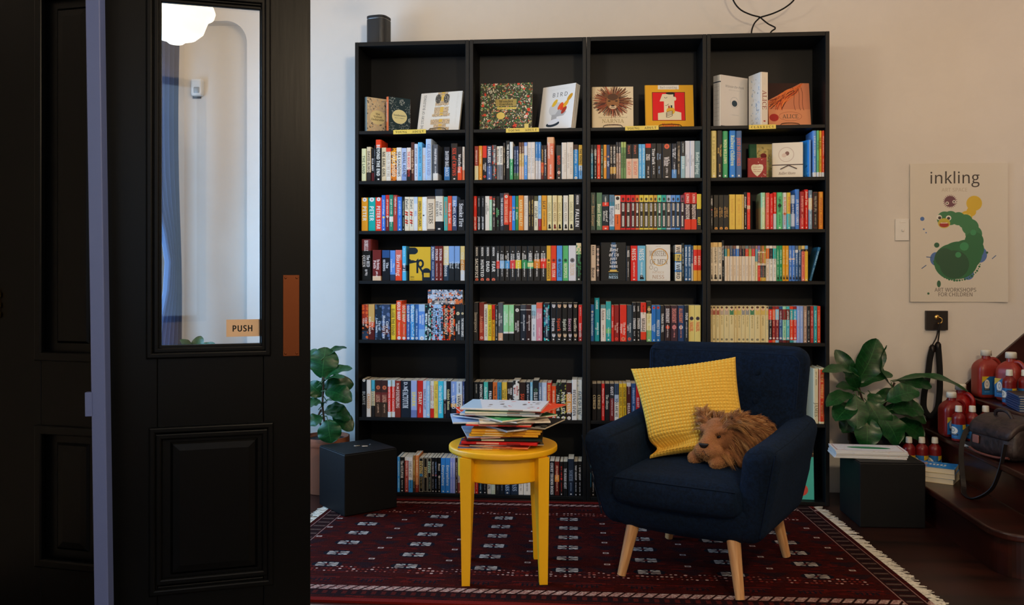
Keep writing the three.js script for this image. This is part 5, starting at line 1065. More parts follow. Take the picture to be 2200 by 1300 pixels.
// ---------------------------------------------------------------- rug
{
  const W = 2048, H = 1180, [c, x] = canvas(W, H), mw = 2.5, mh = 1.42, U = (m) => (m / mw) * W, Vv = (m) => (m / mh) * H;   // metres from the far left corner
  x.fillStyle = '#360a07'; x.fillRect(0, 0, W, H);
  const cols = ['#520f0a', '#300a0a', '#160c16', '#62130c', '#20090f', '#420c08'];
  for (let i = 0; i < 4200; i++) { x.fillStyle = cols[Math.floor(rnd() * cols.length)]; x.globalAlpha = 0.6; x.fillRect(rnd() * W, rnd() * H, rr(10, 46), rr(4, 12)); }
  x.globalAlpha = 1;
  const X0 = 0.13, X1 = 2.37, Z0 = 0.05, Z1 = 1.37;
  // outer bands: far and near guard stripes with slanted light bars
  const guard = (z0, z1) => { const hgt = Vv(z1 - z0); x.fillStyle = '#9a7c76'; x.fillRect(0, Vv(z0), W, hgt); for (let i = 0; i < 2600; i++) { x.fillStyle = ['#d0c0b8', '#6a3a38', '#b8a098', '#8a5a58'][Math.floor(rnd() * 4)]; x.fillRect(rnd() * W, Vv(z0) + rnd() * (hgt - 3), rr(2, 7), 3); } for (let i = 0; i < 62; i++) { const u = (i / 62) * W; x.strokeStyle = '#24100f'; x.lineWidth = 6; x.beginPath(); x.moveTo(u, Vv(z1)); x.lineTo(u + 24, Vv(z0)); x.stroke(); } x.fillStyle = '#240c0c'; x.fillRect(0, Vv(z0) - 3, W, 4); x.fillRect(0, Vv(z1) - 2, W, 4); };
  guard(0.055, 0.09); guard(1.265, 1.31);
  x.fillStyle = '#6a1814'; x.fillRect(0, H - Vv(0.03), W, Vv(0.03)); x.fillRect(0, 0, W, Vv(0.03)); x.fillStyle = '#1c0c10'; x.fillRect(0, Vv(1.315), W, Vv(0.05)); for (let i = 0; i < 70; i++) { x.fillStyle = '#4a1613'; x.fillRect((i / 70) * W, Vv(1.322), 14, Vv(0.03)); }
  // stepped red and dark figures along the borders
  for (const z of [0.12, 1.175]) for (let i = 0; i < 12; i++) { const u = U(0.1 + i * 0.2); for (let k = 0; k < 6; k++) { x.fillStyle = k % 2 ? '#1a1016' : '#5e1712'; x.fillRect(u - 60 + k * 11, Vv(z + k * 0.008), 120 - k * 22, Vv(0.011)); } for (let k = -2; k < 3; k++) { x.fillStyle = '#16101a'; x.fillRect(u + k * 15, Vv(z + 0.02), 6, Vv(0.03)); } }
  // rows of dots
  for (const z of [0.225, 0.25, 1.06, 1.085, 1.11]) for (let i = 0; i < 120; i++) { x.fillStyle = ['#a86a60', '#7a2820', '#c8a8a0', '#3a1a20'][Math.floor(rnd() * 4)]; x.beginPath(); x.arc(U(0.16) + (i / 120) * U(2.2), Vv(z) + rr(-3, 3), rr(3, 6), 0, 7); x.fill(); }
  // flowers of eight petals in seven columns of six, small squares between
  const flower = (u, z) => { const hw = U(0.044), hh = Vv(0.023); x.save(); x.translate(U(u), Vv(z)); x.fillStyle = '#12111c'; x.beginPath(); x.ellipse(0, 0, hw * 1.4, hh * 1.5, 0, 0, 7); x.fill();
    const petal = (...q) => { x.fillStyle = ['#b0a8a0', '#8e7e76', '#bcb6ae'][Math.floor(rnd() * 3)]; x.beginPath(); q.forEach(([a, b]) => x.lineTo(hw * a, hh * b)); x.closePath(); x.fill(); };
    for (const sx of [-1, 1]) { for (const sy of [-1, 1]) { petal([sx * 0.14, sy * 0.18], [sx * 0.98, sy * 0.42], [sx * 0.98, sy * 0.92], [sx * 0.72, sy]); petal([sx * 0.1, sy * 0.3], [sx * 0.55, sy], [sx * 0.12, sy]); } petal([sx * 0.16, 0], [sx, -0.26], [sx, 0.26]); }
    x.fillStyle = '#6a1c18'; x.fillRect(-5, -4, 10, 8); x.restore(); };
  for (let i = 0; i < 7; i++) for (let j = 0; j < 6; j++) flower(0.275 + i * 0.318, 0.32 + j * 0.143, 1);
  for (let i = -1; i < 7; i++) for (let j = 0; j < 5; j++) { const u = U(0.434 + i * 0.318), z = Vv(0.385 + j * 0.143); x.strokeStyle = '#b8a8a0'; x.lineWidth = 4.5; x.strokeRect(u - 8, z - 6, 16, 10); }
  for (let i = 0; i < 8; i++) for (let j = 0; j < 6; j++) { const u = U(0.434 + (i - 1) * 0.318), z = Vv(0.32 + j * 0.143); x.fillStyle = 'rgba(20,17,28,.75)'; for (let k = 0; k < 5; k++) x.fillRect(u - 46 + k * 9, z - 26 + k * 10, 92 - k * 18, 8); }
  for (const [u0, u1] of [[0.02, 0.1], [2.4, 2.48]]) { x.fillStyle = '#2a0f10'; x.fillRect(U(u0), 0, U(u1 - u0), H); for (let j = 0; j < 48; j++) { x.fillStyle = j % 2 ? '#54453f' : '#1a1012'; x.fillRect(U(u0 + 0.012), (j / 48) * H, U(u1 - u0 - 0.024), H / 96); } x.fillStyle = '#8a6a64'; x.fillRect(U(u0), 0, 4, H); x.fillRect(U(u1) - 4, 0, 4, H); }
  const weave = noiseTexture(256, [64, 64], 2, 21, '#000000', '#ffffff', [10, 6], false);
  const mat = new THREE.MeshPhysicalMaterial({ map: canvasTexture(c), roughness: 0.95, specularIntensity: 0.15, bumpMap: weave, bumpScale: 0.0015 });
  const BL = V(-1.30, 0, 0.375), BR = V(1.105, 0, 0.335), FR = V(1.225, 0, 1.755), FL = V(-1.37, 0, 1.795), n = 40, pos = [], uv = [], idx = [];
  const P = (u, v) => BL.clone().lerp(BR, u).lerp(FL.clone().lerp(FR, u), v);
  for (let j = 0; j <= n; j++) for (let i = 0; i <= n; i++) { const u = i / n, v = j / n, p = P(u, v); pos.push(p.x, 0.009, p.z); uv.push(u, 1 - v); }
  for (let j = 0; j < n; j++) for (let i = 0; i < n; i++) { const a = j * (n + 1) + i; idx.push(a, a + n + 1, a + 1, a + 1, a + n + 1, a + n + 2); }
  const rim = [[BL, BR, 0, 1], [BR, FR, 1, 0], [FR, FL, 1, 0], [FL, BL, 0, 1]];
  for (const [a, b] of rim) { const k = pos.length / 3; for (const [p, y] of [[a, 0.009], [a, 0.0005], [b, 0.009], [b, 0.0005]]) { pos.push(p.x, y, p.z); uv.push(0.5, 0.004); } idx.push(k, k + 2, k + 1, k + 1, k + 2, k + 3); }
  const g = new THREE.BufferGeometry(); g.setAttribute('position', new THREE.Float32BufferAttribute(pos, 3)); g.setAttribute('uv', new THREE.Float32BufferAttribute(uv, 2)); g.setIndex(idx); g.computeVertexNormals();
  const t = thing('rug', 'dark red patterned woollen rug with rows of white flowers', 'rug');
  part('pile', g, mat, t);
  const strands = (A, B, out, n2) => { const list = []; for (let i = 0; i < n2; i++) { const p = A.clone().lerp(B, (i + rnd()) / n2), clump = Math.sin(i * 0.35) * 0.35, a = rr(-0.5, 0.5) + clump, L = rr(0.03, 0.062); const d = out.clone().applyAxisAngle(V(0, 1, 0), a); list.push(tube([V(p.x - out.x * 0.002, 0.005, p.z - out.z * 0.01), V(p.x + d.x * L * 0.5, rr(0.006, 0.0075), p.z + d.z * L * 0.5), V(p.x + d.x * L, rr(0.002, 0.006), p.z + d.z * L)], 0.0016, 3, 4)); } return mergeGeometries(list); };
  const wool = std('#cfcabc', 0.95);
  for (const [A, B, o] of [[BR, FR, V(1, 0, -0.08).normalize()], [BL, FL, V(-1, 0, -0.05).normalize()]]) { const f = part('fringe', strands(A, B, o, 420), wool, t); f.userData.kind = 'stuff'; f.userData.label = 'off white wool fringe'; }
}
const RUG = 0.0095;
// pale threshold strip in front of the rug, inside the doorway
whole('door_sill', box(1.2, 0.008, 0.5, -0.75, 0.004, 2.08, 0.002), std('#8a7a68', 0.6), 'worn pale wooden sill strip between rug and door', 'sill');

// ---------------------------------------------------------------- stool
const stoolC = V(-0.352, RUG, 1.425), STOOL_H = 0.505;
{
  const g = thing('stool', 'round bright yellow wooden stool carrying a pile of picture books', 'stool', stoolC, R(8));
  const y = std('#f4b911', 0.42, { bumpMap: grain, bumpScale: 0.00015 }), Rr = 0.214, top = STOOL_H;
  part('seat', lathe([[0.001, top - 0.026], [Rr - 0.006, top - 0.026], [Rr - 0.001, top - 0.022], [Rr, top - 0.018], [Rr, top - 0.006], [Rr - 0.002, top - 0.002], [Rr - 0.006, top], [0.001, top]], 72), y, g);
  part('apron', lathe([[0.158, top - 0.026], [0.178, top - 0.026], [0.178, top - 0.118], [0.174, top - 0.122], [0.162, top - 0.122], [0.158, top - 0.118], [0.158, top - 0.026]], 64), y, g);
  for (const [sx, sz] of [[-1, 1], [1, 1], [1, -1], [-1, -1]]) {
    const leg = new THREE.BoxGeometry(1, 1, 1, 1, 12, 1), p = leg.attributes.position;
    for (let i = 0; i < p.count; i++) { const t = p.getY(i) + 0.5, w = THREE.MathUtils.lerp(0.031, 0.047, t), ox = sx * 0.147, oz = sz * 0.147; const lx = p.getX(i), lz = p.getZ(i); const tw = -sx * sz * R(24) * t, cx = lx * w * Math.cos(tw) - lz * w * Math.sin(tw), cz = lx * w * Math.sin(tw) + lz * w * Math.cos(tw); p.setXYZ(i, ox + cx - sx * (w - 0.031) / 2, t * (top - 0.026), oz + cz - sz * (w - 0.031) / 2); }
    leg.computeVertexNormals(); part('leg', leg, y, g);
  }
}
// ---------------------------------------------------------------- pile of picture books on the stool
{
  // from the bottom: width, depth, thickness, offset x, offset z, turn, cover, edge/spine, label
  const S = [
    [0.265, 0.21, 0.005, -0.035, 0.03, 4, '#2a4a6a', '#c88a2a', 'slim orange spined book at the very bottom of the stool pile'],
    [0.27, 0.215, 0.005, -0.015, 0.02, -6, '#7a2a1c', '#c86a3a', 'slim rust coloured book second from bottom of the stool pile'],
    [0.285, 0.22, 0.004, 0.01, 0.0, 8, '#2a2a30', '#8a8278', 'slim dark grey book third from bottom of the stool pile'],
    [0.292, 0.22, 0.013, 0.0, 0.01, -2, '#6a1210', '#a8181a', 'dark red hardback fourth from bottom of the stool pile'],
    [0.29, 0.225, 0.012, 0.012, 0.005, 2, '#16201c', '#1f2a26', 'black green hardback fifth from bottom of the stool pile'],
    [0.25, 0.26, 0.006, -0.03, -0.01, 14, '#7a8aa8', '#5a2a2c', 'slim grey blue book jutting out left, low in the stool pile'],
    [0.265, 0.22, 0.009, 0.015, 0.01, -1, '#d8a02c', '#d8a32c', 'lowest of three yellow hardbacks in the stool pile'],
    [0.265, 0.22, 0.008, 0.02, 0.012, 1, '#d8a02c', '#d09a28', 'middle of three yellow hardbacks in the stool pile'],
    [0.27, 0.22, 0.009, 0.025, 0.005, 0, '#c8902a', '#d8a42e', 'uppermost of three yellow hardbacks in the stool pile'],
    [0.15, 0.2, 0.007, 0.03, 0.05, 38, '#22262e', '#8a8c90', 'small charcoal book turned askew above the yellow hardbacks'],
    [0.33, 0.23, 0.006, 0.05, -0.02, -18, '#22221e', '#7a7468', 'wide dark booklet sticking out right from the stool pile'],
    [0.25, 0.22, 0.007, 0.0, 0.02, -3, '#b8a890', '#b02a20', 'red spined picture book in the middle of the stool pile'],
    [0.27, 0.21, 0.006, -0.07, -0.005, 12, '#8aa4c8', '#b8c8dc', 'pale blue book jutting far left from the stool pile'],
    [0.27, 0.23, 0.006, 0.04, 0.02, 10, '#c8c0b0', '#d4ccbc', 'cream picture book just under the black cover with white strokes'],
    [0.3, 0.23, 0.006, -0.01, 0.0, -28, '#141a24', '#b8bcc0', 'black picture book with white strokes turned across the stool pile'],
    [0.26, 0.22, 0.006, 0.045, 0.02, 40, '#2a7a48', '#c0c0ac', 'green picture book with a corner facing out, upper stool pile'],
    [0.28, 0.2, 0.005, -0.04, -0.05, 20, '#d8401c', '#c83a1a', 'thin orange red book peeking out at left below the top books'],
    [0.31, 0.23, 0.007, 0.005, 0.0, -4, '#a8c0d8', '#c8d0d8', 'light blue picture book third from the top of the stool pile'],
    [0.27, 0.22, 0.009, -0.005, 0.0, 2, '#5a8a6a', '#c8c8b8', 'green and white picture book second from the top of stool pile'],
    [0.285, 0.215, 0.004, 0.075, -0.025, -22, '#e0451c', '#d8401c', 'thin orange book sticking out right beneath the topmost white book'],
  ];
  let y = stoolC.y + STOOL_H + 0.0005;
  const addBook = (w, d, t, ox, oz, turn, cover, edge, label, draw) => {
    const kc = printed(w, d, 220, draw ?? ((x, cw, ch) => { flat(cover)(x, cw, ch); for (let i = 0; i < 14; i++) { x.fillStyle = ['rgba(255,255,255,.35)', 'rgba(0,0,0,.3)', 'rgba(200,160,90,.4)'][i % 3]; x.beginPath(); x.ellipse(rnd() * cw, rnd() * ch, rr(6, 34), rr(4, 16), rnd() * 3, 0, 7); x.fill(); } }));
    const ke = printed(t, w, 200, (x, cw, ch) => { flat(edge)(x, cw, ch); x.fillStyle = 'rgba(240,230,210,.7)'; x.fillRect(cw * 0.3, ch * 0.2, cw * 0.4, ch * 0.3); x.fillStyle = 'rgba(60,20,20,.5)'; x.fillRect(cw * 0.2, ch * 0.6, cw * 0.5, ch * 0.18); });
    const g = thing('picture_book', label, 'book', [stoolC.x + ox, y + t / 2, stoolC.z + oz + d / 2], 0, 'picture books piled on the yellow stool');
    g.position.set(stoolC.x + ox, y + t / 2, stoolC.z + oz); g.rotation.y = R(turn);
    // lying: spine towards +z, head to -x, front board up
    const lie = (q) => q.translate(0, -w / 2, d / 2).rotateZ(Math.PI / 2);
    const cov = part('cover', lie(coverGeometry(t, w, d, ke, t > 0.0065, (u, v) => ke.uv(u, v), null, (u, v) => ke.uv(0.5, v))), ke.mat, g);
    part('page_block', lie(pageBlock(t, w, d, t > 0.0065)), M.page, g);
    const pr = new THREE.BoxGeometry(w, 0.0005, d - 0.003), p = pr.attributes.position, uv = pr.attributes.uv; for (let i = 0; i < p.count; i++) { const q = kc.uv(p.getX(i) / w + 0.5, 0.5 - p.getZ(i) / (d - 0.003)); uv.setXY(i, q[0], q[1]); }
    part('cover_print', pr.translate(0, t / 2 + 0.0002, 0), kc.mat, cov);
    y += t + 0.0003;
  };
  for (const s of S) addBook(...s, s[6] === '#141a24' ? (x, cw, ch) => { flat('#141a24')(x, cw, ch); x.strokeStyle = '#c8d4e0'; x.lineWidth = 9; for (const [a, b, c2, d2] of [[0.1, 0.7, 0.3, 0.4], [0.3, 0.4, 0.42, 0.7], [0.5, 0.75, 0.62, 0.5], [0.62, 0.5, 0.6, 0.8]]) { x.beginPath(); x.moveTo(a * cw, b * ch); x.lineTo(c2 * cw, d2 * ch); x.stroke(); } } : undefined);
  addBook(0.315, 0.23, 0.008, 0.01, 0.005, -5, '#c8d0da', '#c8ccd2', 'white speckled picture book lying on the very top of the stool pile', (x, cw, ch) => { flat('#c9d2dd')(x, cw, ch); x.fillStyle = '#9cbcd8'; x.beginPath(); x.moveTo(0, 0); x.lineTo(cw * 0.1, 0); x.lineTo(cw * 0.28, ch); x.lineTo(0, ch); x.fill(); for (let i = 0; i < 26; i++) { x.fillStyle = ['#3a3436', '#a83a34', '#6a5a50', '#8a8a90'][i % 4]; x.beginPath(); x.ellipse(rr(0.3, 0.95) * cw, rr(0.15, 0.9) * ch, rr(3, 12), rr(3, 9), rnd() * 3, 0, 7); x.fill(); } });
}
// ---------------------------------------------------------------- black cubes
{
  const a = V(-1.195, 0, 0.74), g = thing('cube_seat', 'black cube seat on the rug edge in front of the leftmost bookcase', 'cube seat', [-1.178, RUG + 0.001, 0.535], R(42));
  part('body', box(0.288, 0.296, 0.288, 0, 0.148, 0, 0.005), M.cube, g);
  part('lid_panel', box(0.28, 0.004, 0.28, 0, 0.298, 0, 0.0015), M.cube, g);
  const clip = thing('metal_clip', 'small steel clip lying on the left black cube', 'clip', [-1.168, RUG + 0.3005, 0.515], R(20));
  const st = std('#c8ccd0', 0.25, { metalness: 1 });
  part('plate', box(0.03, 0.003, 0.018, -0.02, 0.0016, 0), st, clip); part('plate', box(0.03, 0.003, 0.018, 0.018, 0.0016, 0.016), st, clip); part('pin', box(0.05, 0.003, 0.006, 0, 0.0046, 0.008), M.blackMetal, clip); part('rivet', new THREE.CylinderGeometry(0.005, 0.005, 0.003, 12).translate(0.05, 0.0015, -0.02), st, clip);
  const h = thing('cube_seat', 'black cube seat by the stair carrying a stack of white booklets', 'cube seat', [1.385, 0, 0.5], R(2));
  part('body', box(0.3, 0.3, 0.3, 0, 0.15, 0, 0.005), M.cube, h); part('lid_panel', box(0.292, 0.004, 0.292, 0, 0.302, 0, 0.0015), M.cube, h);
  // white booklets on it
  for (let k = 0; k < 6; k++) {
    const b = thing('booklet', k === 5 ? 'white booklet with green scribble, topmost of the stack on the right cube' : `white folded booklet, ${['lowest', 'second from bottom', 'third from bottom', 'fourth from bottom', 'second from top'][k]} in the stack on the right cube`, 'booklet', [1.32 + rr(-0.004, 0.004), 0.3045 + k * 0.0062, 0.5 + rr(-0.005, 0.005)], R(-3 + rr(-1.5, 1.5)), 'booklets stacked on the right cube');
    const kc = printed(0.33, 0.16, 200, (x, cw, ch) => { flat('#c8ccd4')(x, cw, ch); for (let i = 0; i < 60; i++) { x.fillStyle = ['#a85a48', '#8a6a60', '#5a6a8a'][i % 3]; x.fillRect(rnd() * cw, rnd() * ch, rr(3, 16), 3); } x.fillStyle = '#2a6a4a'; x.beginPath(); x.ellipse(cw * 0.52, ch * 0.5, cw * 0.3, ch * 0.16, 0.06, 0, 7); x.fill(); x.strokeStyle = '#7a3a34'; x.lineWidth = 4; x.strokeRect(cw * 0.04, ch * 0.08, cw * 0.92, ch * 0.84); });
    const gg = new THREE.BoxGeometry(0.33, 0.0006, 0.16), p = gg.attributes.position, uv = gg.attributes.uv; for (let i = 0; i < p.count; i++) { const q = kc.uv(p.getX(i) / 0.33 + 0.5, 0.5 - p.getZ(i) / 0.16); uv.setXY(i, q[0], q[1]); }
    part('pages', box(0.328, 0.0048, 0.158, 0, 0.0025, 0, 0.001), M.white, b); part('cover', gg.translate(0, 0.0053, 0), kc.mat, b);
  }
}
// ---------------------------------------------------------------- armchair
const chairC = V(0.446, RUG, 1.287), chairTurn = Math.atan2(-0.2503, 0.5048);
const navyWeave = noiseTexture(256, [96, 96], 2, 31, '#000000', '#ffffff', [14, 14], false);
const navy = std('#ffffff', 0.85, { map: noiseTexture(256, [48, 48], 3, 33, '#061222', '#0c1f38', [3, 3]), bumpMap: navyWeave, bumpScale: 0.0012, specularIntensity: 0.3, sheen: 0.35, sheenColor: new THREE.Color('#3a6494'), sheenRoughness: 0.6 });
const navyPiping = std('#0a182b', 0.85, { specularIntensity: 0.3 });
const lerp = THREE.MathUtils.lerp, clamp = THREE.MathUtils.clamp, sstep = THREE.MathUtils.smoothstep;
{
  const g = thing('armchair', 'dark navy upholstered armchair with buttoned back and pale wooden legs', 'armchair', chairC, chairTurn);
  // local axes: +z is the front of the seat, y up. Base tub
  const base = soft(0.66, 0.17, 0.66, 0.08, 22, (v) => {
    const t = clamp((v.y + 0.085) / 0.17, 0, 1); v.x *= lerp(0.86, 1.02, t); v.z *= lerp(0.9, 1, t);
    if (v.y < 0) v.y -= 0.012 * (1 - Math.abs(v.x) / 0.33) * (v.z > 0 ? 1 : 0.3);
    v.y += 0.275; v.z += 0.005;
  });
  part('seat_base', softUV(base), navy, g);
  // arms: they lean out, slope up to the back and carry a rolled front
  for (const s of [-1, 1]) {
    const arm = soft(0.135, 0.37, 0.68, 0.064, 24, (v) => {
      const t = clamp((v.y + 0.185) / 0.37, 0, 1), f = clamp((v.z + 0.34) / 0.68, 0, 1);
      v.x *= lerp(0.85, 1.05, t); v.x += s * (0.292 + 0.034 * t * t - 0.035 * (1 - t) * (1 - t));
      v.z = v.z * lerp(0.88, 1, t) + 0.012 * t;
      if (v.y > 0) v.y += 0.04 * (1 - f) * t - 0.012 * Math.sin(f * 3.1) * t;
      v.y += 0.38;
    });
    const a = part('arm', softUV(arm), navy, g);
    // seam piped round the outer edge of the front
    const pts = []; for (let i = 0; i <= 20; i++) { const t = i / 20, y = lerp(0.235, 0.542, t), tt = clamp((y - 0.195) / 0.37, 0, 1); pts.push(V(s * (0.292 + 0.034 * tt * tt - 0.035 * (1 - tt) ** 2 + 0.0535 * lerp(0.85, 1.05, tt)), y, (0.3305) * lerp(0.88, 1, tt) + 0.012 * tt - 0.0025)); }
    part('piping', tube(pts, 0.0028, 40, 6), navyPiping, a);
  }
  // back: a wide tapering slab, reclined, wings bending forward a little
  const back = soft(0.7, 0.56, 0.14, 0.06, 30, (v) => {
    const t = clamp((v.y + 0.28) / 0.56, 0, 1); v.x *= lerp(0.92, 1.0, t); v.y += 0.012 * (1 - (v.x / 0.35) ** 2) * t;
    v.z += 0.055 * (Math.abs(v.x) / 0.35) ** 2.6 * (0.35 + 0.65 * t);
    for (const bx of [-0.14, 0.14]) for (const by of [0.165, 0.045]) { const q = (v.x - bx) ** 2 + (v.y - by) ** 2; if (v.z > 0) v.z -= 0.014 * Math.exp(-q / 0.0011); }
    const y = v.y, z = v.z, a = R(13); v.y = y * Math.cos(a) + z * Math.sin(a) * 1; v.z = z * Math.cos(a) - y * Math.sin(a);
    v.y += 0.585; v.z += -0.292;
  });
  const bk = part('backrest', softUV(back), navy, g);
  for (const bx of [-0.14, 0.14]) for (const by of [0.165, 0.045]) { const a = R(13), z0 = 0.064, b = new THREE.SphereGeometry(0.0135, 16, 10).scale(1, 1, 0.5); b.rotateX(-a); b.translate(bx, 0.585 + by * Math.cos(a) + z0 * Math.sin(a), -0.292 + z0 * Math.cos(a) - by * Math.sin(a)); part('button', b, navy, bk); }
  // piping along the rim of the back
  { const pts = []; const a = R(13); for (let i = 0; i <= 44; i++) { const t = i / 44; let x, y; if (t < 0.25) { x = -0.322; y = lerp(0.02, 0.21, t * 4); } else if (t < 0.75) { const u = (t - 0.25) * 2; x = lerp(-0.322, 0.322, u); y = 0.235 + 0.012 * (1 - (x / 0.35) ** 2); } else { x = 0.322; y = lerp(0.21, 0.02, (t - 0.75) * 4); } const tt = clamp((y + 0.28) / 0.56, 0, 1), z = 0.0665 + 0.055 * (Math.abs(x) / 0.35) ** 2.6 * (0.35 + 0.65 * tt); pts.push(V(x * lerp(0.94, 1.01, tt), 0.585 + y * Math.cos(a) + z * Math.sin(a), -0.292 + z * Math.cos(a) - y * Math.sin(a))); } part('piping', tube(pts, 0.0028, 90, 6), navyPiping, bk); }
  // seat cushion
  const cush = soft(0.515, 0.12, 0.56, 0.052, 26, (v) => { const ex = 1 - (v.x / 0.26) ** 2, ez = 1 - (v.z / 0.28) ** 2; v.y += (v.y > 0 ? 0.026 : -0.004) * Math.max(0, ex) * Math.max(0, ez); if (v.z > 0.2) v.z += 0.02 * Math.max(0, ex); v.y += 0.352; v.z += 0.07; });
  const sc = part('seat_cushion', softUV(cush), navy, g);
  { const pts = []; const sx = 0.236, z1 = 0.335; for (let i = 0; i <= 30; i++) { const u = i / 30, x = lerp(-sx, sx, u), ex = 1 - (x / 0.26) ** 2; pts.push(V(x, 0.396 + 0.003 * ex, z1 + 0.002 + 0.02 * Math.max(0, ex))); } part('piping', tube(pts, 0.003, 60, 6), navyPiping, sc); }
  // legs: turned, tapering, splayed
  const oak = std('#ffffff', 0.45, { map: noiseTexture(256, [24, 2], 4, 41, '#b98452', '#d8ab77', [1, 1]) });
  const toLocal = (p) => p.clone().sub(chairC).applyAxisAngle(V(0, 1, 0), -chairTurn);
  for (const [fx, fy] of [[1590, 1291], [1335, 1238], [1690, 1197], [1437, 1157]]) {
    const foot = toLocal(onY(fx, fy, RUG)), topP = V(foot.x * 0.84, 0.215, foot.z * 0.86), d = topP.clone().sub(V(foot.x, 0.004, foot.z)), L = d.length();
    const leg = new THREE.CylinderGeometry(0.026, 0.0165, L, 24).translate(0, L / 2, 0); leg.applyQuaternion(new THREE.Quaternion().setFromUnitVectors(V(0, 1, 0), d.normalize())); part('leg', leg.translate(foot.x, 0.004, foot.z), oak, g);
  }
}
// ---------------------------------------------------------------- yellow knitted cushion
{
  const cells = 30, S = 0.44, pos = [[], []], idx = [[], []];
  const surf = (u, v, side) => {     // u, v in -1..1
    const U2 = 1 - u * u, V2 = 1 - v * v;
    const edge = Math.pow(Math.max(0, U2), 0.42) * Math.pow(Math.max(0, V2), 0.42);
    let x = (u * S) / 2 * (1 - 0.07 * V2), y = (v * S) / 2 * (1 - 0.06 * U2), z = side * 0.072 * edge;
    const bump = Math.pow(Math.abs(Math.sin((u * 0.5 + 0.5) * cells * Math.PI)), 0.55) * Math.pow(Math.abs(Math.sin((v * 0.5 + 0.5) * cells * Math.PI)), 0.55);
    z += side * 0.0075 * (bump - 0.5) * Math.min(1, edge * 3 + 0.35);
    // slumped lower part: a crease runs in from the left edge
    const cr = Math.exp(-((v + 0.62) ** 2) / 0.012) * sstep(-u, -0.15, 0.75);
    if (side > 0) z -= 0.055 * cr; x += 0.03 * cr * (u < 0 ? 1 : 0);
    x += 0.05 * (0.5 - 0.5 * v) * (0.62 - 0.38 * u);
    const low = sstep(-v, 0.62, 1.0); z += 0.03 * low; y += 0.035 * low * low;
    z += -0.012 * v * v * side * 0;
    return [x, y, z];
  };
  const mk = (side, N) => { const p = [], id = []; for (let j = 0; j <= N; j++) for (let i = 0; i <= N; i++) p.push(...surf((i / N) * 2 - 1, (j / N) * 2 - 1, side)); for (let j = 0; j < N; j++) for (let i = 0; i < N; i++) { const a = j * (N + 1) + i; side > 0 ? id.push(a, a + 1, a + N + 2, a, a + N + 2, a + N + 1) : id.push(a, a + N + 2, a + 1, a, a + N + 1, a + N + 2); } const g = new THREE.BufferGeometry(); g.setAttribute('position', new THREE.Float32BufferAttribute(p, 3)); g.setIndex(id); g.computeVertexNormals(); return g; };
  const mustard = std('#e6bd4c', 0.9, { sheen: 0.5, sheenColor: new THREE.Color('#f4e4b0'), sheenRoughness: 0.5 });
  const g = thing('cushion', 'mustard yellow bobbled square cushion leaning in the armchair', 'cushion');
  part('front_panel', mk(1, 240), mustard, g); part('back_panel', mk(-1, 90), mustard, g);
  const local = V(-0.082, 0.612, -0.045).applyAxisAngle(V(0, 1, 0), chairTurn).add(V(chairC.x, 0, chairC.z));
  g.position.copy(local); g.rotation.order = 'YXZ'; g.rotation.y = chairTurn + R(14); g.rotation.x = R(-27); g.rotation.z = R(9);
}
// ---------------------------------------------------------------- plush lion
function fieldMesh(min, size, res, fn) {      // surface of fn(p) = 0 (negative inside) on a cube of side size
  const mc = new MarchingCubes(res, new THREE.MeshStandardMaterial(), false, false, 120000); mc.isolation = 0;
  const h = res / 2, p = V(0, 0, 0);
  for (let k = 0; k < res; k++) for (let j = 0; j < res; j++) for (let i = 0; i < res; i++) { p.set(min.x + (i / res) * size, min.y + (j / res) * size, min.z + (k / res) * size); mc.field[i + j * res + k * res * res] = -fn(p); }
  mc.update();
  const n = mc.count, a = new Float32Array(n * 3);
  for (let i = 0; i < n * 3; i++) a[i] = min.getComponent(i % 3) + ((mc.positionArray[i] * h + h) / res) * size;
  let g = new THREE.BufferGeometry(); g.setAttribute('position', new THREE.BufferAttribute(a, 3)); g = mergeVertices(g, size / res / 50); g.computeVertexNormals();
  return g;
}
const cap = (p, a, b, ra, rb) => { const ab = b.clone().sub(a), t = clamp(p.clone().sub(a).dot(ab) / Math.max(1e-9, ab.lengthSq()), 0, 1); return p.distanceTo(a.clone().addScaledVector(ab, t)) - lerp(ra, rb, t); };
const smin = (a, b, k) => { const h = clamp(0.5 + (0.5 * (b - a)) / k, 0, 1); return lerp(b, a, h) - k * h * (1 - h); };
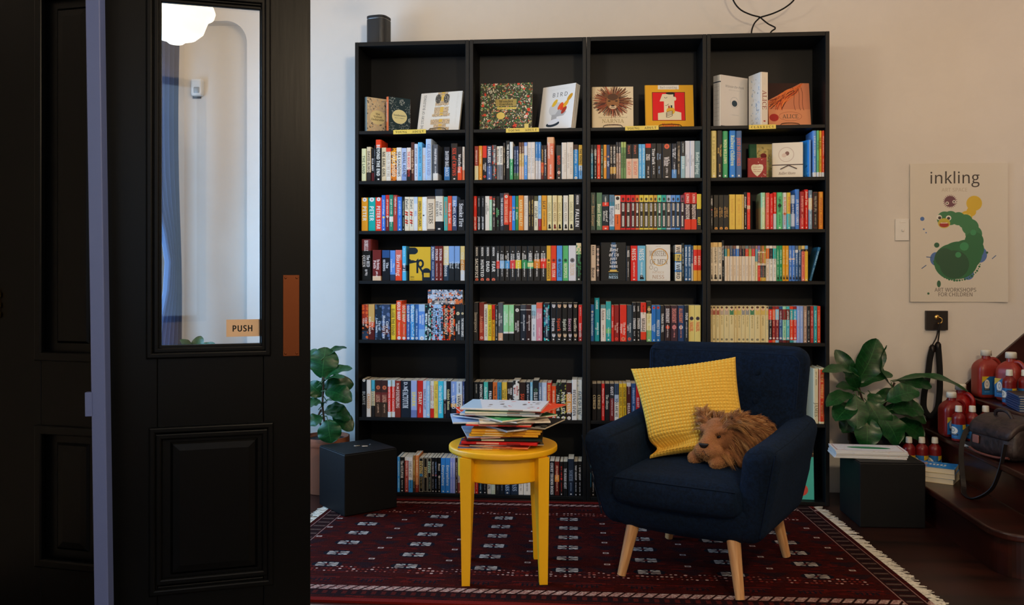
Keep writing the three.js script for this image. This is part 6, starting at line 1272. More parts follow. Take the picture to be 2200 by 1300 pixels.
// tapering hairs: p root, d direction, len, r, c colour, droop
function hairs(list) {
  const pos = new Float32Array(list.length * 10 * 3), col = new Float32Array(list.length * 10 * 3), idx = []; let o = 0;
  for (const { p, d, len, r, c, droop } of list) {
    const side = V(0, 1, 0).cross(d); if (side.lengthSq() < 1e-4) side.set(1, 0, 0); side.normalize(); const up = d.clone().cross(side).normalize(), b = o;
    for (let k = 0; k < 3; k++) { const t = k / 3, q = p.clone().addScaledVector(d, len * t); q.y -= droop * len * t * t; for (let m = 0; m < 3; m++) { const a = (m / 3) * 6.283, w = r * (1 - t * 0.55); const v = q.clone().addScaledVector(side, w * Math.cos(a)).addScaledVector(up, w * Math.sin(a)); pos.set([v.x, v.y, v.z], o * 3); col.set([c.r, c.g, c.b], o * 3); o++; } }
    const q = p.clone().addScaledVector(d, len); q.y -= droop * len; pos.set([q.x, q.y, q.z], o * 3); col.set([c.r, c.g, c.b], o * 3); o++;
    for (let k = 0; k < 2; k++) for (let m = 0; m < 3; m++) { const i = b + k * 3 + m, j = b + k * 3 + ((m + 1) % 3); idx.push(i, j, j + 3, i, j + 3, i + 3); }
    for (let m = 0; m < 3; m++) idx.push(b + 6 + m, b + 6 + ((m + 1) % 3), b + 9);
  }
  const g = new THREE.BufferGeometry(); g.setAttribute('position', new THREE.BufferAttribute(pos, 3)); g.setAttribute('color', new THREE.BufferAttribute(col, 3)); g.setIndex(idx); g.computeVertexNormals(); return g;
}
{
  const base = onY(1556, 1004, 0.428), g = thing('plush_lion', 'brown plush lion with a shaggy mane lying on the armchair seat', 'soft toy', [base.x + 0.01, 0.44, base.z - 0.055], chairTurn - R(9));
  // +z is where the lion looks, it lies on y = 0
  const B = [[V(0.02, 0.088, -0.02), V(0.05, 0.082, -0.15), 0.082, 0.078], [V(0, 0.112, 0.045), V(0, 0.118, 0.045), 0.064, 0.064], [V(0, 0.096, 0.085), V(-0.002, 0.074, 0.138), 0.044, 0.036],
    [V(-0.06, 0.035, 0.03), V(-0.068, 0.024, 0.12), 0.03, 0.025], [V(0.052, 0.035, 0.03), V(0.034, 0.024, 0.14), 0.03, 0.025], [V(0.1, 0.04, -0.12), V(0.11, 0.025, -0.02), 0.045, 0.026], [V(-0.04, 0.04, -0.14), V(-0.06, 0.025, -0.06), 0.042, 0.026],
    [V(-0.056, 0.166, 0.05), V(-0.072, 0.182, 0.05), 0.02, 0.017], [V(0.056, 0.166, 0.05), V(0.074, 0.184, 0.048), 0.021, 0.018],
    [V(-0.044, 0.142, 0.092), V(-0.014, 0.132, 0.114), 0.014, 0.013], [V(0.044, 0.142, 0.092), V(0.014, 0.132, 0.114), 0.014, 0.013], [V(0, 0.135, 0.098), V(0, 0.094, 0.152), 0.023, 0.021],
    [V(-0.02, 0.066, 0.148), V(-0.034, 0.062, 0.13), 0.027, 0.024], [V(0.02, 0.066, 0.148), V(0.034, 0.062, 0.13), 0.027, 0.024], [V(0, 0.042, 0.135), V(0, 0.05, 0.12), 0.02, 0.024]];
  const field = (p) => { let d = 9; for (const [a, b, ra, rb] of B) d = smin(d, cap(p, a, b, ra, rb), 0.011); for (const s of [-1, 1]) d = Math.max(d, 0.0125 - p.distanceTo(V(s * 0.031, 0.117, 0.116))); return Math.max(d, 0.001 - p.y); };
  const body = fieldMesh(V(-0.2, -0.02, -0.25), 0.44, 104, field);
  const tan = std('#966340', 0.95, { sheen: 0.4, sheenColor: new THREE.Color('#c89868') }), dark = std('#140c0a', 0.35);
  const bm = part('body', body, tan, g);
  part('nose', soft(0.034, 0.019, 0.014, 0.006, 6, (v) => { v.x *= 1 + v.y * 40; v.y += 0.088; v.z += 0.172; }), dark, bm);
  for (const s of [-1, 1]) part('eye', new THREE.SphereGeometry(0.0075, 14, 10).scale(1.15, 0.6, 0.8).rotateZ(s * 0.35).translate(s * 0.031, 0.116, 0.109), dark, bm);
  part('mouth', tube([[-0.028, 0.047, 0.164], [-0.012, 0.052, 0.172], [0, 0.07, 0.1745], [0.012, 0.052, 0.172], [0.028, 0.047, 0.164]], 0.0013, 16, 5), dark, bm);
  let locks = 0; const P = body.attributes.position, N = body.attributes.normal, mane = [], fur = [], head = V(0, 0.105, 0.045), v = V(0, 0, 0), n = V(0, 0, 0);
  const tones = ['#966038', '#ac7644', '#c49058', '#74492a', '#d0a674', '#a36e46'].map((c) => new THREE.Color(c));
  for (let k = 0; k < 34000; k++) {
    const i = Math.floor(rnd() * P.count); v.fromBufferAttribute(P, i); n.fromBufferAttribute(N, i);
    const face = Math.hypot(v.x * 0.92, (v.y - 0.1) * 0.82) < 0.06 && v.z > 0.06;
    if (face || v.y < 0.05 && v.z > 0.05) { if (fur.length < 5200) { const d = n.clone().add(V(rr(-0.2, 0.2), rr(-0.2, 0.2) - 0.4, rr(-0.2, 0.2) - 0.5)).normalize(); fur.push({ p: v.clone(), d, len: rr(0.003, 0.007), r: 0.0007, c: v.z > 0.125 || v.y < 0.05 ? tones[2] : tones[rnd() < 0.5 ? 1 : 5], droop: 0.3 }); } continue; }
    if (locks >= 1050) continue;
    locks++;
    const near = v.distanceTo(head) < 0.14, ang = Math.atan2(v.y - 0.1, v.x), fr = near ? sstep(v.z, 0.0, 0.075) : 0, out = V(Math.cos(ang), Math.sin(ang), 0), tone = Math.floor(rnd() * 6);
    const d0 = n.clone().multiplyScalar(near ? 0.5 : 0.35).add(out.clone().multiplyScalar(lerp(0.2, 0.75, fr))).add(V(rr(-0.3, 0.3), rr(-0.3, 0.2) - (v.y > 0.13 ? 0 : 0.35), rr(-0.3, 0.3) - lerp(0.85, 0.35, fr))).normalize();
    const L = near ? rr(0.04, 0.075) : rr(0.035, 0.055), dr = v.y > 0.13 ? rr(0.35, 0.8) : rr(0.5, 1.0), tip = v.clone().addScaledVector(d0, L);
    for (let m = 0; m < 20; m++) { const q = v.clone().add(V(rr(-1, 1), rr(-1, 1), rr(-1, 1)).multiplyScalar(0.0085)), t2 = tip.clone().add(V(rr(-1, 1), rr(-1, 1), rr(-1, 1)).multiplyScalar(0.0055)).sub(q), len = t2.length() * rr(0.75, 1.1); mane.push({ p: q, d: t2.normalize(), len, r: rr(0.0005, 0.0009), c: tones[rnd() < 0.7 ? tone : Math.floor(rnd() * 6)], droop: dr }); }
  }
  const hairMat = std('#ffffff', 0.8, { vertexColors: true });
  part('mane', hairs(mane), hairMat, g).userData.kind = 'stuff';
  part('fur', hairs(fur), hairMat, g).userData.kind = 'stuff';
}
// ---------------------------------------------------------------- fiddle-leaf figs
const leafTex = (() => { const [c, x] = canvas(256, 512); x.fillStyle = '#1d5a30'; x.fillRect(0, 0, 256, 512); for (let i = 0; i < 500; i++) { x.fillStyle = ['#17502a', '#236838', '#1a4a28'][i % 3]; x.globalAlpha = 0.5; x.beginPath(); x.ellipse(rnd() * 256, rnd() * 512, rr(6, 26), rr(4, 14), rnd() * 3, 0, 7); x.fill(); } x.globalAlpha = 1; x.strokeStyle = '#5a8a58'; x.lineWidth = 5; x.beginPath(); x.moveTo(128, 0); x.lineTo(128, 512); x.stroke(); x.lineWidth = 2.2; for (let k = 0; k < 8; k++) for (const s of [-1, 1]) { x.beginPath(); x.moveTo(128, 480 - k * 60); x.quadraticCurveTo(128 + s * 60, 450 - k * 60, 128 + s * 126, 410 - k * 60); x.stroke(); } return canvasTexture(c); })();
const leafMat = std('#a2cba6', 0.34, { map: leafTex, transmission: 0.12, thickness: 0 }), stemMat = std('#3a2c1e', 0.8), petiole = std('#3a5a30', 0.6);
function leafGeo(base, tip, width, face, bow = 0.12, cup = 0.2, sink = 0) {   // base, tip in metres, face: where its upper side looks
  const ax = tip.clone().sub(base), L = ax.length(), a = ax.clone().normalize(), s = a.clone().cross(face).normalize(), f = s.clone().cross(a).normalize(), nu = 10, nv = 16, pos = [], uv = [], idx = [];
  for (let j = 0; j <= nv; j++) for (let i = 0; i <= nu; i++) {
    const t = j / nv, q = (i / nu) * 2 - 1, w = width * 0.5 * Math.pow(Math.sin(Math.PI * Math.min(1, 0.03 + 0.965 * Math.pow(t, 0.86))), 0.62) * (0.62 + 0.5 * t), wav = 0.035 * width * Math.sin(t * 17 + q * 2) * Math.abs(q) ** 2;
    const p = base.clone().addScaledVector(ax, t).addScaledVector(s, q * w).addScaledVector(f, bow * L * Math.sin(Math.PI * t) + cup * w * q * q + wav - sink * L * t * t); pos.push(p.x, p.y, p.z); uv.push(i / nu, t);
  }
  for (let j = 0; j < nv; j++) for (let i = 0; i < nu; i++) { const k = j * (nu + 1) + i; idx.push(k, k + 1, k + nu + 2, k, k + nu + 2, k + nu + 1); }
  const g = new THREE.BufferGeometry(); g.setAttribute('position', new THREE.Float32BufferAttribute(pos, 3)); g.setAttribute('uv', new THREE.Float32BufferAttribute(uv, 2)); g.setIndex(idx); g.computeVertexNormals(); return g;
}
function fig(label, potAt, potR, potH, potMat, leaves, stems, potLabel) {
  const g = thing('fiddle_leaf_fig', label, 'plant', potAt), o = potAt, rel = (v) => v.clone().sub(V(...o));
  const pot = part('pot', lathe([[0.001, 0], [potR * 0.78, 0], [potR * 0.8, 0.004], [potR * 0.95, potH * 0.86], [potR, potH * 0.87], [potR, potH], [potR * 0.9, potH], [potR * 0.88, potH * 0.9], [0.001, potH * 0.9]], 36), potMat, g); if (potLabel) pot.userData.label = potLabel;
  part('soil', new THREE.CylinderGeometry(potR * 0.875, potR * 0.875, 0.012, 28).translate(0, potH * 0.9 + 0.005, 0), std('#1c130d', 1, { bumpMap: grain, bumpScale: 0.004 }), g);
  for (const st of stems) part('stem', tube([V(rr(-0.02, 0.02), potH * 0.9, 0), ...st.map((p) => rel(at(...p)))], 0.0055, 24, 7), stemMat, g);
  for (const [bx, by, bz, tx, ty, tz, w, fx, fy, fz, bow, cup] of leaves) {
    const b = rel(at(bx, by, bz)), t = rel(at(tx, ty, tz)), m = part('leaf', leafGeo(b, t, (w / CAM.f) * bz, V(fx, fy, fz).normalize(), bow ?? 0.12, cup ?? 0.2), leafMat, g);
    part('petiole', tube([b.clone().add(b.clone().sub(t).normalize().multiplyScalar(0.03)).add(V(0, -0.012, 0)), b.clone(), b.clone().lerp(t, 0.12)], 0.0026, 8, 5), petiole, m);
  }
  return g;
}
{
  const c = at(700, 950, 4.8);
  fig('young fiddle leaf fig in a terracotta pot left of the bookcases', [c.x, 0, c.z], 0.128, 0.3, std('#8a5034', 0.8, { bumpMap: grain, bumpScale: 0.001 }), [
    [692, 812, 4.72, 700, 746, 4.76, 74, 0.15, 0.35, 1, 0.1, -0.12], [700, 765, 4.74, 745, 747, 4.82, 24, 0.1, 1, 0.4], [690, 800, 4.74, 668, 752, 4.84, 46, -0.3, 0.4, 0.8],
    [696, 815, 4.72, 757, 792, 4.72, 40, 0.1, 1, 0.45], [690, 826, 4.7, 740, 812, 4.62, 30, 0, 1, 0.3], [694, 832, 4.74, 760, 826, 4.76, 48, 0.1, 0.5, 0.9], [700, 840, 4.7, 756, 862, 4.66, 52, 0.2, 0.8, 0.8],
    [694, 850, 4.74, 664, 822, 4.74, 44, -0.4, 0.5, 0.8], [690, 864, 4.72, 660, 872, 4.7, 40, -0.2, 0.9, 0.6], [692, 872, 4.7, 722, 858, 4.64, 32, 0, 1, 0.35], [700, 884, 4.72, 752, 902, 4.7, 46, 0.2, 0.9, 0.6], [696, 888, 4.74, 744, 878, 4.76, 44, 0.1, 0.9, 0.4],
    [704, 902, 4.62, 712, 952, 4.6, 62, 0, 0.3, 1, 0.08, -0.1], [692, 896, 4.7, 664, 915, 4.66, 44, -0.2, 0.7, 0.8], [716, 890, 4.74, 758, 925, 4.72, 44, 0.3, 0.6, 0.8]],
    [[[698, 920, 4.72], [693, 870, 4.72], [695, 820, 4.72], [694, 800, 4.73]], [[690, 915, 4.73], [684, 895, 4.72], [690, 880, 4.72]]], 'terracotta pot');
}
{
  const Z = 4.62, p = onZ(1872, 900, 0.17);
  fig('bushy fiddle leaf fig in a black pot behind the right cube', [p.x, 0, 0.17], 0.115, 0.36, std('#0d0d0e', 0.5), [
    [1842, 822, Z, 1884, 728, Z + 0.02, 72, 0.25, 0.3, 1, 0.1, 0.25], [1916, 832, Z - 0.05, 1904, 742, Z - 0.02, 52, 0.9, 0.1, 0.35, -0.22, 0.3], [1840, 815, Z, 1794, 752, Z + 0.02, 38, -0.5, 0.7, 0.3], [1836, 804, Z - 0.12, 1766, 800, Z - 0.22, 34, -0.1, 0.8, 0.6],
    [1842, 834, Z - 0.05, 1826, 786, Z - 0.08, 36, -0.5, 0.3, 0.9], [1844, 832, Z, 1918, 806, Z, 38, 0.1, 0.8, 0.6, 0.2], [1926, 816, Z - 0.04, 2080, 842, Z - 0.12, 34, 0.1, 1, 0.35, 0.14], [1930, 818, Z - 0.02, 2002, 832, Z - 0.06, 40, 0.1, 0.7, 0.8, 0.1],
    [1832, 848, Z - 0.14, 1776, 874, Z - 0.24, 44, -0.3, 0.8, 0.7], [1838, 850, Z - 0.15, 1842, 922, Z - 0.2, 58, -0.1, 0.4, 1, 0.06, -0.12], [1862, 862, Z - 0.12, 1902, 938, Z - 0.16, 66, 0.2, 0.4, 1], [1880, 850, Z, 1960, 868, Z - 0.02, 56, 0.2, 0.8, 0.6], [1898, 878, Z - 0.05, 1990, 908, Z - 0.08, 54, 0.2, 0.8, 0.6], [1846, 840, Z - 0.04, 1796, 832, Z - 0.06, 34, -0.1, 0.9, 0.6],
    [1870, 845, Z - 0.05, 1885, 880, Z - 0.1, 44, 0.2, 0.5, 0.9], [1920, 850, Z, 1960, 900, Z, 56, 0.5, 0.4, 0.8], [1900, 900, Z - 0.05, 1950, 950, Z - 0.08, 50, 0.3, 0.5, 0.8], [1850, 880, Z - 0.05, 1810, 930, Z - 0.08, 52, -0.4, 0.4, 0.8],
    [1905, 862, Z - 0.1, 1975, 842, Z - 0.12, 58, 0.1, 0.8, 0.6], [1890, 890, Z - 0.14, 1930, 955, Z - 0.18, 70, 0.3, 0.4, 0.9], [1860, 895, Z - 0.16, 1862, 962, Z - 0.2, 66, 0, 0.4, 1], [1915, 880, Z - 0.08, 1985, 885, Z - 0.1, 60, 0.1, 0.8, 0.7], [1835, 870, Z - 0.12, 1795, 905, Z - 0.2, 56, -0.4, 0.6, 0.8], [1925, 905, Z - 0.05, 1985, 945, Z - 0.08, 60, 0.3, 0.6, 0.8]],
    [[[1868, 900, Z], [1850, 850, Z], [1843, 822, Z]], [[1885, 905, Z], [1905, 860, Z - 0.02], [1922, 822, Z - 0.03]], [[1872, 920, Z - 0.04], [1850, 890, Z - 0.08], [1838, 852, Z - 0.12]]], 'black pot');
}
{
  const c = at(420, 800, 4.75);
  fig('low leafy plant in the alcove glimpsed through the door glass', [c.x, 0, c.z], 0.1, 0.5, std('#c8c4bc', 0.6), [[416, 760, 4.74, 386, 730, 4.7, 26, -0.3, 0.8, 0.5], [420, 760, 4.74, 432, 722, 4.76, 30, 0.2, 0.5, 0.9], [424, 765, 4.72, 462, 738, 4.72, 30, 0.3, 0.8, 0.5], [418, 775, 4.72, 380, 765, 4.7, 32, -0.2, 0.9, 0.4]], [[[418, 790, 4.75], [420, 762, 4.74]]], 'white pot');
}
// ---------------------------------------------------------------- on the wall to the right
{
  const A = onZ(1954, 352, 0.004), B = onZ(2164, 649, 0.004), w = B.x - A.x, h = A.y - B.y, n = 24, CH = 900, CW = Math.round((w / h) * CH), [c, x] = canvas(CW, CH);
  flat('#d9d2c4')(x, CW, CH);
  txt(x, 'inkling', '$px sans-serif', '#2e2622', CW * 0.46, CH * 0.1, CW * 0.52, CH * 0.115); txt(x, 'ART SPACE', '$px sans-serif', '#c0b4a2', CW * 0.46, CH * 0.19, CW * 0.31, CH * 0.035);
  const blob = (col, pts) => { x.fillStyle = col; for (const [u, v, r, e = 1] of pts) { x.beginPath(); x.ellipse(u * CW, v * CH, r * CW, r * CW * e, 0, 0, 7); x.fill(); } };
  blob('#6a3a4a', [[0.415, 0.275, 0.058]]); x.strokeStyle = '#6a3a4a'; x.lineWidth = 3; for (let k = 0; k < 22; k++) { const a = k * 0.285; x.beginPath(); x.moveTo(CW * 0.415, CH * 0.275); x.lineTo(CW * (0.415 + 0.072 * Math.cos(a)), CH * 0.275 + CW * 0.072 * Math.sin(a)); x.stroke(); }
  blob('#e0d8cc', [[0.385, 0.288, 0.018], [0.455, 0.278, 0.018]]); blob('#2a1a20', [[0.385, 0.288, 0.008], [0.455, 0.278, 0.008]]);
  blob('#d8b428', [[0.66, 0.29, 0.08], [0.63, 0.35, 0.05], [0.58, 0.385, 0.06]]); blob('#e0c868', [[0.57, 0.375, 0.02], [0.61, 0.38, 0.018]]); blob('#b85a1c', [[0.59, 0.4, 0.015, 0.5]]);
  blob('#4a70b0', [[0.27, 0.69, 0.06, 1.2], [0.72, 0.66, 0.07, 1.2], [0.6, 0.8, 0.06], [0.13, 0.4, 0.022], [0.145, 0.475, 0.009], [0.17, 0.5, 0.007]]);
  blob('#2f7a4a', [[0.36, 0.4, 0.078], [0.42, 0.395, 0.075], [0.5, 0.4, 0.07], [0.57, 0.42, 0.075], [0.62, 0.46, 0.085], [0.655, 0.51, 0.085]]); blob('#1c6a3c', [[0.66, 0.56, 0.095], [0.64, 0.62, 0.12], [0.58, 0.66, 0.16], [0.5, 0.7, 0.2], [0.44, 0.71, 0.19]]); blob('#155030', [[0.46, 0.73, 0.15], [0.36, 0.68, 0.1]]); blob('#34905a', [[0.65, 0.5, 0.03], [0.56, 0.6, 0.045], [0.5, 0.66, 0.03]]);
  x.fillStyle = '#1c6a3c'; for (let k = 0; k < 26; k++) { const a = 0.2 + k * 0.115; x.beginPath(); x.arc(CW * (0.49 + 0.235 * Math.cos(a)), CH * 0.7 + CW * 0.215 * Math.sin(a), rr(3, 9), 0, 7); x.fill(); }
  blob('#e8e4d8', [[0.305, 0.39, 0.028], [0.4, 0.395, 0.028]]); blob('#2c2420', [[0.31, 0.393, 0.016], [0.4, 0.397, 0.016]]); blob('#c8b43a', [[0.355, 0.432, 0.062, 0.85]]); blob('#a82418', [[0.355, 0.443, 0.048, 0.55]]); x.fillStyle = '#f0e8d8'; x.fillRect(CW * 0.32, CH * 0.428, CW * 0.07, 5);
  blob('#1c5a38', [[0.28, 0.59, 0.027], [0.19, 0.94, 0.012], [0.3, 0.87, 0.02, 1.8], [0.79, 0.645, 0.012]]); x.strokeStyle = '#3a5a8a'; x.lineWidth = 5; for (const [a, b, d, e] of [[0.12, 0.76, 0.17, 0.735], [0.17, 0.675, 0.23, 0.68], [0.84, 0.69, 0.88, 0.665]]) { x.beginPath(); x.moveTo(a * CW, b * CH); x.lineTo(d * CW, e * CH); x.stroke(); }
  txt(x, 'ART WORKSHOPS', '$px sans-serif', '#5a5248', CW * 0.47, CH * 0.912, CW * 0.43, CH * 0.038); txt(x, 'FOR CHILDREN', '$px sans-serif', '#5a5248', CW * 0.47, CH * 0.945, CW * 0.36, CH * 0.038);
  const g = new THREE.BoxGeometry(w, h, 0.0008, n, n, 1), p = g.attributes.position; for (let i = 0; i < p.count; i++) { const u = p.getX(i) / w, v = p.getY(i) / h; p.setZ(i, p.getZ(i) + 0.006 * Math.pow(Math.abs(u) * 2, 4) + 0.0025 * Math.sin(u * 7 + v * 5) + 0.0035); } g.computeVertexNormals();
  const m = whole('poster', g, new THREE.MeshPhysicalMaterial({ map: canvasTexture(c), roughness: 0.5, clearcoat: 0.5, clearcoatRoughness: 0.25 }), 'white art workshop poster with a green ink worm on the wall', 'poster'); m.position.set((A.x + B.x) / 2, (A.y + B.y) / 2, 0.003);
}
{
  const p = onZ(1937, 494, 0), g = thing('light_switch', 'white wall switch plate left of the poster', 'light switch', [p.x, p.y, 0.0005]);
  part('plate', box(0.072, 0.116, 0.008, 0, 0, 0.004, 0.003), M.white, g); part('rocker', soft(0.014, 0.016, 0.008, 0.004, 6).translate(0.003, -0.002, 0.0105), M.white, g); part('dimple', box(0.03, 0.008, 0.002, 0.003, 0.042, 0.0085, 0.0008), M.white, g);
}
{
  const p = onZ(2010, 688, 0), g = thing('rope_hook', 'square dark wooden wall block with a brass hook below the poster', 'hook', [p.x, p.y, 0.0005]);
  part('block', box(0.112, 0.102, 0.022, 0, 0, 0.011, 0.002), std('#140a08', 0.4), g);
  part('hook', tube([[0, 0.018, 0.022], [0, 0.019, 0.04], [0.014, 0.01, 0.046], [0.014, -0.008, 0.046], [0, -0.016, 0.046], [-0.006, -0.012, 0.046]], 0.0034, 28, 8), M.brass, g); part('rosette', lathe([[0.001, 0.006], [0.009, 0.005], [0.014, 0.001], [0.014, 0]], 20).rotateX(Math.PI / 2).translate(0, 0.016, 0.022), M.brass, g);
  const r = thing('barrier_rope', 'thick black barrier rope hanging in a loop from the brass hook', 'rope', [p.x, p.y, 0.0005]), q = (x, y, z = 0.045) => { const v = onZ(x, y, z); return V(v.x - p.x, v.y - p.y, z); }, vel = std('#08080a', 0.95);
  part('rope', tube([q(2003, 748), q(1998, 770), q(1993, 810, 0.04), q(1985, 850, 0.045), q(1986, 880, 0.05), q(1998, 894, 0.06), q(2012, 882, 0.07), q(2018, 850, 0.065), q(2019, 800, 0.055), q(2017, 765, 0.05), q(2015, 742)], 0.0155, 80, 12), vel, r);
  for (const [a, b] of [[2003, 748], [2015, 742]]) { const e = q(a, b); part('end_cap', lathe([[0.001, 0.02], [0.008, 0.018], [0.016, 0.006], [0.0172, -0.012], [0.0165, -0.02]], 18).translate(e.x, e.y, e.z), std('#1c1614', 0.3, { metalness: 0.6 }), r); part('link', tube([V(e.x, e.y + 0.016, e.z), V(lerp(e.x, 0.004, 0.5), e.y + 0.055, e.z + 0.002), V(0.004, -0.012, 0.048)], 0.0035, 16, 7), std('#2a2624', 0.3, { metalness: 0.8 }), r); }
}
// ---------------------------------------------------------------- stair up to the right
const STEP = { x: 1.56, rise: 0.18, go: 0.2, z1: 1.36 };
{
  const g = thing('staircase', 'dark polished wooden staircase rising to the right along the wall', 'staircase');
  for (let k = 0; k < 9; k++) {
    const x0 = STEP.x + STEP.go * k, x1 = x0 + STEP.go + 0.03, y = STEP.rise * (k + 1), z1 = STEP.z1 - (k ? 0.12 : 0), r = k ? 0.02 : 0.16, s = new THREE.Shape();
    s.moveTo(x1, -0.02); s.lineTo(x0, -0.02); s.lineTo(x0, -(z1 - r)); s.quadraticCurveTo(x0, -z1, x0 + r, -z1); s.lineTo(x1, -z1); s.closePath();
    part('tread', metreUV(new THREE.ExtrudeGeometry(s, { depth: 0.012, bevelEnabled: true, bevelSize: 0.009, bevelThickness: 0.009, bevelSegments: 4, bevelOffset: -0.009, curveSegments: 14 }).rotateX(-Math.PI / 2).translate(0, y - 0.021, 0)), M.darkWood, g);
    const rs = new THREE.Shape(), i = 0.028; rs.moveTo(x1 - 0.01, -0.02); rs.lineTo(x0 + i, -0.02); rs.lineTo(x0 + i, -(z1 - r - 0.01)); rs.quadraticCurveTo(x0 + i, -z1 + i, x0 + r + i, -z1 + i); rs.lineTo(x1 - 0.01, -z1 + i); rs.closePath();
    part('riser', metreUV(new THREE.ExtrudeGeometry(rs, { depth: STEP.rise - 0.031, bevelEnabled: false, curveSegments: 14 }).rotateX(-Math.PI / 2).translate(0, STEP.rise * k + 0.0005, 0)), M.darkWood, g);
  }
  const s = new THREE.Shape(), Y = (x) => STEP.rise + (x - STEP.x) * 0.905 + 0.035; s.moveTo(1.5, 0.0); s.lineTo(1.58, Y(1.58)); s.lineTo(3.6, Y(3.6)); s.lineTo(3.6, Y(3.6) - 0.5); s.lineTo(2.1, 0); s.closePath();
  part('wall_string', metreUV(new THREE.ExtrudeGeometry(s, { depth: 0.014, bevelEnabled: true, bevelSize: 0.003, bevelThickness: 0.002, bevelSegments: 2 }).translate(0, 0.004, 0.003)), M.darkWood, g);
}
// ---------------------------------------------------------------- paint bottles
const paintRed = std('#700f0c', 0.35, { sheen: 0 }), capWhite = std('#d8d4c4', 0.5);
const labelTex = (() => { const [c, x] = canvas(512, 256); flat('#1c5f96')(x, 512, 256); x.fillStyle = '#c8a828'; x.beginPath(); x.moveTo(0, 0); x.lineTo(190, 0); x.lineTo(0, 90); x.fill(); for (const u of [128, 384]) { x.fillStyle = '#d8d4c8'; x.beginPath(); for (let k = 0; k < 40; k++) { const a = (k / 40) * 6.283, r = k % 2 ? 74 : 66; x.lineTo(u + r * Math.cos(a), 112 + r * Math.sin(a)); } x.fill(); x.fillStyle = '#8a9090'; x.beginPath(); x.arc(u, 104, 36, 0, 7); x.fill(); x.fillStyle = '#d8d4c8'; x.beginPath(); x.arc(u, 104, 24, 0, 7); x.fill(); x.fillStyle = '#14181c'; x.fillRect(u - 74, 168, 148, 26); scribble(x, '#c8d0d8', u - 60, u + 60, 181, 12); scribble(x, '#a8c0d8', u - 60, u + 60, 216, 10); } return canvasTexture(c); })();
const labelMat = new THREE.MeshPhysicalMaterial({ map: labelTex, roughness: 0.4 });
function bottle(label, x, y, z, turn = 0, s = 1) {
  const g = thing('paint_bottle', label, 'bottle', [x, y + 0.0006, z], turn, 'red paint bottles on the stair'), r = 0.031 * s, h = 0.14 * s;
  part('body', lathe([[0.001, 0], [r * 0.93, 0], [r, 0.004], [r, h * 0.78], [r * 0.92, h * 0.88], [r * 0.55, h * 0.97], [r * 0.42, h], [r * 0.42, h + 0.008 * s]], 28), paintRed, g);
  part('cap', lathe([[0.001, h + 0.032 * s], [r * 0.4, h + 0.032 * s], [r * 0.48, h + 0.029 * s], [r * 0.52, h + 0.004 * s], [r * 0.52, h + 0.002 * s], [0.001, h + 0.002 * s]], 24), capWhite, g);
  part('label', new THREE.CylinderGeometry(r + 0.0005, r + 0.0005, h * 0.5, 28, 1, true).translate(0, h * 0.34, 0), labelMat, g);
}
const pinkRed = std('#8e2c22', 0.35);
function jug(label, x, y, z, turn = 0, s = 1, mat = paintRed) {
  const g = thing('paint_jug', label, 'bottle', [x, y + 0.0006, z], turn, 'large red paint jugs on the stair'), h = 0.19 * s, w = 0.112 * s;
  part('body', soft(w, h, w * 0.9, 0.026 * s, 16, (v) => { const t = clamp((v.y / h + 0.5 - 0.72) / 0.28, 0, 1); v.x *= 1 - 0.55 * t * t; v.z *= 1 - 0.5 * t * t; v.y += h / 2; }), mat, g);
  part('neck', lathe([[0.021 * s, h - 0.012], [0.019 * s, h + 0.012 * s], [0.018 * s, h + 0.018 * s], [0.001, h + 0.018 * s]], 24), mat, g);
  part('cap', lathe([[0.001, h + 0.042 * s], [0.021 * s, h + 0.042 * s], [0.024 * s, h + 0.038 * s], [0.025 * s, h + 0.014 * s], [0.001, h + 0.014 * s]], 26), capWhite, g);
  part('handle', tube([[0.012 * s, h * 0.97, 0], [0.04 * s, h * 0.985, 0], [0.064 * s, h * 0.86, 0], [0.06 * s, h * 0.66, 0], [0.048 * s, h * 0.56, 0]], 0.0095 * s, 24, 10), mat, g);
  const lg = new THREE.BoxGeometry(w * 0.84, h * 0.46, 0.0012); part('label', lg.translate(0, h * 0.34, w * 0.45 + 0.0006), labelMat, g);
}
{
  const t1 = STEP.rise, t2 = 2 * STEP.rise, t3 = 3 * STEP.rise;
  const S = [[1945, 1003, t1, 'small red paint bottle on the lowest step, left of three'], [1972, 1000, t1, 'small red paint bottle on the lowest step, middle of three'], [1999, 1002, t1, 'small red paint bottle on the lowest step, right of three'], [2048, 957, t2, 'small red paint bottle on the second step, beside the big jug'], [2076, 957, t2, 'small red paint bottle on the second step, between two small ones'], [2104, 957, t2, 'small red paint bottle on the second step, nearest the satchel'], [2166, 870, t3, 'small red paint bottle on the third step, before the pink jug'], [2192, 868, t3, 'small red paint bottle on the third step, at the picture edge']];
  S.forEach(([px, py, y, l], i) => { const q = [[1.6, 0.25], [1.6635, 0.25], [1.727, 0.25], [1.793, 0.375], [1.859, 0.372], [1.924, 0.366], [2.03, 0.378], [2.102, 0.378]][i]; bottle(l, q[0], y, q[1], rr(-0.4, 0.4)); });
  const J = [[2021, 930, t2, 'large red paint jug with handle on the second step, behind the rope', 1, paintRed, 0.2], [2058, 905, t2, 'bright red paint jug with looped handle standing against the wall', 1.12, std('#901410', 0.35), 0.13], [2120, 858, t3, 'large pinkish red paint jug on the third step, left one', 1.1, pinkRed, 0.25], [2178, 850, t3, 'large pinkish red paint jug on the third step, right one', 1.1, pinkRed, 0.13]];
  const at4 = [[1.8, 0.27, 0.1], [1.892, 0.15, -1.0], [2.024, 0.135, 0.1], [2.09, 0.262, -1.0]];
  J.forEach(([px, py, y, l, s, m, z], i) => jug(l, at4[i][0], y, at4[i][1], at4[i][2], s * 0.97, m));
}
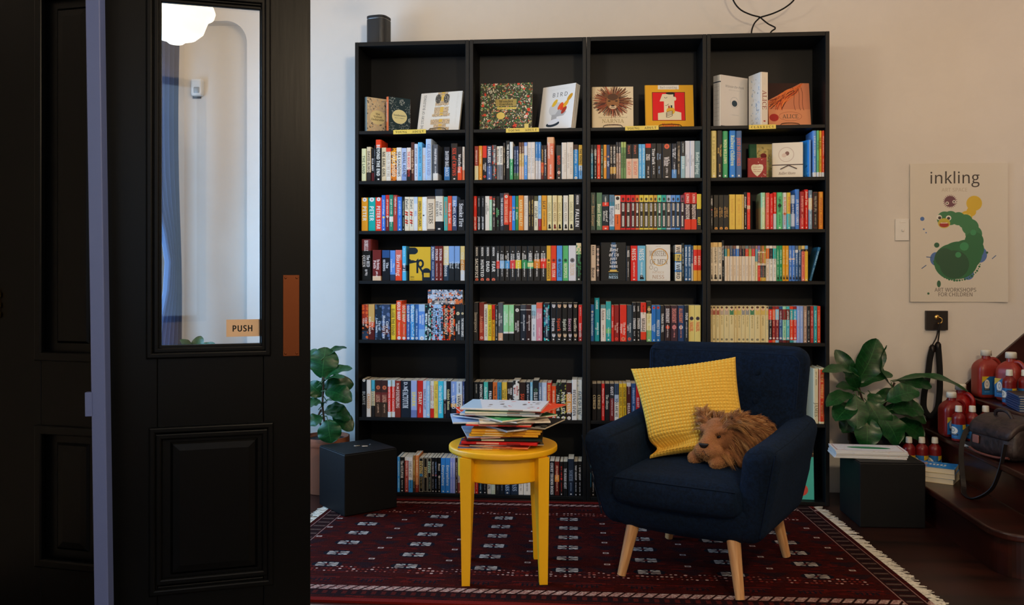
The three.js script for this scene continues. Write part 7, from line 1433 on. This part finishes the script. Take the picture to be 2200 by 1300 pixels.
// books and papers on the steps
{
  const t1 = STEP.rise, t2 = 2 * STEP.rise, t3 = 3 * STEP.rise;
  const flatBook = (name, label, w, d, t, x, y, z, turn, draw, edge, hard, group) => {
    const kc = printed(w, d, 220, draw), ke = printed(t, w, 120, flat(edge)), g = thing(name, label, 'book', [x, y + t / 2 + 0.0005, z], R(turn), group), lie = (q) => q.translate(0, -w / 2, d / 2).rotateZ(Math.PI / 2).rotateY(Math.PI);
    const cov = part('cover', lie(coverGeometry(t, w, d, ke, hard, (u, v) => ke.uv(u, v), null, (u, v) => ke.uv(0.5, v))), ke.mat, g); part('page_block', lie(pageBlock(t, w, d, hard)), M.page, g);
    const pr = new THREE.BoxGeometry(w, 0.0005, d - 0.003), p = pr.attributes.position, uv = pr.attributes.uv; for (let i = 0; i < p.count; i++) { const q = kc.uv(p.getX(i) / w + 0.5, 0.5 - p.getZ(i) / (d - 0.003)); uv.setXY(i, q[0], q[1]); }
    part('cover_print', pr.translate(0, t / 2 + 0.0002, 0), kc.mat, cov);
  };
  for (let k = 0; k < 3; k++) flatBook('paperback_book', ['thick paperback with cream page edges, bottom of the three on the lowest step', 'thick paperback with cream page edges, middle of the three on the lowest step', 'paperback with bright blue picture cover, top of three on the lowest step'][k], 0.2, 0.145, 0.023, 1.655 + (k % 2) * 0.004, t1 + k * 0.0242, 0.43, -32 + k * 2, (x, cw, ch) => { flat('#1f6ab0')(x, cw, ch); for (let i = 0; i < 60; i++) { x.fillStyle = ['#3a8ad0', '#c87a28', '#a83a20', '#6ab0e0', '#d8a838'][i % 5]; x.beginPath(); x.ellipse(i % 5 === 1 || i % 5 === 2 || i % 5 === 4 ? rr(0, 0.4) * cw : rnd() * cw, rnd() * ch, rr(4, 22), rr(3, 12), rnd() * 3, 0, 7); x.fill(); } x.fillStyle = '#dfe8f0'; for (let i = 0; i < 5; i++) x.fillRect(cw * (0.4 + i * 0.08), ch * 0.35, cw * 0.05, ch * 0.2); }, '#c8b888', false, 'paperbacks stacked on the lowest step');
  for (let k = 0; k < 7; k++) flatBook('hardback_book', `navy notebook with white page edges, ${['lowest', 'second', 'third', 'fourth', 'fifth', 'sixth', 'topmost'][k]} of the stack on the third step`, 0.19, 0.14, 0.0095, 2.055 + rr(-0.002, 0.002), t3 + k * 0.0108, 0.518 + rr(-0.003, 0.003), 82 + rr(-1.5, 1.5), (x, cw, ch) => { flat(k === 6 ? '#2a2e30' : '#22385a')(x, cw, ch); }, '#22385a', true, 'notebooks stacked on the third step');
  for (let k = 0; k < 5; k++) { const m = whole('paper_sheet', box(0.15, 0.0012, 0.105, 0, 0.0008, 0, 0.0004), k === 4 ? std('#1c1c1e', 0.5) : std('#c8c8c4', 0.7), k === 4 ? 'dark printed leaflet lying on top of the papers on the second step' : `loose pale leaflet, ${['lowest', 'second', 'third', 'fourth'][k]} in the papers on the second step`, 'leaflet', 'leaflets on the second step'); m.position.set(1.85 + rr(-0.006, 0.006), t2 + 0.0002 + k * 0.0018, 0.492 + rr(-0.006, 0.006)); m.rotation.y = R(-20 + k * 5); }
}
// ---------------------------------------------------------------- satchel on the second step
{
  const t2 = 2 * STEP.rise, g = thing('satchel', 'worn dark brown leather satchel with a trailing strap on the stair', 'bag', [1.865, t2 + 0.001, 0.74], R(-76));
  const lea = std('#ffffff', 0.5, { map: noiseTexture(256, [8, 8], 4, 51, '#1c1416', '#382a2a', [2, 2]), bumpMap: grain, bumpScale: 0.0012 });
  part('body', softUV(soft(0.3, 0.17, 0.22, 0.05, 20, (v) => { const t = clamp(v.y / 0.17 + 0.5, 0, 1); v.x *= 1 - 0.14 * t * t; v.z *= 1 - 0.3 * t * t; v.y += 0.085 + 0.01 * Math.sin(v.x * 16) * t; }), 3), lea, g);
  part('flap', softUV(soft(0.275, 0.05, 0.19, 0.022, 16, (v) => { const q = v.z / 0.095; v.y += 0.155 - 0.05 * Math.max(0, q) ** 2; v.z += 0.012; }), 3), lea, g);
  part('trim_band', tube([[-0.128, 0.02, 0.1], [-0.06, 0.012, 0.112], [0.06, 0.012, 0.112], [0.128, 0.02, 0.1]], 0.0055, 30, 8), std('#6a3c34', 0.5), g);
  part('handle', tube([[-0.06, 0.165, 0.02], [-0.04, 0.2, 0.03], [0.03, 0.205, 0.03], [0.06, 0.165, 0.02]], 0.008, 24, 8), lea, g);
  part('patch', soft(0.04, 0.036, 0.006, 0.0025, 6).translate(-0.07, 0.07, 0.112), std('#8a5a52', 0.6), g);
  const strap = (pts) => { const c = new THREE.CatmullRomCurve3(pts.map((p) => V(...p))), s = new THREE.Shape(); s.moveTo(-0.011, -0.0018); s.lineTo(0.011, -0.0018); s.lineTo(0.011, 0.0018); s.lineTo(-0.011, 0.0018); s.closePath(); return new THREE.ExtrudeGeometry(s, { steps: 60, bevelEnabled: false, extrudePath: c }); };
  part('strap', strap([[-0.12, 0.12, 0.06], [-0.14, 0.1, 0.1], [-0.135, 0.03, 0.135], [-0.12, -0.08, 0.145], [-0.1, -0.15, 0.15], [-0.04, -0.172, 0.19], [0.04, -0.172, 0.2], [0.1, -0.12, 0.165], [0.12, -0.04, 0.14], [0.12, 0.08, 0.11]]), std('#140e0e', 0.5), g);
}

// the prints are paper and ink: lift every sheet to the true lightness of printed paper
for (const a of atlases) {
  const im = a.ctx.getImageData(0, 0, 2048, 2048), d = im.data, lin = new Float32Array(256), gain = new Float32Array(256), toS = (o) => (o <= 0.0031308 ? 12.92 * o : 1.055 * Math.pow(o, 1 / 2.4) - 0.055), back = new Uint8Array(1025);
  for (let i = 0; i < 256; i++) { const c = i / 255, l = c <= 0.04045 ? c / 12.92 : Math.pow((c + 0.055) / 1.055, 2.4), k = l * (1 + 0.7 * Math.min(1, l / 0.1)), o = k < 0.62 ? k : 0.62 + 0.26 * (1 - Math.exp(-(k - 0.62) / 0.26)); lin[i] = l; gain[i] = l > 0 ? o / l : 1; }
  for (let i = 0; i <= 1024; i++) back[i] = Math.round(255 * toS(i / 1024));
  for (let i = 0; i < d.length; i += 4) { const g = gain[Math.max(d[i], d[i + 1], d[i + 2])] * 1024; d[i] = back[Math.min(1024, Math.round(lin[d[i]] * g))]; d[i + 1] = back[Math.min(1024, Math.round(lin[d[i + 1]] * g))]; d[i + 2] = back[Math.min(1024, Math.round(lin[d[i + 2]] * g))]; }
  a.ctx.putImageData(im, 0, 0); a.mat.map.needsUpdate = true;
}
// ---------------------------------------------------------------- shadows for every light and mesh
scene.traverse((o) => { if (o.isMesh) { o.castShadow = true; o.receiveShadow = true; } if (o.isPointLight || o.isSpotLight || o.isDirectionalLight) o.castShadow = true; });
renderer.render(scene, camera);
